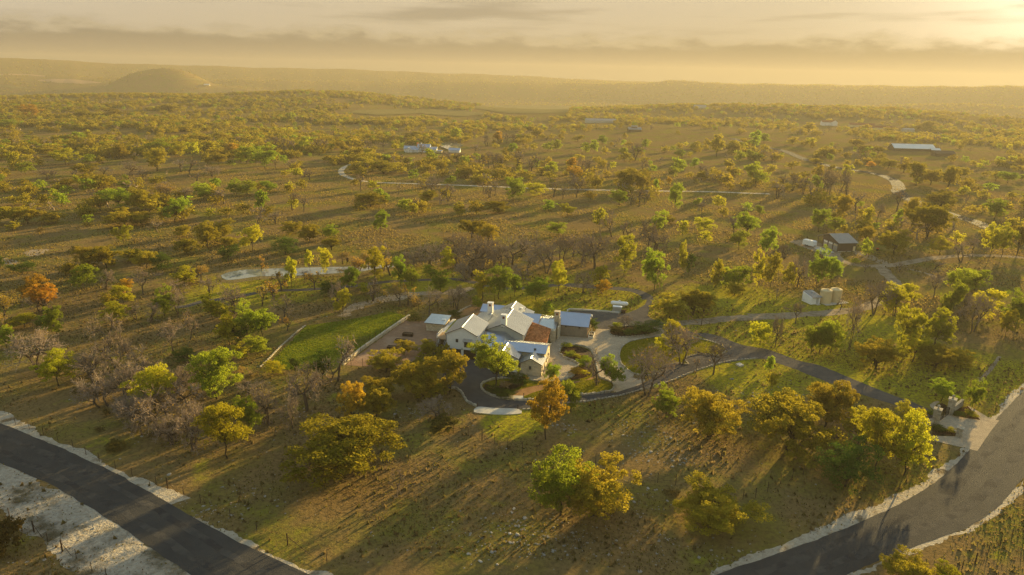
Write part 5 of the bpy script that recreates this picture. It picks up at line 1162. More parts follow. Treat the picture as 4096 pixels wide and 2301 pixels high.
def field(name, a, b, m, label, nx=30, ny=8):
    def at(p, t):
        L = [0]
        for u, v in zip(p, p[1:]): L.append(L[-1] + math.dist(u, v))
        return np.interp(t * L[-1], L, [q[0] for q in p]), np.interp(t * L[-1], L, [q[1] for q in p])
    v = []; f = []
    for j in range(ny + 1):
        for i in range(nx + 1):
            (x0, y0), (x1, y1) = at(a, i / nx), at(b, i / nx); s = j / ny; x, y = x0 + (x1 - x0) * s, y0 + (y1 - y0) * s
            v.append((x, y, float(terr(x, y)) + 1.0))
    for j in range(ny):
        for i in range(nx): k = j * (nx + 1) + i; f.append((k, k + 1, k + nx + 2, k + nx + 1))
    me = bpy.data.meshes.new(name); me.from_pydata(v, [], f); me.materials.append(M[m]); me.update()
    tag(link(name, me), label, kind='structure')
for q, m, l in (('a', 'field', 'wide pale hay field in the basin'), ('b', 'field', 'long pale hay field before the basin'), ('c', 'fieldpink', 'pinkish ploughed field far left'), ('d', 'field', 'thin pale strip of field far right of centre'), ('e', 'field', 'thin pale strip of field beyond the left ridge'), ('f', 'field', 'green-gold field at the left edge below the far plain'), ('g', 'fieldpink', 'faint pale field at the left edge of the far plain'), ('h', 'field', 'faint pale field right of the far butte'), ('i', 'field', 'faint pale field in the middle of the far basin')):
    field('field', *FIELD[q], m, l)
# garden island, lawns, beds
sheet('lawn', smooth(P_['island'], step=.6), .050, 'lawn', 'sunlit lawn of the garden island before the house')
sheet('garden_bed', smooth(P_['mulch_a'], step=.6), .056, 'mulch', 'dark mulch bed nearest the stone wing')
sheet('garden_bed', smooth(P_['mulch_b'], step=.6), .056, 'mulch', 'dark mulch bed round the bare tree on the garden island')
sheet('garden_bed', smooth(P_['mulch_c'], step=.6), .056, 'mulch', 'dark mulch bed under the bright green tree')
sheet('garden_path', smooth(P_['path_gravel'], step=.6), .064, 'pathgravel', 'orange gravel path across the garden island')
sheet('lawn', smooth(P_['round_lawn'], step=.6), .050, 'lawn', 'round driveway lawn with four trees')
sheet('garden_bed', smooth(P_['shrub_bed'], step=.6), .052, 'mulch', 'kerbed shrub bed behind the forecourt')
sheet('garden_bed', lin(P_['gate_bed_a']), .050, 'mulch', 'planted bed behind the far gate pier')
sheet('garden_bed', lin(P_['gate_bed_b']), .050, 'mulch', 'planted bed between the near gate piers')
sheet('garden_bed', lin(P_['gate_bed_c']), .050, 'mulch', 'planted bed inside the gate')
sheet('garden_path', smooth(P_['path_curve'], step=.6), .054, 'paver', 'curved paver path inside the gate')
sheet('patio', lin(P_['patio'], jit=.0), .030, 'pathgravel', 'orange gravel patio behind the house')

# stones in loops: four shared rough blocks, every stone an object
def block_mesh(name, m, l, w, h, seed):
    r = random.Random(seed); b = MB(); j = lambda s: r.uniform(-s, s)
    q = [(-l / 2, -w / 2), (l / 2, -w / 2), (l / 2, w / 2), (-l / 2, w / 2)]
    b.hexa([(x + j(.03), y + j(.03), -.05) for x, y in q], [(x * .93 + j(.05), y * .9 + j(.04), h + j(.06)) for x, y in q]); return b.mesh(name, m)
STONES = [block_mesh('stone', M['whitestone'], .95, .42, .42, i) for i in range(4)]
SMALLST = [block_mesh('stone', M['whitestone'], .8, .34, .28, 10 + i) for i in range(4)]
def stone_row(name, label, cat, pts, meshes, step, closed, seed=1, group=None):
    p = smooth(pts, closed, .25); L = [0]
    if closed: p = p + [p[0]]
    for u, v in zip(p, p[1:]): L.append(L[-1] + math.dist(u, v))
    t = thing(name, label, cat, (*p[0], 0), group=group); r = random.Random(seed); n = int(L[-1] / step)
    for i in range(n):
        s = (i + .5) * step; x = np.interp(s, L, [q[0] for q in p]); y = np.interp(s, L, [q[1] for q in p])
        x2 = np.interp(s + .2, L, [q[0] for q in p]); y2 = np.interp(s + .2, L, [q[1] for q in p])
        o = link('stone', meshes[r.randrange(len(meshes))], t, (x - p[0][0], y - p[0][1], 0), math.atan2(y2 - y, x2 - x) + r.uniform(-.07, .07))
        o.scale = (step / .98 * r.uniform(.9, 1.04), r.uniform(.85, 1.15), r.uniform(.7, 1.2))
    return t
stone_row('stone_edging', 'white stone kerb along the outer side of the lower drive', 'stone edging', LIN['drive_edge'], SMALLST, .85, False, 1)
stone_row('stone_edging', 'white stone kerb curving round the garage court', 'stone edging', LIN['court_edge'], STONES, .9, False, 2)
stone_row('garden_wall', 'low cream stone wall enclosing the garden island', 'garden wall', P_['island'], STONES, .95, True, 3)
stone_row('garden_wall', 'low cream stone wall round the driveway lawn', 'garden wall', P_['round_lawn'], SMALLST, .85, True, 4)
stone_row('garden_wall', 'low stone kerb round the shrub bed', 'garden wall', P_['shrub_bed'], SMALLST, .85, True, 5)
stone_row('garden_wall', 'thin pale stone wall along the left side of the green terrace', 'garden wall', LIN['low_wall'], SMALLST, 1.0, False, 6)
stone_row('garden_wall', 'curved stone patio wall behind the house', 'garden wall', LIN['terrace_edge'], STONES, .95, False, 7)
def ribbon_wall(name, label, cat, pts, w, h, m, step=1.0):
    """a plain continuous wall or kerb"""
    p = smooth(pts, False, step); b = MB(); sec = []
    for i, q in enumerate(p):
        a = Vector(p[max(i - 1, 0)]); c = Vector(p[min(i + 1, len(p) - 1)]); t = (c - a).normalized(); n = Vector((-t.y, t.x)) * w / 2
        sec.append(((q[0] + n.x, q[1] + n.y), (q[0] - n.x, q[1] - n.y)))
    for (a, b_), (c, d) in zip(sec, sec[1:]):
        z = h
        b.face([(*b_, 0), (*d, 0), (*d, z), (*b_, z)]); b.face([(*a, 0), (*a, z), (*c, z), (*c, 0)]); b.face([(*b_, z), (*d, z), (*c, z), (*a, z)])
    for q in (sec[0], sec[-1]): b.face([(*q[0], 0), (*q[1], 0), (*q[1], h), (*q[0], h)])
    return tag(b.build(name, M[m]), label, cat)
ribbon_wall('retaining_wall', 'cream capped retaining wall with fence posts beside the gravel garden', 'retaining wall', LIN['garden_wall'], .55, .75, 'stone')
ribbon_wall('kerb', 'pale kerb at the back of the gravel lot', 'kerb', LIN['lot_kerb'], .35, .4, 'concrete')
# concrete aprons
def apron(label, pts, z, lip):
    b = MB(); b.prism([(x, y, -.02) for x, y in pts], (0, 0, z + .02)); return tag(b.build('concrete_apron', M['concrete']), label, 'apron')
ap = apron('wide fan-shaped concrete apron at the bottom of the garage court', smooth(P_['apron'], step=.8), .10, 0)
apron('small concrete pad on the garden island beside the drive', lin(P_['small_apron']), .12, 0)
apron('white concrete slab lying in the grass below the drive', P_['slab'], .35, 0)
pb = MB(); pb.lathe([(.0, 0), (.075, 0), (.075, .92), (.06, .99), (.0, 1.0)], 10); BOLL = pb.mesh('bollard', M['post'])
for k_, l_ in (('boll0', 'left brown bollard at the back of the wide concrete apron'), ('boll1', 'right brown bollard at the back of the wide concrete apron'), ('boll2', 'left brown bollard at the small concrete pad'), ('boll3', 'right brown bollard at the small concrete pad')):
    o = link('bollard', BOLL, None, (*SPOT[k_], .05)); tag(o, l_, 'bollard', 'brown bollards by the garage court')

# ------------------------------------------------------------------ fences
b = MB(); b.box(-.035, -.035, -.1, .035, .035, 1.65); POST = b.mesh('post', M['post'])
b = MB(); b.lathe([(0, -.1), (.09, -.1), (.09, 1.9), (0, 1.92)], 8); CORNER = b.mesh('corner_post', M['post'])
def fence(label, pts, gap=4.0, h=1.5, big=(), sc_=1.):
    t = thing('wire_fence', label, 'fence', (*pts[0], 0)); x0, y0 = pts[0]; pos = []
    for a, c in zip(pts, pts[1:]):
        k = max(1, round(math.dist(a, c) / gap))
        for s in range(k): pos.append((a[0] + (c[0] - a[0]) * s / k, a[1] + (c[1] - a[1]) * s / k))
    pos.append(pts[-1]); r = random.Random(len(pts)); bigp = [pts[i] for i in big]
    w = MB()
    for i, (x, y) in enumerate(pos):
        isb = any(math.dist((x, y), q) < .1 for q in bigp); z = float(terr(x, y))
        o = link('corner_post' if isb else 'post', CORNER if isb else POST, t, (x - x0, y - y0, z), r.uniform(0, 3)); o.scale = (1, 1, sc_ * r.uniform(.94, 1.06))
        if isb and i + 1 < len(pos):
            nx, ny = pos[i + 1]; w.tube([(x - x0, y - y0, z + 1.5 * sc_), (x - x0 + (nx - x) * .62, y - y0 + (ny - y) * .62, z + .05)], .035, 5)
    for hh in (.25, .55, .85, 1.15, 1.45):
        w.tube([(x - x0, y - y0, float(terr(x, y)) + hh * sc_) for x, y in pos], .009, 3)
    w.build('wire', M['post'], t); return t
fence('wire fence with thin steel posts across the front pasture', FEN['front'], 3.4, big=(2, 11), sc_=1.2)
fence('wire fence running from the front oak towards the curved road', FEN['mid'], 3.4, sc_=1.15)
fence('wire fence along the far side of the dark road', FEN['left'], 5.0, big=(7, 11))
fence('wire fence on the rocky verge in the bottom left corner', FEN['low'], 3.0, big=(3, 5))
fence('wire fence outside the curved road in the bottom right corner', FEN['right'], 3.6, big=(3,))
fence('dark post fence on top of the retaining wall', FEN['terrace'], 3.4, sc_=1.3)
fence('tall wire fence across the pasture behind the house', FEN['behind'], 5.0, big=(1, 2, 13), sc_=1.4)
fence('wire fence through the sunny grass east of the drive', FEN['east'], 6.0, big=(1,), sc_=1.2)
fence('short wire fence along the front of the gravel garden', FEN['yard'], 3.0, sc_=1.3)
# cedar brace beside the pale track
t = thing('brace_post', 'cedar corner post with slanted brace where the pale track leaves the drive', 'fence post', (*FEN['east'][0], 0))
b = MB(); b.tube([(0, 0, 0), (0, 0, 1.9)], .13, 8); b.build('post', M['cedar'], t); b = MB(); b.tube([(.05, 0, 1.7), (2.6, -1.1, .05)], .11, 8); b.build('brace', M['cedar'], t)

# ------------------------------------------------------------------ building kit
def roof_slope(par, q, n, th=.14, rib=.045, m='roof'):
    """q: eave-left, eave-right, ridge-right, ridge-left seen from outside; a slab carrying n panels with raised seams"""
    q = [Vector(p) for p in q]; nrm = (q[1] - q[0]).cross(q[3] - q[0]).normalized()
    if nrm.z < 0: nrm = -nrm
    b = MB(); b.hexa([p - nrm * th for p in q], q); s = b.build('roof', M['trim'] if m == 'roof' else M[m], par)
    for i in range(n):
        a0, a1 = i / n, (i + 1) / n
        bl, br = q[0].lerp(q[1], a0), q[0].lerp(q[1], a1); tl, tr = q[3].lerp(q[2], a0), q[3].lerp(q[2], a1)
        e = nrm * .012; k = MB(); k.hexa([bl + nrm * .002, br + nrm * .002, tr + nrm * .002, tl + nrm * .002], [bl + e, br + e, tr + e, tl + e])
        wv = (br - bl).normalized() * .045; h = nrm * (rib + .012)
        k.hexa([bl + nrm * .003, bl + wv + nrm * .003, tl + wv + nrm * .003, tl + nrm * .003], [bl + h, bl + wv + h, tl + wv + h, tl + h])
        k.build('roof_panel', M[m], s)
    return s
def gable_v(par, ul, zl, ur, zr, ue, ze, v0, v1, wm, n=16, wv0=None, wv1=None, inset=.35, base=0., walls=True, m='roof'):
    """gable with its ridge along local v; eaves at (ul,zl) and (ue,ze), ridge at (ur,zr)"""
    roof_slope(par, [(ul, v1, zl), (ul, v0, zl), (ur, v0, zr), (ur, v1, zr)], n, m=m)
    roof_slope(par, [(ue, v0, ze), (ue, v1, ze), (ur, v1, zr), (ur, v0, zr)], n, m=m)
    cap = MB(); cap.hexa([(ur - .14, v0 - .01, zr - .03), (ur + .14, v0 - .01, zr - .03), (ur + .14, v1 + .01, zr - .03), (ur - .14, v1 + .01, zr - .03)], [(ur - .03, v0 - .01, zr + .075), (ur + .03, v0 - .01, zr + .075), (ur + .03, v1 + .01, zr + .075), (ur - .03, v1 + .01, zr + .075)]); cap.build('ridge_cap', M[m], par)
    if walls:
        a, c = ul + inset, ue - inset; z = lambda u: (zl + (zr - zl) * (u - ul) / (ur - ul) if u < ur else ze + (zr - ze) * (ue - u) / (ue - ur)) - .16
        w0 = v0 + inset if wv0 is None else wv0; w1 = v1 - inset if wv1 is None else wv1
        b = MB(); b.prism([(a, w0, base), (c, w0, base), (c, w0, z(c)), (ur, w0, z(ur)), (a, w0, z(a))], (0, w1 - w0, 0)); b.build('wall', M[wm], par)
def gable_u(par, vf, zf, vr, zr, vb, zb, u0, u1, wm, n=12, wu0=None, wu1=None, inset=.35, base=0., walls=True, m='roof', front=True, back=True):
    """gable with its ridge along local u; front eave (vf,zf), ridge (vr,zr), back eave (vb,zb)"""
    if front: roof_slope(par, [(u0, vf, zf), (u1, vf, zf), (u1, vr, zr), (u0, vr, zr)], n, m=m)
    if back: roof_slope(par, [(u1, vb, zb), (u0, vb, zb), (u0, vr, zr), (u1, vr, zr)], n, m=m)
    cap = MB(); cap.hexa([(u0 - .01, vr - .14, zr - .03), (u1 + .01, vr - .14, zr - .03), (u1 + .01, vr + .14, zr - .03), (u0 - .01, vr + .14, zr - .03)], [(u0 - .01, vr - .03, zr + .075), (u1 + .01, vr - .03, zr + .075), (u1 + .01, vr + .03, zr + .075), (u0 - .01, vr + .03, zr + .075)]); cap.build('ridge_cap', M[m], par)
    if walls:
        a, c = vf + inset, vb - inset; z = lambda v: (zf + (zr - zf) * (v - vf) / (vr - vf) if v < vr else zb + (zr - zb) * (vb - v) / (vb - vr)) - .16
        w0 = u0 + inset if wu0 is None else wu0; w1 = u1 - inset if wu1 is None else wu1
        b = MB(); b.prism([(w0, a, base), (w0, a, z(a)), (w0, vr, z(vr)), (w0, c, z(c)), (w0, c, base)], (w1 - w0, 0, 0)); b.build('wall', M[wm], par)
def window(par, u, v, z, w, h, cols=2, rows=3, face='f', d=.07):
    """a framed window standing proud of the wall; face f looks to -v, r looks to +u"""
    def bx(b, a0, a1, z0, z1, o0, o1):
        if face == 'f': b.box(u + a0, v - o1, z0, u + a1, v - o0, z1)
        else: b.box(u + o0, v + a0, z0, u + o1, v + a1, z1)
    f = MB(); t = .07
    bx(f, -w / 2, w / 2, z, z + t, 0, d); bx(f, -w / 2, w / 2, z + h - t, z + h, 0, d); bx(f, -w / 2, -w / 2 + t, z + t, z + h - t, 0, d); bx(f, w / 2 - t, w / 2, z + t, z + h - t, 0, d)
    for i in range(1, cols): a = -w / 2 + w * i / cols; bx(f, a - .022, a + .022, z + t, z + h - t, .02, d - .01)
    for i in range(1, rows): a = z + h * i / rows; bx(f, -w / 2 + t, w / 2 - t, a - .02, a + .02, .025, d - .015)
    fo = f.build('window', M['trim'], par); g = MB(); bx(g, -w / 2 + t, w / 2 - t, z + t, z + h - t, .005, .018); g.build('pane', M['glass'], fo); return fo
def garage_door(par, u0, u1, v, z, m, rows=4, cols=0):
    d = MB(); d.box(u0, v - .05, .04, u1, v, z); o = d.build('garage_door', M[m], par)
    for i in range(rows):
        k = MB(); k.box(u0 + .05, v - .08, .06 + (z - .1) * i / rows, u1 - .05, v - .053, .06 + (z - .1) * (i + 1) / rows - .035); k.build('door_panel', M[m], o)
    return o
def lamp(par, u, v, z, m='black'):
    b = MB(); b.lathe([(0, .22), (.05, .2), (.08, .1), (.2, 0), (.17, 0), (0, .05)], 10, (u, v - .3, z)); b.tube([(u, v, z + .25), (u, v - .2, z + .36), (u, v - .3, z + .2)], .025, 6); b.build('wall_lamp', M[m], par)
def chimney(par, u, v, z0, z1, w, d, m, flue=True, cap='white'):
    b = MB(); b.box(u - w / 2, v - d / 2, z0, u + w / 2, v + d / 2, z1); o = b.build('chimney', M[m], par)
    c = MB(); c.box(u - w / 2 - .09, v - d / 2 - .09, z1 + .002, u + w / 2 + .09, v + d / 2 + .09, z1 + .13); c.build('cap', M[m], o)
    if flue:
        f = MB(); f.box(u - .27, v - d / 2 - .012, z1 - .85, u + .27, v - d / 2 - .002, z1 - .25); f.box(u + w / 2 + .002, v - .22, z1 - .85, u + w / 2 + .012, v + .22, z1 - .25); f.build('flue_opening', M['brickred'], o)
    return o
def stone_wall(par, pts, n, u_axis, L, zfun, m='stone', cw=.62, ch=.27, seed=1, skip=None):
    """coursed stones on a wall face: origin pts, along u_axis, outward n"""
    r = random.Random(seed); o = Vector(pts); ua = Vector(u_axis); nn = Vector(n); z = .0; cnt = 0; row = 0
    while z < 6:
        s = -r.uniform(0, .3); hh = ch * r.uniform(.85, 1.15); row += 1; any_ = False
        while s < L:
            w = cw * r.uniform(.55, 1.45); a0, a1 = max(s, 0) + .012, min(s + w, L) - .012; s += w
            if a1 - a0 < .1: continue
            zt = min(z + hh - .015, zfun((a0 + a1) / 2) - .03)
            if zt - z < .07: continue
            any_ = True
            if skip and skip((a0 + a1) / 2, z + hh / 2): continue
            d = r.uniform(.02, .05); b = MB(); p = lambda a, zz, k: tuple(o + ua * a + nn * k + Vector((0, 0, zz)))
            b.hexa([p(a0, z, .001), p(a1, z, .001), p(a1, zt, .001), p(a0, zt, .001)], [p(a0 + .01, z + .01, d), p(a1 - .01, z + .01, d), p(a1 - .01, zt - .01, d), p(a0 + .01, zt - .01, d)])
            b.build('stone', M[m], par); cnt += 1
        z += hh
        if not any_: break
    return cnt

# ------------------------------------------------------------------ the ranch house (local axes: u to the right, v away from the camera)
TH = R(-12.5)
HO = (-15.1, 151.3, 0)
hs = thing('ranch_house', 'large white and stone ranch house with many metal roofs in the middle of the land', 'house', HO, TH)
# two-storey garage block
gable_v(hs, -.6, 6.0, 3.65, 8.05, 7.7, 6.0, -.2, 9.7, 'stucco', 16)
gf = .15
window(hs, 2.35, gf, 4.0, .62, .85, 2, 2); window(hs, 5.0, gf, 2.95, 1.75, 1.5, 4, 3)
b = MB(); b.slab([(3.95, gf - .75, 4.62), (6.05, gf - .75, 4.62), (6.05, gf - .01, 5.1), (3.95, gf - .01, 5.1)], .06)
for uu in (4.05, 5.95): b.tube([(uu, gf - .01, 4.0), (uu, gf - .62, 4.62)], .04, 6)
b.build('awning', M['barnroof'], hs)
garage_door(hs, .35, 3.35, gf, 2.3, 'wood'); garage_door(hs, 4.0, 7.0, gf, 2.3, 'wood')
lamp(hs, .0, gf, 2.75); lamp(hs, 3.68, gf, 2.45, 'green')
b = MB(); b.tube([(-.27, gf - .06, .05), (-.27, gf - .06, 5.7), (-.5, gf - .35, 5.95)], .05, 6); b.build('downpipe', M['trim'], hs)
# big front slope between garage and wing, with its hip
roof_slope(hs, [(7.05, -.1, 2.6), (13.6, -.1, 2.6), (12.4, 7.5, 5.0), (6.95, 7.5, 5.0)], 11)
roof_slope(hs, [(13.6, -.1, 2.6), (15.0, 7.5, 3.3), (14.9, 7.6, 3.32), (12.4, 7.5, 5.0)], 3)
b = MB(); b.box(7.4, .25, 0, 14.0, 7.4, 2.5); b.build('wall', M['stucco'], hs)
# centre hall with its boarded gable
gable_v(hs, 6.2, 4.62, 11.6, 7.0, 17.15, 4.6, 7.2, 19.4, 'siding', 20, wv0=7.5)
for i in range(26):
    u = 6.9 + i * .37; z = (4.62 + (u - 6.2) * .44 if u < 11.6 else 4.6 + (17.15 - u) * .43) - .22
    if z > 4.45: b = MB(); b.box(u, 7.46, 4.3, u + .05, 7.495, z); b.build('batten', M['siding'], hs)
b = MB(); b.box(11.4, 7.44, 6.05, 11.75, 7.49, 6.35); b.build('gable_vent', M['trim'], hs)
chimney(hs, 11.9, 7.9, 6.3, 9.2, 1.25, 1.15, 'stucco')
# back wing left of the hall, far gable and far cross roof
gable_v(hs, 1.4, 3.4, 10.4, 5.72, 13.2, 4.35, 19.5, 23.7, 'stucco', 7)
roof_slope(hs, [(1.4, 19.5, 3.4), (1.4, 13.5, 3.4), (6.1, 13.5, 4.6), (6.1, 19.5, 4.6)], 10)
b = MB(); b.box(1.8, 13.6, 0, 6.3, 19.4, 3.3); b.build('wall', M['stucco'], hs)
gable_v(hs, 6.0, 3.5, 10.3, 5.9, 13.1, 4.4, 22.8, 29.0, 'stucco', 10)
roof_slope(hs, [(15.5, 22.5, 3.3), (15.5, 29.2, 3.3), (13.1, 29.2, 4.1), (13.1, 22.5, 4.1)], 11)
b = MB(); b.box(12.7, 22.9, 0, 15.1, 28.8, 3.25); b.build('wall', M['stucco'], hs)
gable_u(hs, 26.1, 3.0, 29.3, 4.15, 32.5, 3.0, .8, 8.3, 'stucco', 11)
b = MB(); b.box(12.1, 25.6, 5.0, 12.7, 26.4, 5.2); b.build('skylight', M['white'], hs)
chimney(hs, 4.95, 21.6, 3.6, 7.3, 1.35, 1.1, 'stucco')
b = MB(); b.hexa([(4.3, 20.0, 3.9), (5.9, 20.0, 4.35), (5.9, 21.0, 4.4), (4.3, 21.0, 4.0)], [(4.9, 20.0, 4.55), (5.3, 20.0, 4.6), (5.3, 21.0, 4.9), (4.9, 21.0, 4.85)]); b.build('cricket', M['roof'], hs)
# terracotta slope: tiles in courses
TQ = [Vector(p) for p in ((14.9, 8.0, 2.65), (22.4, 8.9, 2.6), (22.1, 17.3, 3.3), (16.9, 17.6, 4.55))]
b = MB(); b.hexa([p - Vector((0, 0, .2)) for p in TQ], TQ); tr_ = b.build('tile_roof', M['tile'], hs)
rt = random.Random(8)
for j in range(15):
    for i in range(16):
        def tp(a, c): return TQ[0].lerp(TQ[1], a).lerp(TQ[3].lerp(TQ[2], a), c)
        a0, a1 = i / 16, (i + 1) / 16; c0, c1 = j / 15, (j + 1.12) / 15; dz = Vector((0, 0, rt.uniform(.05, .1)))
        k = MB(); q = [tp(a0 + .004, c0), tp(a1 - .004, c0), tp(a1 - .004, min(c1, 1)), tp(a0 + .004, min(c1, 1))]
        k.hexa([q[0], q[1], q[2], q[3]], [q[0] + dz, q[1] + dz, q[2] + Vector((0, 0, .02)), q[3] + Vector((0, 0, .02))]); k.build('tile', M['tile'], tr_)
b = MB(); b.box(17.3, 9.6, 0, 21.6, 17.0, 2.55); b.build('wall', M['stone'], hs)
# front wing
gable_u(hs, -1.4, 4.0, 1.5, 5.0, 6.7, 3.45, 13.8, 24.0, 'stone', 15, wu1=23.62, wu0=14.2)
b = MB(); b.box(21.0, -.5, 4.0, 21.55, -.05, 4.62); b.build('roof_vent', M['trim'], hs)
gable_v(hs, 10.9, 3.5, 14.65, 5.1, 18.4, 3.5, -4.75, .4, 'stucco', 9, wv0=-4.35, wv1=.2)
window(hs, 16.3, -4.35, 1.0, 1.65, 1.4, 4, 3); window(hs, 12.6, -4.35, 1.0, 1.65, 1.4, 4, 3)
gable_v(hs, 18.5, 2.75, 21.3, 4.2, 24.05, 2.75, -5.3, -.2, 'stone', 8, wv0=-5.1, wv1=1.2, inset=.4)
stone_wall(hs, (18.9, -5.1, 0), (0, -1, 0), (1, 0, 0), 4.75, lambda a: 2.72 + (1 - abs(a - 2.4) / 2.4) * 1.2, seed=3, skip=lambda a, z: abs(a - 2.25) < .38 and 1.4 < z < 2.35)
window(hs, 21.15, -5.1, 1.45, .55, .8, 2, 2)
stone_wall(hs, (23.65, -5.1, 0), (1, 0, 0), (0, 1, 0), 11.4, lambda a: 2.55 if a < 4.2 else 3.3 + max(0, 1.4 - abs(a - 6.6) * .3), seed=5, cw=.95, ch=.4, skip=lambda a, z: any(abs(a - q) < .45 and .6 < z < 2.2 for q in (1.4, 4.0, 6.6, 9.2)))
for q in (1.4, 4.0, 6.6, 9.2): window(hs, 23.65, -5.1 + q, .7, .8, 1.45, 2, 3, 'r')
b = MB(); b.box(18.25, -4.95, 2.85, 18.75, -4.4, 3.1); b.tube([(18.8, -5.2, .05), (18.8, -5.2, 2.7)], .05, 6); b.tube([(23.72, -5.18, .05), (23.72, -5.18, 2.6)], .05, 6); b.build('downpipe', M['trim'], hs)
# entry roofs and chimney
gable_u(hs, 17.7, 3.0, 23.0, 4.85, 28.2, 3.0, 13.3, 18.4, 'stucco', 8)
gable_u(hs, 17.6, 3.02, 22.6, 3.95, 28.6, 2.75, 18.42, 23.2, 'stone', 8, wu1=23.0)
stone_wall(hs, (21.9, 16.6, 0), (0, -1, 0), (1, 0, 0), 1.25, lambda a: 3.0, seed=9, cw=.5)
b = MB(); b.box(21.9, 16.62, 0, 23.2, 18.0, 3.1); b.build('wall', M['stone'], hs)
chimney(hs, 22.8, 22.2, 0, 6.35, 1.35, 1.2, 'stone'); 
b = MB(); b.box(23.5, 18.6, 0, 23.85, 19.6, 3.4); b.box(23.5, 20.3, 0, 23.9, 21.3, 5.2); b.build('buttress', M['stone'], hs)

def local(u, v, z=0):
    c, s = math.cos(TH), math.sin(TH); return (HO[0] + u * c - v * s, HO[1] + u * s + v * c, z)
# twin-door garage
tg = thing('stone_garage', 'low taupe garage with twin doors and a blue-grey metal roof', 'garage', HO, TH)
gable_u(tg, 21.75, 2.95, 26.4, 5.0, 31.0, 2.95, 22.4, 31.15, 'doorgrey', 13, wu0=23.0, wu1=30.85, inset=.3)
for a, c in ((23.75, 26.6), (27.3, 30.15)):
    dd = MB(); dd.box(a, 21.93, .04, c, 22.03, 2.3); o = dd.build('garage_door', M['doorgrey'], tg)
    for i in range(8):
        k = MB(); w = (c - a - .1) / 8; k.box(a + .05 + w * i, 21.9, .08, a + .05 + w * (i + 1) - .03, 21.926, 2.26); k.build('door_board', M['doorgrey'], o)
    f = MB(); f.box(a - .1, 21.91, 2.32, c + .1, 22.04, 2.46); f.build('lintel', M['doorgrey'], tg)
lamp(tg, 25.2, 22.05, 2.5); lamp(tg, 28.75, 22.05, 2.5)
b = MB(); b.tube([(30.95, 21.8, .05), (30.95, 21.8, 2.85)], .05, 6); b.build('downpipe', M['brickred'], tg)
b = MB(); b.box(31.0, 26.2, 4.35, 31.5, 26.6, 4.85); b.build('floodlight', M['white'], tg)
# stone shed with a mono-pitch roof
sh = thing('stone_shed', 'small stone shed with a pale ribbed roof left of the house', 'shed', HO, TH)
roof_slope(sh, [(-11.3, 15.1, 2.35), (-5.6, 15.1, 2.35), (-5.5, 20.3, 3.15), (-11.0, 20.3, 3.15)], 11)
b = MB(); b.prism([(-10.95, 15.75, 0), (-10.95, 15.75, 2.25), (-10.95, 20.0, 2.9), (-10.95, 20.0, 0)], (5.1, 0, 0)); b.build('wall', M['stone'], sh)
stone_wall(sh, (-10.95, 15.75, 0), (0, -1, 0), (1, 0, 0), 5.1, lambda a: 2.25, seed=12, cw=.6)
b = MB(); b.hexa([(-7.3, 17.2, 2.68), (-6.2, 17.2, 2.68), (-6.2, 18.2, 2.83), (-7.3, 18.2, 2.83)], [(-7.3, 17.2, 2.8), (-6.2, 17.2, 2.8), (-6.2, 18.2, 2.95), (-7.3, 18.2, 2.95)]); b.build('skylight', M['galv'], sh)
# raised walk, deck and stair between shed and garage
wk = thing('raised_walk', 'pale concrete walk wall with deck and railing left of the white garage', 'walkway', HO, TH)
b = MB(); b.box(-5.3, 7.5, 0, -4.4, 21.0, 2.0); b.build('wall', M['concrete'], wk)
b = MB(); b.box(-4.35, 8.4, 0, -.35, 20.5, 1.95); b.build('terrace_fill', M['terrace'], wk)
b = MB(); b.box(-4.0, 3.9, 2.75, -.4, 8.3, 2.9)
o = b.build('deck', M['deck'], wk)
for i in range(10):
    k = MB(); k.box(-4.0 + i * .36, 3.9, 2.905, -4.0 + i * .36 + .33, 8.3, 2.945); k.build('board', M['deck'], o)
for (x, y) in ((-3.9, 4.0), (-.6, 4.0), (-3.9, 8.2)):
    k = MB(); k.box(x - .07, y - .07, 0, x + .07, y + .07, 2.75); k.build('deck_post', M['cedar'], wk)
b = MB()
for i in range(10): b.box(-4.0, 4.0 + i * .45, 2.95, -3.96, 4.04 + i * .45, 3.9)
b.box(-4.01, 3.95, 3.9, -3.95, 8.3, 3.96)
for i in range(5): b.box(-4.0 + i * .4, 8.22, 2.95, -3.96 + i * .4, 8.26, 3.9)
b.box(-4.0, 8.21, 3.9, -2.3, 8.27, 3.96); b.build('railing', M['white'], wk)
st = thing('outside_stair', 'dark stair descending beside the white garage', 'stair', HO, TH)
for i in range(13):
    k = MB(); z = 2.7 - i * .2; y = 3.85 - i * .34; k.box(-3.2, y - .32, z - .06, -1.7, y, z); k.build('tread', M['corten'], st)
for x in (-3.3, -1.6):
    k = MB(); k.prism([(x, 3.9, 2.75), (x, 3.9, 2.45), (x, -.6, -.05), (x, -.6, .2)], (.08, 0, 0)); k.tube([(x + .04, 3.9, 3.7), (x + .04, -.6, 1.05)], .035, 6)
    for i in range(5): k.tube([(x + .04, 3.9 - i * 1.1, 2.7 - i * .62), (x + .04, 3.9 - i * 1.1, 3.7 - i * .65)], .025, 5)
    k.build('stringer', M['steel'], st)

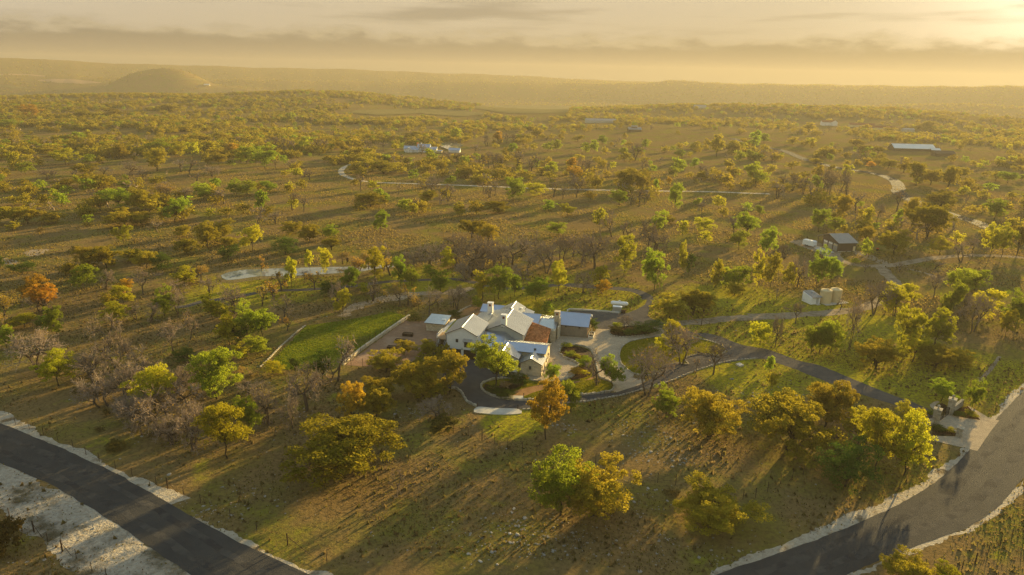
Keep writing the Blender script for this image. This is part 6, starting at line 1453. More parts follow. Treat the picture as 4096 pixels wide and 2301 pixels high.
# ------------------------------------------------------------------ yard things
def planter(k, label):
    t = thing('raised_planter', label, 'planter', (*SPOT[k], 0), R(-8), 'dark planter boxes in the gravel garden'); w, d, h = 1.3, .55, .8
    for (x0, y0, x1, y1) in ((-w, -d, w, -d + .06), (-w, d - .06, w, d), (-w, -d + .06, -w + .06, d - .06), (w - .06, -d + .06, w, d - .06)):
        b = MB(); b.box(x0, y0, 0, x1, y1, h); b.build('side', M['corten'], t)
    b = MB(); b.box(-w + .06, -d + .06, .1, w - .06, d - .06, h - .12); b.build('soil', M['soil'], t)
    b = MB()
    for x in (-w - .02, -.03, w - .04): b.box(x, -d - .04, 0, x + .06, -d - .002, h)
    b.build('brace', M['post'], t)
planter('bed0', 'dark planter box nearest the stone shed'); planter('bed1', 'middle one of the three dark planter boxes'); planter('bed2', 'dark planter box nearest the olive oaks')
def flower_pot(k, label, flowers=True):
    t = thing('flower_pot', label, 'flower pot', (*SPOT[k], .04)); b = MB(); b.lathe([(0, 0), (.24, 0), (.34, .5), (.37, .52), (.37, .58), (.31, .58), (.3, .5), (0, .5)], 14); b.build('pot', M['tank' if not flowers else 'stone'], t)
    r = random.Random(3); b = MB(); c = MB()
    for i in range(60):
        a = r.uniform(0, 6.3); d = r.uniform(0, .34); z = .62 + r.uniform(0, .3) - d * .3; s = r.uniform(.06, .1); x, y = d * math.cos(a), d * math.sin(a)
        q = [(x - s, y, z), (x, y - s, z + s * .6), (x + s, y, z), (x, y + s, z - s * .3)]
        (c if (flowers and i % 2) else b).face(q)
    b.build('leaves', LEAF['D'], t)
    if flowers: c.build('flowers', M['red'], t)
flower_pot('pot0', 'pot of red flowers on the forecourt farther from the camera'); flower_pot('pot1', 'pot of red flowers on the forecourt beside the young green tree'); flower_pot('pot2', 'small pale pot at the corner of the entry chimney', False)
# planter with column at the twin-door garage
x, y, z = local(31.8, 23.0); t = thing('column_planter', 'narrow planter with a small stone column beside the twin-door garage', 'planter', (x, y, 0), TH)
for (x0, y0, x1, y1) in ((-.7, -1.2, .7, -1.0), (-.7, 2.6, .7, 2.8), (-.7, -1.0, -.5, 2.6), (.5, -1.0, .7, 2.6)):
    b = MB(); b.box(x0, y0, 0, x1, y1, .45); b.build('kerb', M['concrete'], t)
b = MB(); b.box(-.5, -1.0, 0, .5, 2.6, .34); b.build('soil', M['mulch'], t)
b = MB(); b.box(-.3, .2, .34, .3, .8, .6); b.lathe([(.17, .6), (.13, .75), (.12, 1.75), (.16, 1.85), (.16, 1.95), (.05, 2.2), (0, 2.22)], 12, (0, .5, 0)); b.build('column', M['stone'], t)
# patio chairs
for i, (u, v, a) in enumerate(((-.9, 24.6, .2), (.1, 24.9, -.3), (-1.0, 26.1, 2.9), (.6, 26.3, 3.4))):
    t = thing('patio_chair', ('dark patio chair nearest the shed side', 'dark patio chair nearest the house', 'dark patio chair at the back left of the patio', 'dark patio chair at the back right of the patio')[i], 'chair', local(u, v, .03), TH + a, 'dark chairs on the back patio')
    b = MB(); b.box(-.35, -.35, .4, .35, .35, .52); b.build('seat', M['black'], t); b = MB(); b.hexa([(-.35, .28, .52), (.35, .28, .52), (.35, .36, .52), (-.35, .36, .52)], [(-.33, .46, 1.1), (.33, .46, 1.1), (.33, .53, 1.1), (-.33, .53, 1.1)]); b.build('backrest', M['black'], t)
    for sx in (-1, 1):
        b = MB(); b.box(sx * .35 - .03, -.33, .52, sx * .35 + .03, .3, .68); b.build('arm', M['black'], t)
        for sy in (-.3, .3): b = MB(); b.box(sx * .3 - .03, sy - .03, 0, sx * .3 + .03, sy + .03, .4); b.build('leg', M['black'], t)
# propane tank, generator, small box
t = thing('propane_tank', 'white propane tank lying on the grass behind the back lot', 'gas tank', (*SPOT['propane'], 0), R(-12))
b = MB(); n = 18; prof = [(-2.6, 0), (-2.5, .33), (-2.3, .52), (-2.0, .62), (2.0, .62), (2.3, .52), (2.5, .33), (2.6, 0)]
rings = []
for xx, rr_ in prof:
    kk = len(b.v); b.v += [(xx, max(rr_, .01) * math.cos(2 * math.pi * j / n), 1.0 + max(rr_, .01) * math.sin(2 * math.pi * j / n)) for j in range(n)]; rings.append(kk)
for a_, c_ in zip(rings, rings[1:]):
    for j in range(n): b.f.append((a_ + j, a_ + (j + 1) % n, c_ + (j + 1) % n, c_ + j)); b.m.append(0)
b.build('vessel', M['white'], t, smooth=True)
b = MB(); b.lathe([(0, 1.55), (.28, 1.55), (.28, 1.85), (.2, 1.95), (0, 1.97)], 12); b.build('valve_dome', M['white'], t)
for xx in (-1.4, 1.4): b = MB(); b.box(xx - .15, -.5, 0, xx + .15, .5, .5); b.build('saddle', M['concrete'], t)
t = thing('generator', 'grey generator cabinet in front of the propane tank', 'generator', (*SPOT['gen'], 0), R(-12))
b = MB(); b.box(-1.3, -.6, .15, 1.3, .6, 1.5); b.build('cabinet', M['siding'], t); b = MB(); b.box(-1.4, -.7, 0, 1.4, .7, .15); b.build('pad', M['concrete'], t)
for i in range(5): b = MB(); b.box(-1.25, -.63, .35 + i * .2, 1.25, -.602, .45 + i * .2); b.build('louvre', M['steel'], t)
b = MB(); b.box(-1.35, -.65, 1.502, 1.35, .65, 1.6); b.build('lid', M['white'], t)
b = MB(); b.box(-.6, -.5, 0, .6, .5, .75); b.box(-.66, -.56, .752, .66, .56, .85); tag(b.build('utility_box', M['corten'], None, (*SPOT['box'], 0), R(-10)), 'small dark utility box beside the generator', 'utility box')
# water tanks and well house
TANK = None
for k, l in (('tank_a', 'beige water tank next to the well house'), ('tank_b', 'beige water tank on the far right side')):
    tx, ty = SPOT[k]; dx_ = -.25 if k == 'tank_a' else .45; t = thing('water_tank', l, 'water tank', (tx + dx_, ty + dx_ * .3, .12), 0, 'beige water tanks on the concrete pad')
    b = MB(); b.lathe([(1.72, 0), (1.72, 3.9), (1.62, 4.0), (0, 4.28)], 36); b.build('shell', M['tank'], t, smooth=False)
    for i in range(6): b = MB(); b.lathe([(1.72, .0), (1.755, .04), (1.755, .12), (1.72, .16)], 36, (0, 0, .35 + i * .62)); b.build('band', M['tank'], t)
    b = MB(); b.lathe([(0, 4.2), (.36, 4.2), (.36, 4.36), (0, 4.4)], 14, (.3, -.5, 0)); b.build('hatch', M['tank'], t)
    b = MB(); b.tube([(-.9, .2, 4.15), (-.5, -.3, 4.42), (.2, -.2, 4.4)], .05, 6); b.build('pipe', M['steel'], t)
px, py = SPOT['tank_a']; qx, qy = SPOT['tank_b']
an = math.atan2(qy - py, qx - px) - .33
t = thing('well_house', 'small white well house with a grey metal roof left of the water tanks', 'shed', ((SPOT['wh_f'][0] + SPOT['wh_l'][0]) / 2 + 1.4, (SPOT['wh_f'][1] + SPOT['wh_l'][1]) / 2 + .4, 0), R(17))
b = MB(); b.prism([(-1.6, -1.9, 0), (-1.6, -1.9, 2.15), (-1.6, 2.2, 3.0), (-1.6, 2.2, 0)], (3.2, 0, 0)); b.build('wall', M['white'], t)
roof_slope(t, [(-1.3, -2.3, 2.25), (2.0, -2.3, 2.25), (2.0, 2.5, 3.2), (-1.3, 2.5, 3.2)], 8, m='barnroof')
b = MB(); b.box(.2, -1.97, .05, 1.1, -1.902, 1.95); b.build('door', M['siding'], t); b = MB(); b.box(.7, .6, 2.95, 1.3, 1.2, 3.15); b.build('roof_vent', M['galv'], t)
b = MB(); b.box(.0, -2.9, 0, 1.3, -2.0, .12); b.build('step', M['concrete'], t)
mx_, my_ = (px + qx) / 2, (py + qy) / 2
b = MB(); b.box(-3.6, -2.6, 0, 5.2, 2.6, .115); tag(b.build('concrete_pad', M['concrete'], None, (mx_, my_, 0), math.atan2(qy - py, qx - px)), 'concrete pad under the two water tanks', 'pad')
# entrance gate
def pier(k, label, h, w, finial=True):
    t = thing('gate_pier', label, 'gate pier', (*SPOT[k], .03), R(-38)); r = random.Random(len(label)); z = 0
    while z < h - .05:
        hh = .3 * r.uniform(.85, 1.15)
        for (x0, y0, x1, y1) in ((-w, -w, .05 + r.uniform(-.15, .15), .0), (.07, -w, w, 0), (-w, .02, .0, w), (.02, .02, w, w)):
            b = MB(); j = lambda: r.uniform(-.025, .025)
            b.box(x0 + j(), y0 + j(), z, x1 - .02 + j(), y1 - .02 + j(), min(z + hh, h) - .02); b.build('stone', M['whitestone'], t)
        z += hh
    b = MB(); b.box(-w + .06, -w + .06, 0, w - .06, w - .06, h); b.build('core', M['stone'], t)
    b = MB(); b.box(-w - .12, -w - .12, h, w + .12, w + .12, h + .2); b.build('cap', M['whitestone'], t)
    if finial: b = MB(); b.lathe([(0, 0), (.22, .0), (.22, .1), (.1, .18), (.1, .26), (.27, .42), (.3, .55), (.24, .72), (.08, .8), (.05, .88), (0, .9)], 14, (0, 0, h + .2)); b.build('finial', M['whitestone'], t, smooth=True)
    return t
pier('pier_a', 'tall white stone gate pier with urn on the far side of the gate', 3.3, .62); pier('pier_b', 'tall white stone gate pier with urn on the near side of the gate', 3.3, .62); pier('pier_c', 'short stone pillar standing in the paver apron', 1.7, .5, False)
A, B_ = Vector((*SPOT['pier_a'], 0)), Vector((*SPOT['pier_b'], 0)); dr = (B_ - A).normalized(); L_ = (B_ - A).length
t = thing('entrance_gate', 'arched dark metal driveway gate between the two tall stone piers', 'gate', (*A.xy, .03), math.atan2(dr.y, dr.x))
for s in (0, 1):
    b = MB(); x0, x1 = (.75, L_ / 2 - .04) if s == 0 else (L_ / 2 + .04, L_ - .75); zt = lambda x: 1.6 + .9 * (1 - ((x - L_ / 2) / (L_ / 2 - .7)) ** 2)
    b.tube([(x0, 0, .15), (x1, 0, .15)], .04, 6); b.tube([(x0 + (x1 - x0) * i / 8, 0, zt(x0 + (x1 - x0) * i / 8)) for i in range(9)], .05, 6)
    for xx in (x0, x1): b.tube([(xx, 0, .1), (xx, 0, zt(xx))], .05, 6)
    o = b.build('gate_leaf', M['black'], t)
    for i in range(1, 12): xx = x0 + (x1 - x0) * i / 12; k = MB(); k.tube([(xx, 0, .15), (xx, 0, zt(xx) - .03)], .022, 5); k.build('bar', M['black'], o)
def gate_wall(a, c, label, h=1.25):
    a, c = Vector((*a, 0)), Vector((*c, 0)); d = c - a; t = thing('gate_wall', label, 'stone wall', (*a.xy, .03), math.atan2(d.y, d.x)); b = MB(); b.box(.3, -.2, 0, d.length, .2, h); b.build('core', M['stone'], t)
    stone_wall(t, (.3, -.2, 0), (0, -1, 0), (1, 0, 0), d.length - .3, lambda q: h, m='whitestone', cw=.6, ch=.3, seed=21)
    b = MB(); b.box(.3, -.28, h + .002, d.length + .05, .28, h + .12); b.build('coping', M['whitestone'], t)
gate_wall(SPOT['pier_a'], SPOT['wing_a'], 'white stone wing wall running from the far gate pier')
gate_wall(SPOT['pier_b'], (SPOT['pier_b'][0] - 3.6, SPOT['pier_b'][1] - .9), 'white stone wing wall running from the near gate pier')
# barn with its trailer
bx0 = SPOT['barn_b']; ax = math.atan2(SPOT['barn_c'][1] - bx0[1], SPOT['barn_c'][0] - bx0[0])
bn = thing('barn', 'brown metal barn with three glazed doors and a side porch', 'barn', (*bx0, 0), ax)
roof_slope(bn, [(-.4, -.5, 3.6), (8.2, -.5, 3.6), (8.2, 7.0, 6.0), (-.4, 7.0, 6.0)], 16, m='barnroof'); roof_slope(bn, [(8.2, 14.8, 3.5), (-.4, 14.8, 3.5), (-.4, 7.0, 6.0), (8.2, 7.0, 6.0)], 16, m='barnroof')
b = MB(); b.prism([(0, 0, 0), (0, 0, 3.6), (0, 7.0, 5.83), (0, 11.2, 4.45), (0, 11.2, 0)], (7.8, 0, 0)); b.build('wall', M['barnwall'], bn)
for i, y0 in enumerate((.8, 4.2, 7.6)):
    b = MB(); b.box(-.06, y0, .04, -.005, y0 + 2.7, 2.9); o = b.build('barn_door', M['steel'], bn)
    for q in range(4): k = MB(); k.box(-.075, y0 + .1 + q * .64, 2.05, -.062, y0 + .64 + q * .64, 2.6); k.build('pane', M['white'] if i else M['tank'], o)
    for q in range(3): k = MB(); k.box(-.08, y0 + .05, .1 + q * .64, -.062, y0 + 2.65, .1 + q * .64 + .6); k.build('door_panel', M['steel'], o)
b = MB(); b.box(0, 14.3, 0, .2, 14.5, 3.5); b.box(7.5, 14.3, 0, 7.7, 14.5, 3.5); b.build('porch_post', M['barnwall'], bn)
b = MB(); b.box(6.4, -.05, 0, 7.4, -.004, 2.1); b.build('side_door', M['tank'], bn)
b = MB(); b.box(-.1, -.12, 0, 7.9, -.006, .22); b.build('plinth', M['concrete'], bn)
ta, tb = SPOT['trailer_a'], SPOT['trailer_b']; an = math.atan2(tb[1] - ta[1], tb[0] - ta[0])
t = thing('cargo_trailer', 'white enclosed cargo trailer parked beside the brown barn', 'trailer', ((ta[0] + tb[0]) / 2, (ta[1] + tb[1]) / 2, .02), an); hl = 2.5
b = MB(); b.prism([(-hl, -1.05, .5), (hl - .1, -1.05, .5), (hl + .1, -1.05, .9), (hl + .1, -1.05, 2.3), (hl - .1, -1.05, 2.6), (-hl, -1.05, 2.6)], (0, 2.1, 0)); b.build('body', M['white'], t)
b = MB(); b.box(.6, -1.07, .6, 1.4, -1.052, 2.4); b.build('door', M['white'], t); b = MB(); b.box(-.3, -.25, 2.6, .3, .25, 2.72); b.build('roof_vent', M['siding'], t)
b = MB(); b.box(-hl - .02, -1.07, .45, hl + .05, 1.07, .52); b.tube([(hl, -.6, .5), (hl + 1.3, 0, .45)], .05, 6); b.tube([(hl, .6, .5), (hl + 1.3, 0, .45)], .05, 6); b.tube([(hl + 1.2, 0, .0), (hl + 1.2, 0, .7)], .05, 6); b.build('hitch_frame', M['steel'], t)
for xx in (-1.1, -.3):
    for yy in (-1.12, .95):
        b = MB(); n = 16; b.prism([(xx + .36 * math.cos(2 * math.pi * j / n), yy, .36 + .36 * math.sin(2 * math.pi * j / n)) for j in range(n)], (0, .17, 0)); w = b.build('wheel', M['tyre'], t)
        b = MB(); y2 = yy - .012 if yy < 0 else yy + .172; b.prism([(xx + .17 * math.cos(2 * math.pi * j / n), y2, .36 + .17 * math.sin(2 * math.pi * j / n)) for j in range(n)], (0, .01, 0)); b.build('rim', M['steel'], w)
# small red-topped burner right of the barn
x, y = bx0; t = thing('fire_barrel', 'small red-topped barrel standing right of the brown barn', 'barrel', (x + 17.5, y + 3.2, 0)); b = MB(); b.lathe([(0, 0), (.45, 0), (.47, .45), (.45, .9), (0, .9)], 12); b.build('drum', M['black'], t); b = MB(); b.lathe([(.5, .9), (.5, 1.05), (0, 1.1)], 12); b.build('lid', M['red'], t)
# feeder by the pond
t = thing('game_feeder', 'small game feeder on legs behind the near pond', 'feeder', (-58.0, 232, 0)); b = MB(); b.lathe([(0, 1.4), (.1, 1.2), (.45, 1.7), (.45, 2.6), (0, 2.75)], 10); b.build('hopper', M['post'], t)
for q in range(3): a = q * 2.1; b = MB(); b.tube([(.4 * math.cos(a), .4 * math.sin(a), 1.8), (.9 * math.cos(a), .9 * math.sin(a), 0)], .04, 5); b.build('leg', M['post'], t)

# ------------------------------------------------------------------ far buildings
def far_house(name, label, cat, a, rz, blocks):
    t = thing(name, label, cat, (*a, float(terr(*a)) - .3), rz)
    for kind, x0, x1, y0, y1, ze, zr, wm, rm, wins in blocks:
        if kind == 'u': gable_u(t, y0 - .4, ze, (y0 + y1) / 2, zr, y1 + .4, ze, x0 - .4, x1 + .4, wm, 6, m=rm)
        else: gable_v(t, x0 - .4, ze, (x0 + x1) / 2, zr, x1 + .4, ze, y0 - .4, y1 + .4, wm, 6, m=rm)
        for wx, wz, ww, wh in wins: window(t, wx, y0 - .02, wz, ww, wh, 2, 2)
    return t
rl_, rr2 = SPOT['ranch_l'], SPOT['ranch_g2']; rz_ = math.atan2(rr2[1] - rl_[1], rr2[0] - rl_[0]) * .4 - .12
fr = far_house('far_ranch_house', 'far white ranch house with blue-grey metal roofs beside the bright pond', 'house', rl_, rz_, [
    ('v', .5, 6.5, -1, 5, 2.7, 4.6, 'stucco', 'ranchroof', [(2.2, .5, 1.2, 1.5), (4.8, .4, 1, 1.9)]), ('u', -2, 9, 5.5, 11, 3.0, 5.4, 'stucco', 'ranchroof', []), ('u', 6.5, 12, 1, 6, 2.7, 4.4, 'stucco', 'ranchroof', [(8, .4, 1.1, 1.9), (10.5, .4, 1.1, 1.9)]),
    ('u', 11, 22, 4, 10, 5.0, 7.5, 'stucco', 'ranchroof', [(13, 3.5, .9, .9), (15, 3.5, .9, .9), (17, 3.5, .9, .9), (13.5, .5, 1.1, 2), (18.5, .5, 1.7, 1.8)]), ('u', 22, 28, 5, 10, 3.0, 5.2, 'stucco', 'ranchroof', [(24, .4, 1.1, 1.8), (26.5, .4, 1.1, 1.8)]), ('u', 28, 33, 4, 7, 1.9, 2.5, 'tank', 'ranchroof', [])])
chimney(fr, 10, 7.5, 3.5, 8.8, 1.3, 1.2, 'tile'); chimney(fr, 13.5, 8, 5.5, 8.3, .9, .9, 'stucco', False)
far_house('far_garage', 'far white garage with blue-grey roof just right of the far ranch house', 'garage', (SPOT['ranch_g'][0] + .6, SPOT['ranch_g'][1]), rz_, [('u', 0, 10, 0, 6, 2.3, 4.2, 'stucco', 'ranchroof', [(3, .2, 2.2, 1.8), (7, .2, 2.2, 1.8)])])
gx, gy = SPOT['ranch_g']
rz2 = math.atan2(SPOT['mb_b'][1] - SPOT['mb_a'][1], SPOT['mb_b'][0] - SPOT['mb_a'][0])
far_house('long_barn', 'long dark barn with a pale metal roof far right', 'barn', SPOT['mb_a'], rz2, [('u', 0, 38, 0, 15, 3.2, 7.0, 'barnwall', 'galv', []), ('u', 33, 41, -3, 2, 2.6, 4.2, 'barnwall', 'galv', [])])
far_house('dark_barn', 'dark low barn in front of the long pale-roofed barn', 'barn', SPOT['mb_c'], rz2, [('u', 0, 17, 0, 9, 3.0, 5.4, 'barnwall', 'barnwall', [])])
far_house('cabin', 'dark-roofed cabin on the far grassy rise', 'house', SPOT['cabin'], .05, [('u', 0, 16, 0, 9, 3.4, 6.0, 'barnwall', 'barnroof', [(4, .8, 1.4, 1.4), (11, .8, 1.4, 1.4)]), ('u', 4, 11, 3, 6, 6.6, 8.0, 'barnwall', 'barnroof', [])])
far_house('tiled_house', 'pale far house with faded red tile roof among oaks', 'house', SPOT['h1'], -.1, [('u', 0, 16, 0, 10, 5.5, 8.2, 'stucco', 'redroof', [(4, 1, 1.5, 1.6), (10, 1, 1.5, 1.6)]), ('v', 13, 21, -3, 7, 6, 9, 'stucco', 'redroof', [])])
far_house('tiled_house', 'wide low far house with red tile roof', 'house', SPOT['h2'], -.3, [('u', 0, 34, 0, 11, 3.6, 6.6, 'tank', 'redroof', [(6, .8, 2, 1.6), (14, .8, 2, 1.6), (24, .8, 2, 1.6)])])
far_house('tiled_house', 'far red-roofed house right of the wide low one', 'house', SPOT['h3'], -.35, [('u', 0, 34, 0, 10, 3.6, 6.2, 'tank', 'redroof', [(5, .8, 2, 1.6), (18, .8, 2, 1.6)])])
far_house('small_house', 'small pale far house on the right ridge', 'house', SPOT['h4'], -.1, [('u', 0, 14, 0, 8, 3.2, 5, 'siding', 'barnroof', [])])
far_house('hill_house', 'pale house showing among trees on the right hilltop', 'house', SPOT['h5'], .0, [('u', 0, 22, 0, 9, 4, 7, 'siding', 'barnroof', [])])
far_house('hill_house', 'tiny pale house on the flank of the far butte', 'house', SPOT['h6'], .2, [('u', 0, 20, 0, 9, 4, 7, 'tank', 'galv', [])])
far_house('low_house', 'pale roof among trees on the far grassy rise', 'house', SPOT['h7'], .05, [('u', -8, 38, 0, 12, 3.6, 6.6, 'siding', 'barnroof', [])])

# ------------------------------------------------------------------ trees
def leaf_quads(P, Nn, size, rng_):
    """one small diamond leaf clump per point"""
    n = len(P); r = rng_.normal(size=(n, 3)); d = Nn + r * .9; d /= np.linalg.norm(d, axis=1)[:, None] + 1e-9
    a = np.cross(d, rng_.normal(size=(n, 3))); a /= np.linalg.norm(a, axis=1)[:, None] + 1e-9; b = np.cross(d, a)
    s = size * rng_.uniform(.6, 1.4, n)[:, None]; s2 = s * rng_.uniform(.5, .9, n)[:, None]
    v = np.stack([P - a * s, P - b * s2, P + a * s, P + b * s2], 1).reshape(-1, 3)
    return v, np.arange(4 * n).reshape(-1, 4)
def crown_points(kind, n, g):
    """leaf positions and outward normals in a unit tree (height 1, width 1)"""
    if kind == 'O': nl, c0, ax, lr, e0, e1 = 36, (0, 0, .50), (.37, .37, .36), (.09, .155), -68, 87
    elif kind == 'G': nl, c0, ax, lr, e0, e1 = 32, (0, 0, .53), (.33, .33, .40), (.10, .165), -78, 88
    elif kind == 'Y': nl, c0, ax, lr, e0, e1 = 30, (0, 0, .54), (.33, .33, .40), (.09, .15), -76, 88
    elif kind == 'A': nl, c0, ax, lr, e0, e1 = 30, (0, 0, .58), (.34, .34, .34), (.085, .145), -66, 88
    elif kind == 'D': nl, c0, ax, lr, e0, e1 = 26, (0, 0, .50), (.33, .33, .36), (.11, .17), -80, 88
    elif kind == 'J': nl, c0, ax, lr, e0, e1 = 22, (0, 0, .34), (.36, .36, .42), (.10, .18), -30, 88
    else: nl, c0, ax, lr, e0, e1 = 26, (0, 0, .62), (.38, .38, .30), (.06, .11), -50, 88
    lob = []
    lean = g.normal(size=2) * .05
    for i in range(nl):
        ph = g.uniform(0, 2 * math.pi); s = g.uniform(math.sin(R(e0)), math.sin(R(e1))); e = math.asin(s); k = g.uniform(.55, 1.05) if i > nl * .25 else g.uniform(.1, .6)
        lob.append((c0[0] + lean[0] * s + ax[0] * k * math.cos(e) * math.cos(ph), c0[1] + lean[1] * s + ax[1] * k * math.cos(e) * math.sin(ph), c0[2] + ax[2] * k * s, g.uniform(*lr)))
    lob = np.array(lob)
    # each lobe carries smaller clumps on its skin
    cl = []
    for x, y, z, r in lob:
        for q in range(11):
            d = g.normal(size=3); d[2] = d[2] * .8 + .25; d /= np.linalg.norm(d); k = r * g.uniform(.55, 1.0); cl.append((x + d[0] * k, y + d[1] * k, z + d[2] * k * .8, r * g.uniform(.26, .48)))
    cl = np.array(cl); w = cl[:, 3] ** 2; idx = g.choice(len(cl), n, p=w / w.sum())
    d = g.normal(size=(n, 3)); d /= np.linalg.norm(d, axis=1)[:, None]
    rr = cl[idx, 3] * g.uniform(.25, 1.0, n) ** .5
    P = cl[idx, :3] + d * rr[:, None] * np.array([1, 1, .75])
    if kind == 'J': P[:, 2] = np.abs(P[:, 2])
    P[:, 2] = np.maximum(P[:, 2], .03); lo_, hi_ = np.percentile(P, 1.2, axis=0), np.percentile(P, 98.8, axis=0); sc_ = np.array([1 / (hi_[0] - lo_[0]), 1 / (hi_[1] - lo_[1]), 1 / hi_[2]]); of_ = np.array([(hi_[0] + lo_[0]) / 2, (hi_[1] + lo_[1]) / 2, 0]); P = (P - of_) * sc_; lob[:, :3] = (lob[:, :3] - of_) * sc_
    return P, d, lob
def tubes(segs, n=4):
    v = []; f = []
    for p, q, r0_, r1_ in segs:
        p = np.asarray(p); q = np.asarray(q); t = q - p; L = np.linalg.norm(t)
        if L < 1e-6: continue
        t = t / L; x = np.cross(t, (0, 0, 1.) if abs(t[2]) < .9 else (1., 0, 0)); x /= np.linalg.norm(x); y = np.cross(t, x); k = len(v)
        for c, r in ((p, r0_), (q, r1_)):
            for j in range(n): a = 2 * math.pi * j / n; v.append(c + r * (math.cos(a) * x + math.sin(a) * y))
        for j in range(n): f.append((k + j, k + (j + 1) % n, k + n + (j + 1) % n, k + n + j))
    return np.array(v), f
def limb(p, q, r0_, r1_, g, n=4, wob=.05):
    """a crooked limb from p to q"""
    p = np.asarray(p, float); q = np.asarray(q, float); pts = [p]; L = np.linalg.norm(q - p)
    for i in range(1, n): pts.append(p + (q - p) * i / n + g.normal(size=3) * wob * L + np.array([0, 0, .08 * L * math.sin(math.pi * i / n)]))
    pts.append(q); return [(a, b, r0_ + (r1_ - r0_) * i / n, r0_ + (r1_ - r0_) * (i + 1) / n) for i, (a, b) in enumerate(zip(pts, pts[1:]))], pts
def leafy_skeleton(kind, lob, g):
    segs = []; th = {'O': .24, 'G': .34, 'Y': .34, 'A': .3, 'D': .2, 'J': .06, 'S': .3}[kind]; tw = {'O': .026, 'G': .02, 'Y': .018, 'A': .022, 'D': .02, 'J': .012, 'S': .017}[kind]
    ns = 2 if kind in 'O' and g.random() < .5 else 1; tops = []
    for s in range(ns):
        top = np.array([g.normal() * .03 + (s - .5) * .09 * (ns - 1), g.normal() * .03, th * g.uniform(.85, 1.1)]); sg, _ = limb((g.normal() * .01, 0, -.02), top, tw, tw * .75, g, 3, .06); segs += sg; tops.append(top)
    used = lob[g.permutation(len(lob))[:14]]
    for x, y, z, r in used:
        top = tops[g.integers(len(tops))]; e = np.array([x, y, z]); sg, pts = limb(top, e, tw * .5, tw * .1, g, 4, .07); segs += sg
        for q in range(4):
            st_ = pts[g.integers(2, 5)]; d = e + g.normal(size=3) * r * 1.0; segs.append((st_, d, tw * .16, tw * .05))
    return segs
def bare_skeleton(g, depth=5, kids=(3, 3, 3, 3), spread=.62):
    """leafless tree, unit height"""
    segs = []; tips = []
    def grow(p, d, L, r, lev):
        n = 3 if lev < 3 else 2; q = p
        for i in range(n):
            d2 = d + g.normal(size=3) * (.16 if lev else .09); d2[2] += .05; d2 /= np.linalg.norm(d2); nx = q + d2 * L / n; segs.append((q, nx, r * (1 - .3 * i / n), r * (1 - .3 * (i + 1) / n))); q = nx; d = d2
            if lev >= 2 and lev < depth:
                for _ in range(1):
                    s = d + g.normal(size=3) * .8; s /= np.linalg.norm(s); segs.append((q, q + s * L * .45, r * .3, r * .12)); tips.append(q + s * L * .45)
        if lev >= depth: tips.append(q); return
        for k in range(kids[min(lev, len(kids) - 1)]):
            s = d * .75 + g.normal(size=3) * spread; s[2] += .12; s /= np.linalg.norm(s); grow(q, s, L * g.uniform(.58, .82), r * g.uniform(.5, .66), lev + 1)
    ns = 1 if g.random() < .65 else 2
    for s in range(ns): grow(np.array([(s - .5) * .05 * (ns - 1), 0, -.02]), np.array([g.normal() * .15 + (s - .5) * .4 * (ns - 1), g.normal() * .15, 1.]), .30, .030 if ns == 1 else .024, 0)
    v = np.array([s[1] for s in segs]); top = np.percentile(v[:, 2], 99.5); wd = np.percentile(np.hypot(v[:, 0], v[:, 1]), 84) * 2
    sc_ = np.array([1 / wd, 1 / wd, 1 / top])
    return [(np.asarray(a) * sc_, np.asarray(b) * sc_, r0_ / top, r1_ / top) for a, b, r0_, r1_ in segs], [np.asarray(t) * sc_ for t in tips]
def np_mesh(name, v, f, m):
    me = bpy.data.meshes.new(name); v = np.asarray(v, float); me.from_pydata(v.tolist(), [], f.tolist() if hasattr(f, 'tolist') else f); me.materials.append(m); me.update(); return me
def proto(kind, seed, hi):
    g = np.random.default_rng(seed * 77 + ord(kind) + (1000 if hi else 0))
    if kind in 'BS':
        segs, tips = bare_skeleton(g, 5 if hi else 4, (3, 4, 4, 3, 3) if hi else (3, 3, 4, 3)); sv, sf = tubes([(a, b, r + .0006, r2 + .0008) for a, b, r, r2 in segs], 4 if hi else 3)
        if not hi: sv, sf = tubes([(a, b, r * 1.5 + .0012, r2 * 1.5 + .0012) for a, b, r, r2 in segs], 3)
        tips = np.array(tips); k = (2600 if hi else 500) if kind == 'S' else (90 if hi else 20); i = g.integers(0, len(tips), k)
        if kind == 'S':
            keep = g.random(len(tips)) < .55; pool = np.nonzero(keep)[0]; i = pool[g.integers(0, len(pool), k)]
        P = tips[i] + g.normal(size=(k, 3)) * .035; lv, lf = leaf_quads(P, g.normal(size=(k, 3)), .014 if hi else .03, g)
        tm = np_mesh('trunk', sv, sf, M['limb']); tm.materials.append(M['twig']); q = 4 if hi else 3
        mi = np.repeat(np.array([1 if s[2] < .0075 else 0 for s in segs], np.int32), q)
        if len(mi) == len(tm.polygons): tm.polygons.foreach_set('material_index', mi)
        return tm, np_mesh('crown', lv, lf, LEAF[kind])
    n = {'O': (27000, 1500), 'G': (19000, 1300), 'Y': (15000, 1100), 'A': (16000, 1100), 'D': (12000, 900), 'J': (5000, 500)}[kind][0 if hi else 1]
    P, d, lob = crown_points(kind, n, g); lv, lf = leaf_quads(P, d, (.0128 if kind != 'J' else .03) if hi else .045, g)
    sv, sf = tubes(leafy_skeleton(kind, lob, g), 5 if hi else 3)
    return np_mesh('trunk', sv, sf, M['bark']), np_mesh('crown', lv, lf, LEAF[kind])
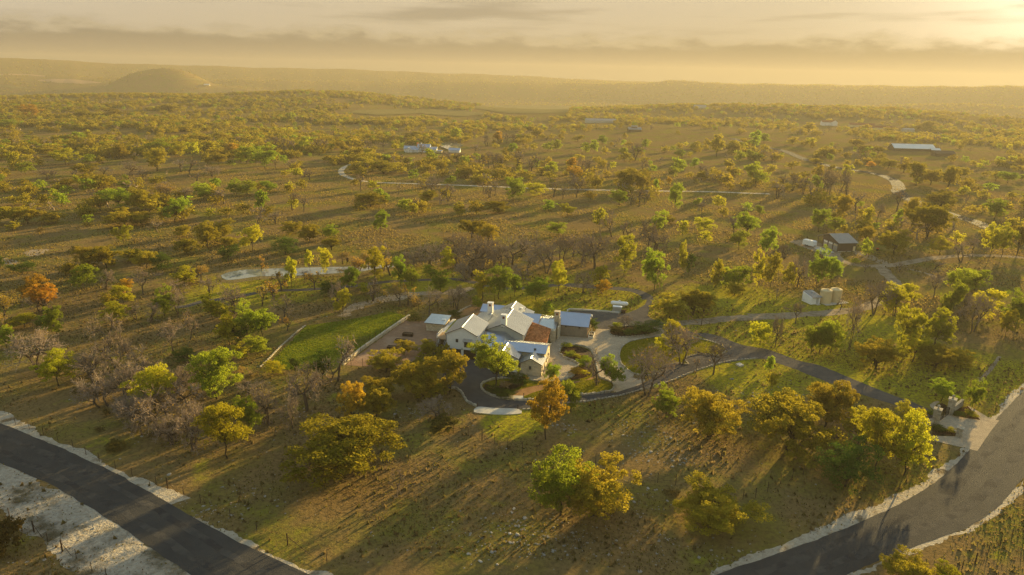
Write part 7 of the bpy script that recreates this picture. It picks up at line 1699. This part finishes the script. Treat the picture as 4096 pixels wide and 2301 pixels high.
def joined(tr, cr, name):
    v1 = np.empty(len(tr.vertices) * 3); tr.vertices.foreach_get('co', v1); v2 = np.empty(len(cr.vertices) * 3); cr.vertices.foreach_get('co', v2)
    f = [tuple(p.vertices) for p in tr.polygons]; k = len(tr.vertices); n1 = len(f); f += [tuple(i + k for i in p.vertices) for p in cr.polygons]
    me = bpy.data.meshes.new(name); me.from_pydata(np.concatenate([v1, v2]).reshape(-1, 3).tolist(), [], f); me.materials.append(tr.materials[0]); me.materials.append(cr.materials[0])
    if len(tr.materials) > 1: me.materials.append(tr.materials[1])
    mi = np.ones(len(f), np.int32); m0 = np.zeros(n1, np.int32); tr.polygons.foreach_get('material_index', m0); mi[:n1] = np.where(m0 > 0, 2, 0); me.polygons.foreach_set('material_index', mi); me.update(); return me
NAMES = {'O': 'oak_tree', 'G': 'leafy_tree', 'Y': 'golden_tree', 'A': 'orange_tree', 'B': 'bare_tree', 'S': 'budding_tree', 'D': 'evergreen_tree', 'J': 'bush'}
HI = {k: [proto(k, s, True) for s in range({'O': 6, 'G': 5, 'Y': 4, 'B': 6}.get(k, 2))] for k in 'OGYABSDJ'}
LO = {k: [joined(*proto(k, s, False), NAMES[k]) for s in range({'O': 5, 'G': 4, 'Y': 3, 'B': 5}.get(k, 2))] for k in 'OGYABSDJ'}
rt = random.Random(42)
for i, (k, x, y, h, w, hi, label) in enumerate(TREES):
    z = float(terr(x, y)); w = min(w * {'O': .97, 'G': .93, 'Y': .93, 'A': .93, 'D': .95}.get(k, .98 if (x > -12 and y < 215) else 1.18), 23, 2.4 * h); a = rt.uniform(0, 6.28); sx, sy = w * rt.uniform(.94, 1.06), w * rt.uniform(.94, 1.06)
    cat = 'bush' if k == 'J' else 'tree'
    if hi:
        tr, cr = HI[k][rt.randrange(len(HI[k]))]; t = thing(NAMES[k], label, cat, (x, y, z), a, TREE_GROUP[k]); t.scale = (sx, sy, h)
        link('trunk', tr, t); link('crown', cr, t)
    else:
        o = link(NAMES[k], LO[k][rt.randrange(len(LO[k]))], None, (x, y, z), a); o.scale = (sx, sy, h); tag(o, label, cat, TREE_GROUP[k])
# garden shrubs
def shrub(k, x, y, w, h, label, z=.05):
    tr, cr = HI[k][rt.randrange(len(HI[k]))]; t = thing('shrub', label, 'shrub', (x, y, z), rt.uniform(0, 6), 'shrubs in the garden beds'); t.scale = (w, w, h); link('trunk', tr, t); link('crown', cr, t)
shrub('D', 36.46, 171.34, 8.6, 2.6, 'large dark rounded shrub on the right of the kerbed bed')
shrub('J', 28.13, 171.24, 3.4, 1.4, 'low yellow-green shrub at the left of the kerbed bed')
shrub('D', 31.61, 168.74, 4.2, 1.5, 'low dark shrub in the middle of the kerbed bed')
shrub('G', 28.80, 174.06, 2.6, 1.5, 'pale green shrub at the back left of the kerbed bed')
shrub('D', 21.95, 171.66, 3.0, 3.2, 'round green shrub beside the twin-door garage')
shrub('D', 1.87, 136.23, 5.0, 2.4, 'dense green shrub in the island bed under the bright green tree')
shrub('S', -1.04, 134.01, 3.6, 2.0, 'straw-coloured ornamental grass clump in the island bed')
shrub('A', 3.18, 137.35, 1.7, 1.9, 'small golden grass clump at the end of the island bed')
shrub('D', -0.99, 131.00, 4.2, 1.1, 'clipped dark hedge along the front wall of the island')
shrub('D', -3.57, 132.87, 3.2, 1.0, 'clipped dark hedge along the left wall of the island')
shrub('G', 13.94, 158.69, 2.6, 1.2, 'low green shrub at the back of the mulch bed by the stone wing')
shrub('G', 14.20, 153.38, 2.6, 1.2, 'low green shrub in the middle of the mulch bed by the stone wing')
shrub('Y', 15.88, 152.51, 2.0, 0.9, 'small yellowish shrub in the mulch bed by the stone wing')
shrub('G', 17.11, 147.00, 3.4, 2.4, 'bright green shrub at the foot of the bare tree on the island')
shrub('A', 14.95, 142.80, 3.0, 1.3, 'russet shrub near the south end of the island bed')
shrub('Y', 16.76, 142.04, 2.2, 1.4, 'golden shrub near the south end of the island bed')
shrub('D', -15.61, 178.63, 3.6, 2.4, 'dark green shrub between the stone shed and the house')
shrub('D', 9.60, 164.02, 1.6, 2.6, 'slim dark shrub at the corner of the tiled roof')
shrub('D', 12.64, 167.92, 1.0, 1.2, 'small clipped shrub at the left of the twin garage doors')
shrub('D', 91.70, 125.99, 2.6, 0.9, 'low green planting in the far gate bed')
shrub('Y', 94.31, 126.11, 2.8, 0.9, 'yellowish low planting in the far gate bed')
shrub('D', 83.85, 119.86, 2.6, 0.9, 'dark low planting in the near gate bed')
shrub('Y', 85.63, 119.12, 2.0, 0.8, 'yellowish low planting in the near gate bed')
shrub('G', 85.26, 125.26, 2.0, 1.6, 'green shrub outside the near gate pier')
# ------------------------------------------------------------------ far scrub woods: uncountable, as geometry-node stuff
def woods(name, label, kinds, pts, hs_, ws_, seed):
    g = np.random.default_rng(seed); z = terr(pts[:, 0], pts[:, 1]); me = bpy.data.meshes.new(name); me.from_pydata(np.column_stack([pts, z - .2]).tolist(), [], []); n = len(pts)
    a = me.attributes.new('sc', 'FLOAT_VECTOR', 'POINT'); a.data.foreach_set('vector', np.column_stack([ws_, ws_, hs_]).ravel())
    a = me.attributes.new('rot', 'FLOAT_VECTOR', 'POINT'); a.data.foreach_set('vector', np.column_stack([np.zeros(n), np.zeros(n), g.uniform(0, 6.28, n)]).ravel())
    a = me.attributes.new('pick', 'INT', 'POINT'); a.data.foreach_set('value', g.integers(0, len(kinds), n).astype(np.int32))
    ob = tag(link(name, me), label, kind='stuff')
    ng = bpy.data.node_groups.new(name, 'GeometryNodeTree'); ng.interface.new_socket('Geometry', in_out='INPUT', socket_type='NodeSocketGeometry'); ng.interface.new_socket('Geometry', in_out='OUTPUT', socket_type='NodeSocketGeometry')
    N = ng.nodes; Lk = ng.links; gi = N.new('NodeGroupInput'); go = N.new('NodeGroupOutput'); ip = N.new('GeometryNodeInstanceOnPoints'); gm = N.new('GeometryNodeGeometryToInstance')
    for me2 in reversed(kinds):
        src = bpy.data.objects.new('far_tree_source', me2); oi = N.new('GeometryNodeObjectInfo'); oi.inputs['Object'].default_value = src; oi.inputs['As Instance'].default_value = True; Lk.new(oi.outputs['Geometry'], gm.inputs[0])
    def attr(nm, ty):
        q = N.new('GeometryNodeInputNamedAttribute'); q.data_type = ty; q.inputs['Name'].default_value = nm; return q.outputs['Attribute']
    Lk.new(gi.outputs[0], ip.inputs['Points']); Lk.new(gm.outputs[0], ip.inputs['Instance']); ip.inputs['Pick Instance'].default_value = True
    Lk.new(attr('pick', 'INT'), ip.inputs['Instance Index']); Lk.new(attr('sc', 'FLOAT_VECTOR'), ip.inputs['Scale']); Lk.new(attr('rot', 'FLOAT_VECTOR'), ip.inputs['Rotation'])
    Lk.new(ip.outputs[0], go.inputs[0]); md = ob.modifiers.new('scatter', 'NODES'); md.node_group = ng; return ob
FAR = {}
def far_mesh(k, s):
    g = np.random.default_rng(s + ord(k) * 5)
    if k == 'B':
        segs, tips = bare_skeleton(g, 3, (3, 3, 3)); sv, sf = tubes([(a, b, r * 1.6 + .003, r2 * 1.6 + .003) for a, b, r, r2 in segs], 3); tips = np.array(tips); i = g.integers(0, len(tips), 40); lv, lf = leaf_quads(tips[i] + g.normal(size=(40, 3)) * .04, g.normal(size=(40, 3)), .03, g)
        return joined(np_mesh('t', sv, sf, M['twig']), np_mesh('c', lv, lf, LEAF['S']), 'far_tree')
    P, d, lob = crown_points(k, 620, g); lv, lf = leaf_quads(P, d, .052, g); sv, sf = tubes(leafy_skeleton(k, lob, g)[:14], 3)
    return joined(np_mesh('t', sv, sf, M['bark']), np_mesh('c', lv, lf, LEAF[k]), 'far_tree')
def scatter_woods():
    g = np.random.default_rng(11)
    n = 150000; d = 330 * (4000 / 330) ** g.random(n); az = np.radians(g.uniform(-44, 44, n)); x = d * np.sin(az); y = d * np.cos(az); u = np.tan(az) * 1.0
    nz = .5 + .25 * np.sin(x / 83 + 1.3) * np.sin(y / 61) + .25 * np.sin(x / 37 - y / 53 + 2) * np.sin(x / 29 + y / 101)
    azd = np.degrees(az)
    # how wooded each place is
    left = _ss(6, -14, azd) if False else 1 - _ss(-16, 4, azd)
    dens = np.where(d < 620, .10 + .55 * left * _ss(420, 620, d), .30 + .70 * left)
    dens = np.where((d > 900) & (d < 1750), np.maximum(dens, .8), dens); dens = np.where(d > 2000, np.where(azd < 4, .28, .85), dens)
    past = np.exp(-((x - 190) / 200) ** 2 - ((y - 830) / 170) ** 2); dens = dens * (1 - .85 * past)
    dens = np.where((d > 640) & (d < 1000) & (azd > 2) & (azd < 26), dens * .45, dens)
    dens = dens * np.where(d < 1900, np.where(nz > .5, 1.0, .10), np.where(nz > .42, 1, .4))
    dens = dens * np.clip((d / 900) ** .5, .45, 1.4)
    keep = g.random(n) < dens * .42 * np.clip(d / 700, .35, 1.6) ** 1.0
    pts = np.column_stack([x, y])
    for q in ('a', 'b', 'c', 'd', 'e'):
        aa, bb = FIELD[q]; poly_ = np.array(list(aa) + list(bb)[::-1]); keep &= ~inside(pts, poly_)
        if q in 'ab':
            ur = pts / np.hypot(x, y)[:, None]
            for off in (40, 80, 120): keep &= ~inside(pts + ur * off, poly_)
    keep &= ~inside(pts, np.array(POL['far_pond']) * 1.0)
    for s_ in ('ranch_m', 'ranch_g', 'mb_a', 'mb_b', 'cabin', 'h1', 'h2', 'h3', 'h4'):
        cx, cy2 = SPOT[s_]; q = math.hypot(cx, cy2); keep &= ~((np.abs(x - cx) < 34) & (y > cy2 - 75) & (y < cy2 + 22))
    for ln, ww in (('pale_track', 5), ('paved_far', 9)):
        L = np.array(smooth(LIN[ln], False, 6)); 
        for a_ in L: keep &= (x - a_[0]) ** 2 + (y - a_[1]) ** 2 > ww * ww
    x, y, d, az, nz = (q[keep] for q in (x, y, d, az, nz)); n = len(x); r = g.random(n); hh = g.uniform(3.2, 7.2, n) * np.where(d > 2200, .8, 1); ww = hh * g.uniform(.95, 1.7, n)
    lf_ = 1 - _ss(-14, 10, np.degrees(az)); po = .64 + .08 * lf_
    sel = [(r < po), (r >= po) & (r < po + .1), (r >= po + .1) & (r < po + .14), (r >= po + .14)]
    for s, k, nm, lb in zip(sel, 'OGYB', ('oak_woods', 'green_woods', 'golden_woods', 'bare_woods'), ('scrubby olive oak woods covering the far hills', 'brighter green trees mixed through the far woods', 'golden trees mixed through the far woods', 'bare grey trees mixed through the far woods')):
        woods(nm, lb, [far_mesh(k, i) for i in range(4)], np.column_stack([x[s], y[s]]), hh[s] * (1.1 if k == 'B' else 1), ww[s] * (.75 if k in 'BGY' else 1), ord(k))
    print('woods', n)
def inside(p, poly_):
    x, y = p[:, 0], p[:, 1]; c = np.zeros(len(p), bool); n = len(poly_)
    for i in range(n):
        x0, y0 = poly_[i]; x1, y1 = poly_[(i + 1) % n]
        if y0 == y1: continue
        c ^= ((y0 > y) != (y1 > y)) & (x < (x1 - x0) * (y - y0) / (y1 - y0) + x0)
    return c
scatter_woods()
HARD = ['road_l', 'road_r', 'drive', 'court', 'bays', 'forecourt', 'gate_court', 'apron', 'island', 'round_lawn', 'shrub_bed', 'gravel_terrace', 'pond', 'pond_shore', 'terrace_lawn', 'patio', 'barn_yard', 'slab']
def clear(p, names=HARD):
    ok = np.ones(len(p), bool)
    for q in names: ok &= ~inside(p, np.array(POL[q]))
    lo_ = np.array([local(-1, -5.4)[:2], local(24.5, -5.4)[:2], local(31.5, 21)[:2], local(31.5, 31.5)[:2], local(-12, 31)[:2], local(-12, 14)[:2]]); ok &= ~inside(p, lo_)
    for ln, ww in (('gravel_road', 2.2), ('east_track', 2.2), ('barn_road', 2.2)):
        for a_ in smooth(LIN[ln], False, 2.0): ok &= (p[:, 0] - a_[0]) ** 2 + (p[:, 1] - a_[1]) ** 2 > ww * ww
    return ok
# ------------------------------------------------------------------ grass tussocks and limestone rubble
def tussocks(name, label, n, d0, d1, h0, h1, c1, c2, seed, within=None):
    g = np.random.default_rng(seed); d = np.sqrt(g.uniform(d0 ** 2, d1 ** 2, n)); az = np.radians(g.uniform(-43, 43, n)); p = np.column_stack([d * np.sin(az), d * np.cos(az)])
    if within:
        ok = np.zeros(n, bool)
        for w_ in within: ok |= inside(p, np.array(POL[w_]))
        for w_ in ('mulch_a', 'mulch_b', 'mulch_c', 'path_gravel', 'small_apron'): ok &= ~inside(p, np.array(POL[w_]))
        p = p[ok]; n = len(p)
    q = np.sin(p[:, 0] * .21 + 1) * np.sin(p[:, 1] * .17 + 2) + np.sin(p[:, 0] * .071 + p[:, 1] * .09) + g.normal(size=n) * .6
    p = p if within else p[q > -.3]; p = p if within else p[clear(p)]
    if not within:
        vg = np.zeros(len(p), bool)
        for w_ in ('verge_l', 'verge_m', 'verge_r', 'verge_s'): vg |= inside(p, np.array(POL[w_]))
        p = p[~vg | (g.random(len(p)) < .22)]
    n = len(p); z = terr(p[:, 0], p[:, 1])
    v = []; ang = g.uniform(0, 6.28, (n, 3)); h = g.uniform(h0, h1, (n, 3)); w = h * g.uniform(.35, .7, (n, 3)); ln_ = g.uniform(-.5, .5, (n, 3, 2)) * h[..., None]
    ca, sa = np.cos(ang), np.sin(ang); base = np.column_stack([p, z])[:, None, :]
    a = base + np.stack([-ca * w, -sa * w, np.full_like(w, -.02)], -1); b = base + np.stack([ca * w, sa * w, np.full_like(w, -.02)], -1); c = base + np.stack([ln_[..., 0], ln_[..., 1], h], -1)
    v = np.stack([a, b, c], 2).reshape(-1, 3); f = np.arange(len(v)).reshape(-1, 3)
    me = bpy.data.meshes.new(name); me.vertices.add(len(v)); me.vertices.foreach_set('co', v.ravel()); me.loops.add(len(v)); me.loops.foreach_set('vertex_index', f.ravel()); me.polygons.add(len(f)); me.polygons.foreach_set('loop_start', np.arange(0, len(v), 3)); me.update(calc_edges=True)
    me.materials.append(leaf_mat(name, c1, c2, .5)); tag(link(name, me), label, kind='stuff'); print(name, n)
tussocks('dry_grass', 'dry brown grass tussocks over the front pasture', 110000, 80, 250, .08, .24, (.22, .15, .065), (.14, .10, .044), 3)
tussocks('green_grass', 'olive green grass tussocks over the front pasture', 80000, 80, 260, .10, .26, (.17, .15, .02), (.21, .18, .026), 4)
tussocks('lawn_grass', 'short golden green lawn blades on the driveway lawns', 900000, 118, 185, .09, .18, (.24, .22, .010), (.27, .21, .012), 5, ('island', 'round_lawn'))
tussocks('terrace_grass', 'tufty green grass on the walled terrace', 420000, 120, 210, .10, .24, (.14, .20, .010), (.20, .21, .014), 6, ('terrace_lawn',))
tussocks('far_grass', 'coarse dry grass over the middle distance', 110000, 235, 520, .22, .5, (.20, .155, .04), (.25, .19, .036), 7)
tussocks('weeds', 'taller brown weeds and low brush dotted over the pasture', 16000, 80, 330, .25, .75, (.16, .115, .05), (.12, .105, .03), 8)
def rock_mesh(seed):
    g = np.random.default_rng(seed); bm = bmesh.new(); bmesh.ops.create_icosphere(bm, subdivisions=1, radius=.5)
    for v in bm.verts: v.co *= g.uniform(.7, 1.15); v.co.z = v.co.z * .55 + .08
    me = bpy.data.meshes.new('rock'); bm.to_mesh(me); bm.free(); me.materials.append(M['rock']); return me
ROCKS = [rock_mesh(i) for i in range(5)]
ZONES = [(26.8, 116.4, 5, 4.5, 260), (27.1, 108.9, 3.5, 3, 120), (5.0, 84.0, 9, 3, 220), (20.9, 94.7, 2.5, 6, 80), (0.9, 85.4, 4, 3, 130), (-75.2, 91.3, 5, 3, 160), (-42.2, 90.5, 5, 4, 90), (-62.2, 81.0, 9, 4, 160), (-46.4, 89.1, 3, 2, 60), (24.9, 83.1, 6, 3, 110), (51.6, 135.9, 6, 5, 120), (11.0, 117.9, 1.6, 1.2, 50), (-19.9, 122.7, 2, 1.0, 40), (-40.9, 121.7, 1.5, 1, 25), (53.4, 88.8, 4, 2, 70)]
def rubble():
    g = np.random.default_rng(9); P = []
    for cx, cy2, sx, sy, n in ZONES: P.append(np.column_stack([g.normal(cx, sx, n), g.normal(cy2, sy, n)]))
    d = np.sqrt(g.uniform(85 ** 2, 190 ** 2, 500)); az = np.radians(g.uniform(-38, 38, 500)); P.append(np.column_stack([d * np.sin(az), d * np.cos(az)]))
    p = np.concatenate(P); p = p[clear(p, [q for q in HARD if q != 'verge_m'])]; s = g.gamma(2.0, .085, len(p)) + .06; o_ = np.argsort(-s); p = p[o_]; s = s[o_]
    nb = 60
    for i in range(nb):
        o = link('rock', ROCKS[i % 5], None, (p[i, 0], p[i, 1], 0), g.uniform(0, 6)); o.scale = (s[i] * g.uniform(.9, 1.6), s[i] * g.uniform(.8, 1.2), s[i] * g.uniform(.5, .9)); tag(o, 'pale limestone rock lying loose in the pasture grass', 'rock', 'limestone rocks scattered in the front pasture')
    V = []; F = []; k = 0
    base = []
    for me in ROCKS: v = np.empty(len(me.vertices) * 3); me.vertices.foreach_get('co', v); base.append((v.reshape(-1, 3), np.array([tuple(q.vertices) for q in me.polygons])))
    for i in range(nb, len(p)):
        v, f = base[i % 5]; a = g.uniform(0, 6.28); c, s_ = math.cos(a), math.sin(a); w = v * np.array([s[i] * g.uniform(.9, 1.7), s[i], s[i] * g.uniform(.4, .8)]); w = np.column_stack([w[:, 0] * c - w[:, 1] * s_ + p[i, 0], w[:, 0] * s_ + w[:, 1] * c + p[i, 1], w[:, 2]]); V.append(w); F.append(f + k); k += len(w)
    tag(link('rubble', np_mesh('rubble', np.concatenate(V), np.concatenate(F), M['rock'])), 'small limestone rubble scattered through the pasture', kind='stuff')
rubble()
# ------------------------------------------------------------------ haze: one even box of air round everything
b = MB(); b.box(-4650, -4650, -55, 4650, 4650, 156); hz = b.build('haze', []); hz.data.materials.clear()
m = bpy.data.materials.new('dawn haze'); m.use_nodes = True; N = m.node_tree.nodes; N.clear(); o = N.new('ShaderNodeOutputMaterial'); v = N.new('ShaderNodeVolumePrincipled')
v.inputs['Color'].default_value = (.35, .325, .275, 1); v.inputs['Density'].default_value = 2.0e-4; v.inputs['Anisotropy'].default_value = .22
m.node_tree.links.new(v.outputs[0], o.inputs['Volume']); hz.data.materials.append(m); tag(hz, 'golden dawn haze over the whole valley', kind='stuff')
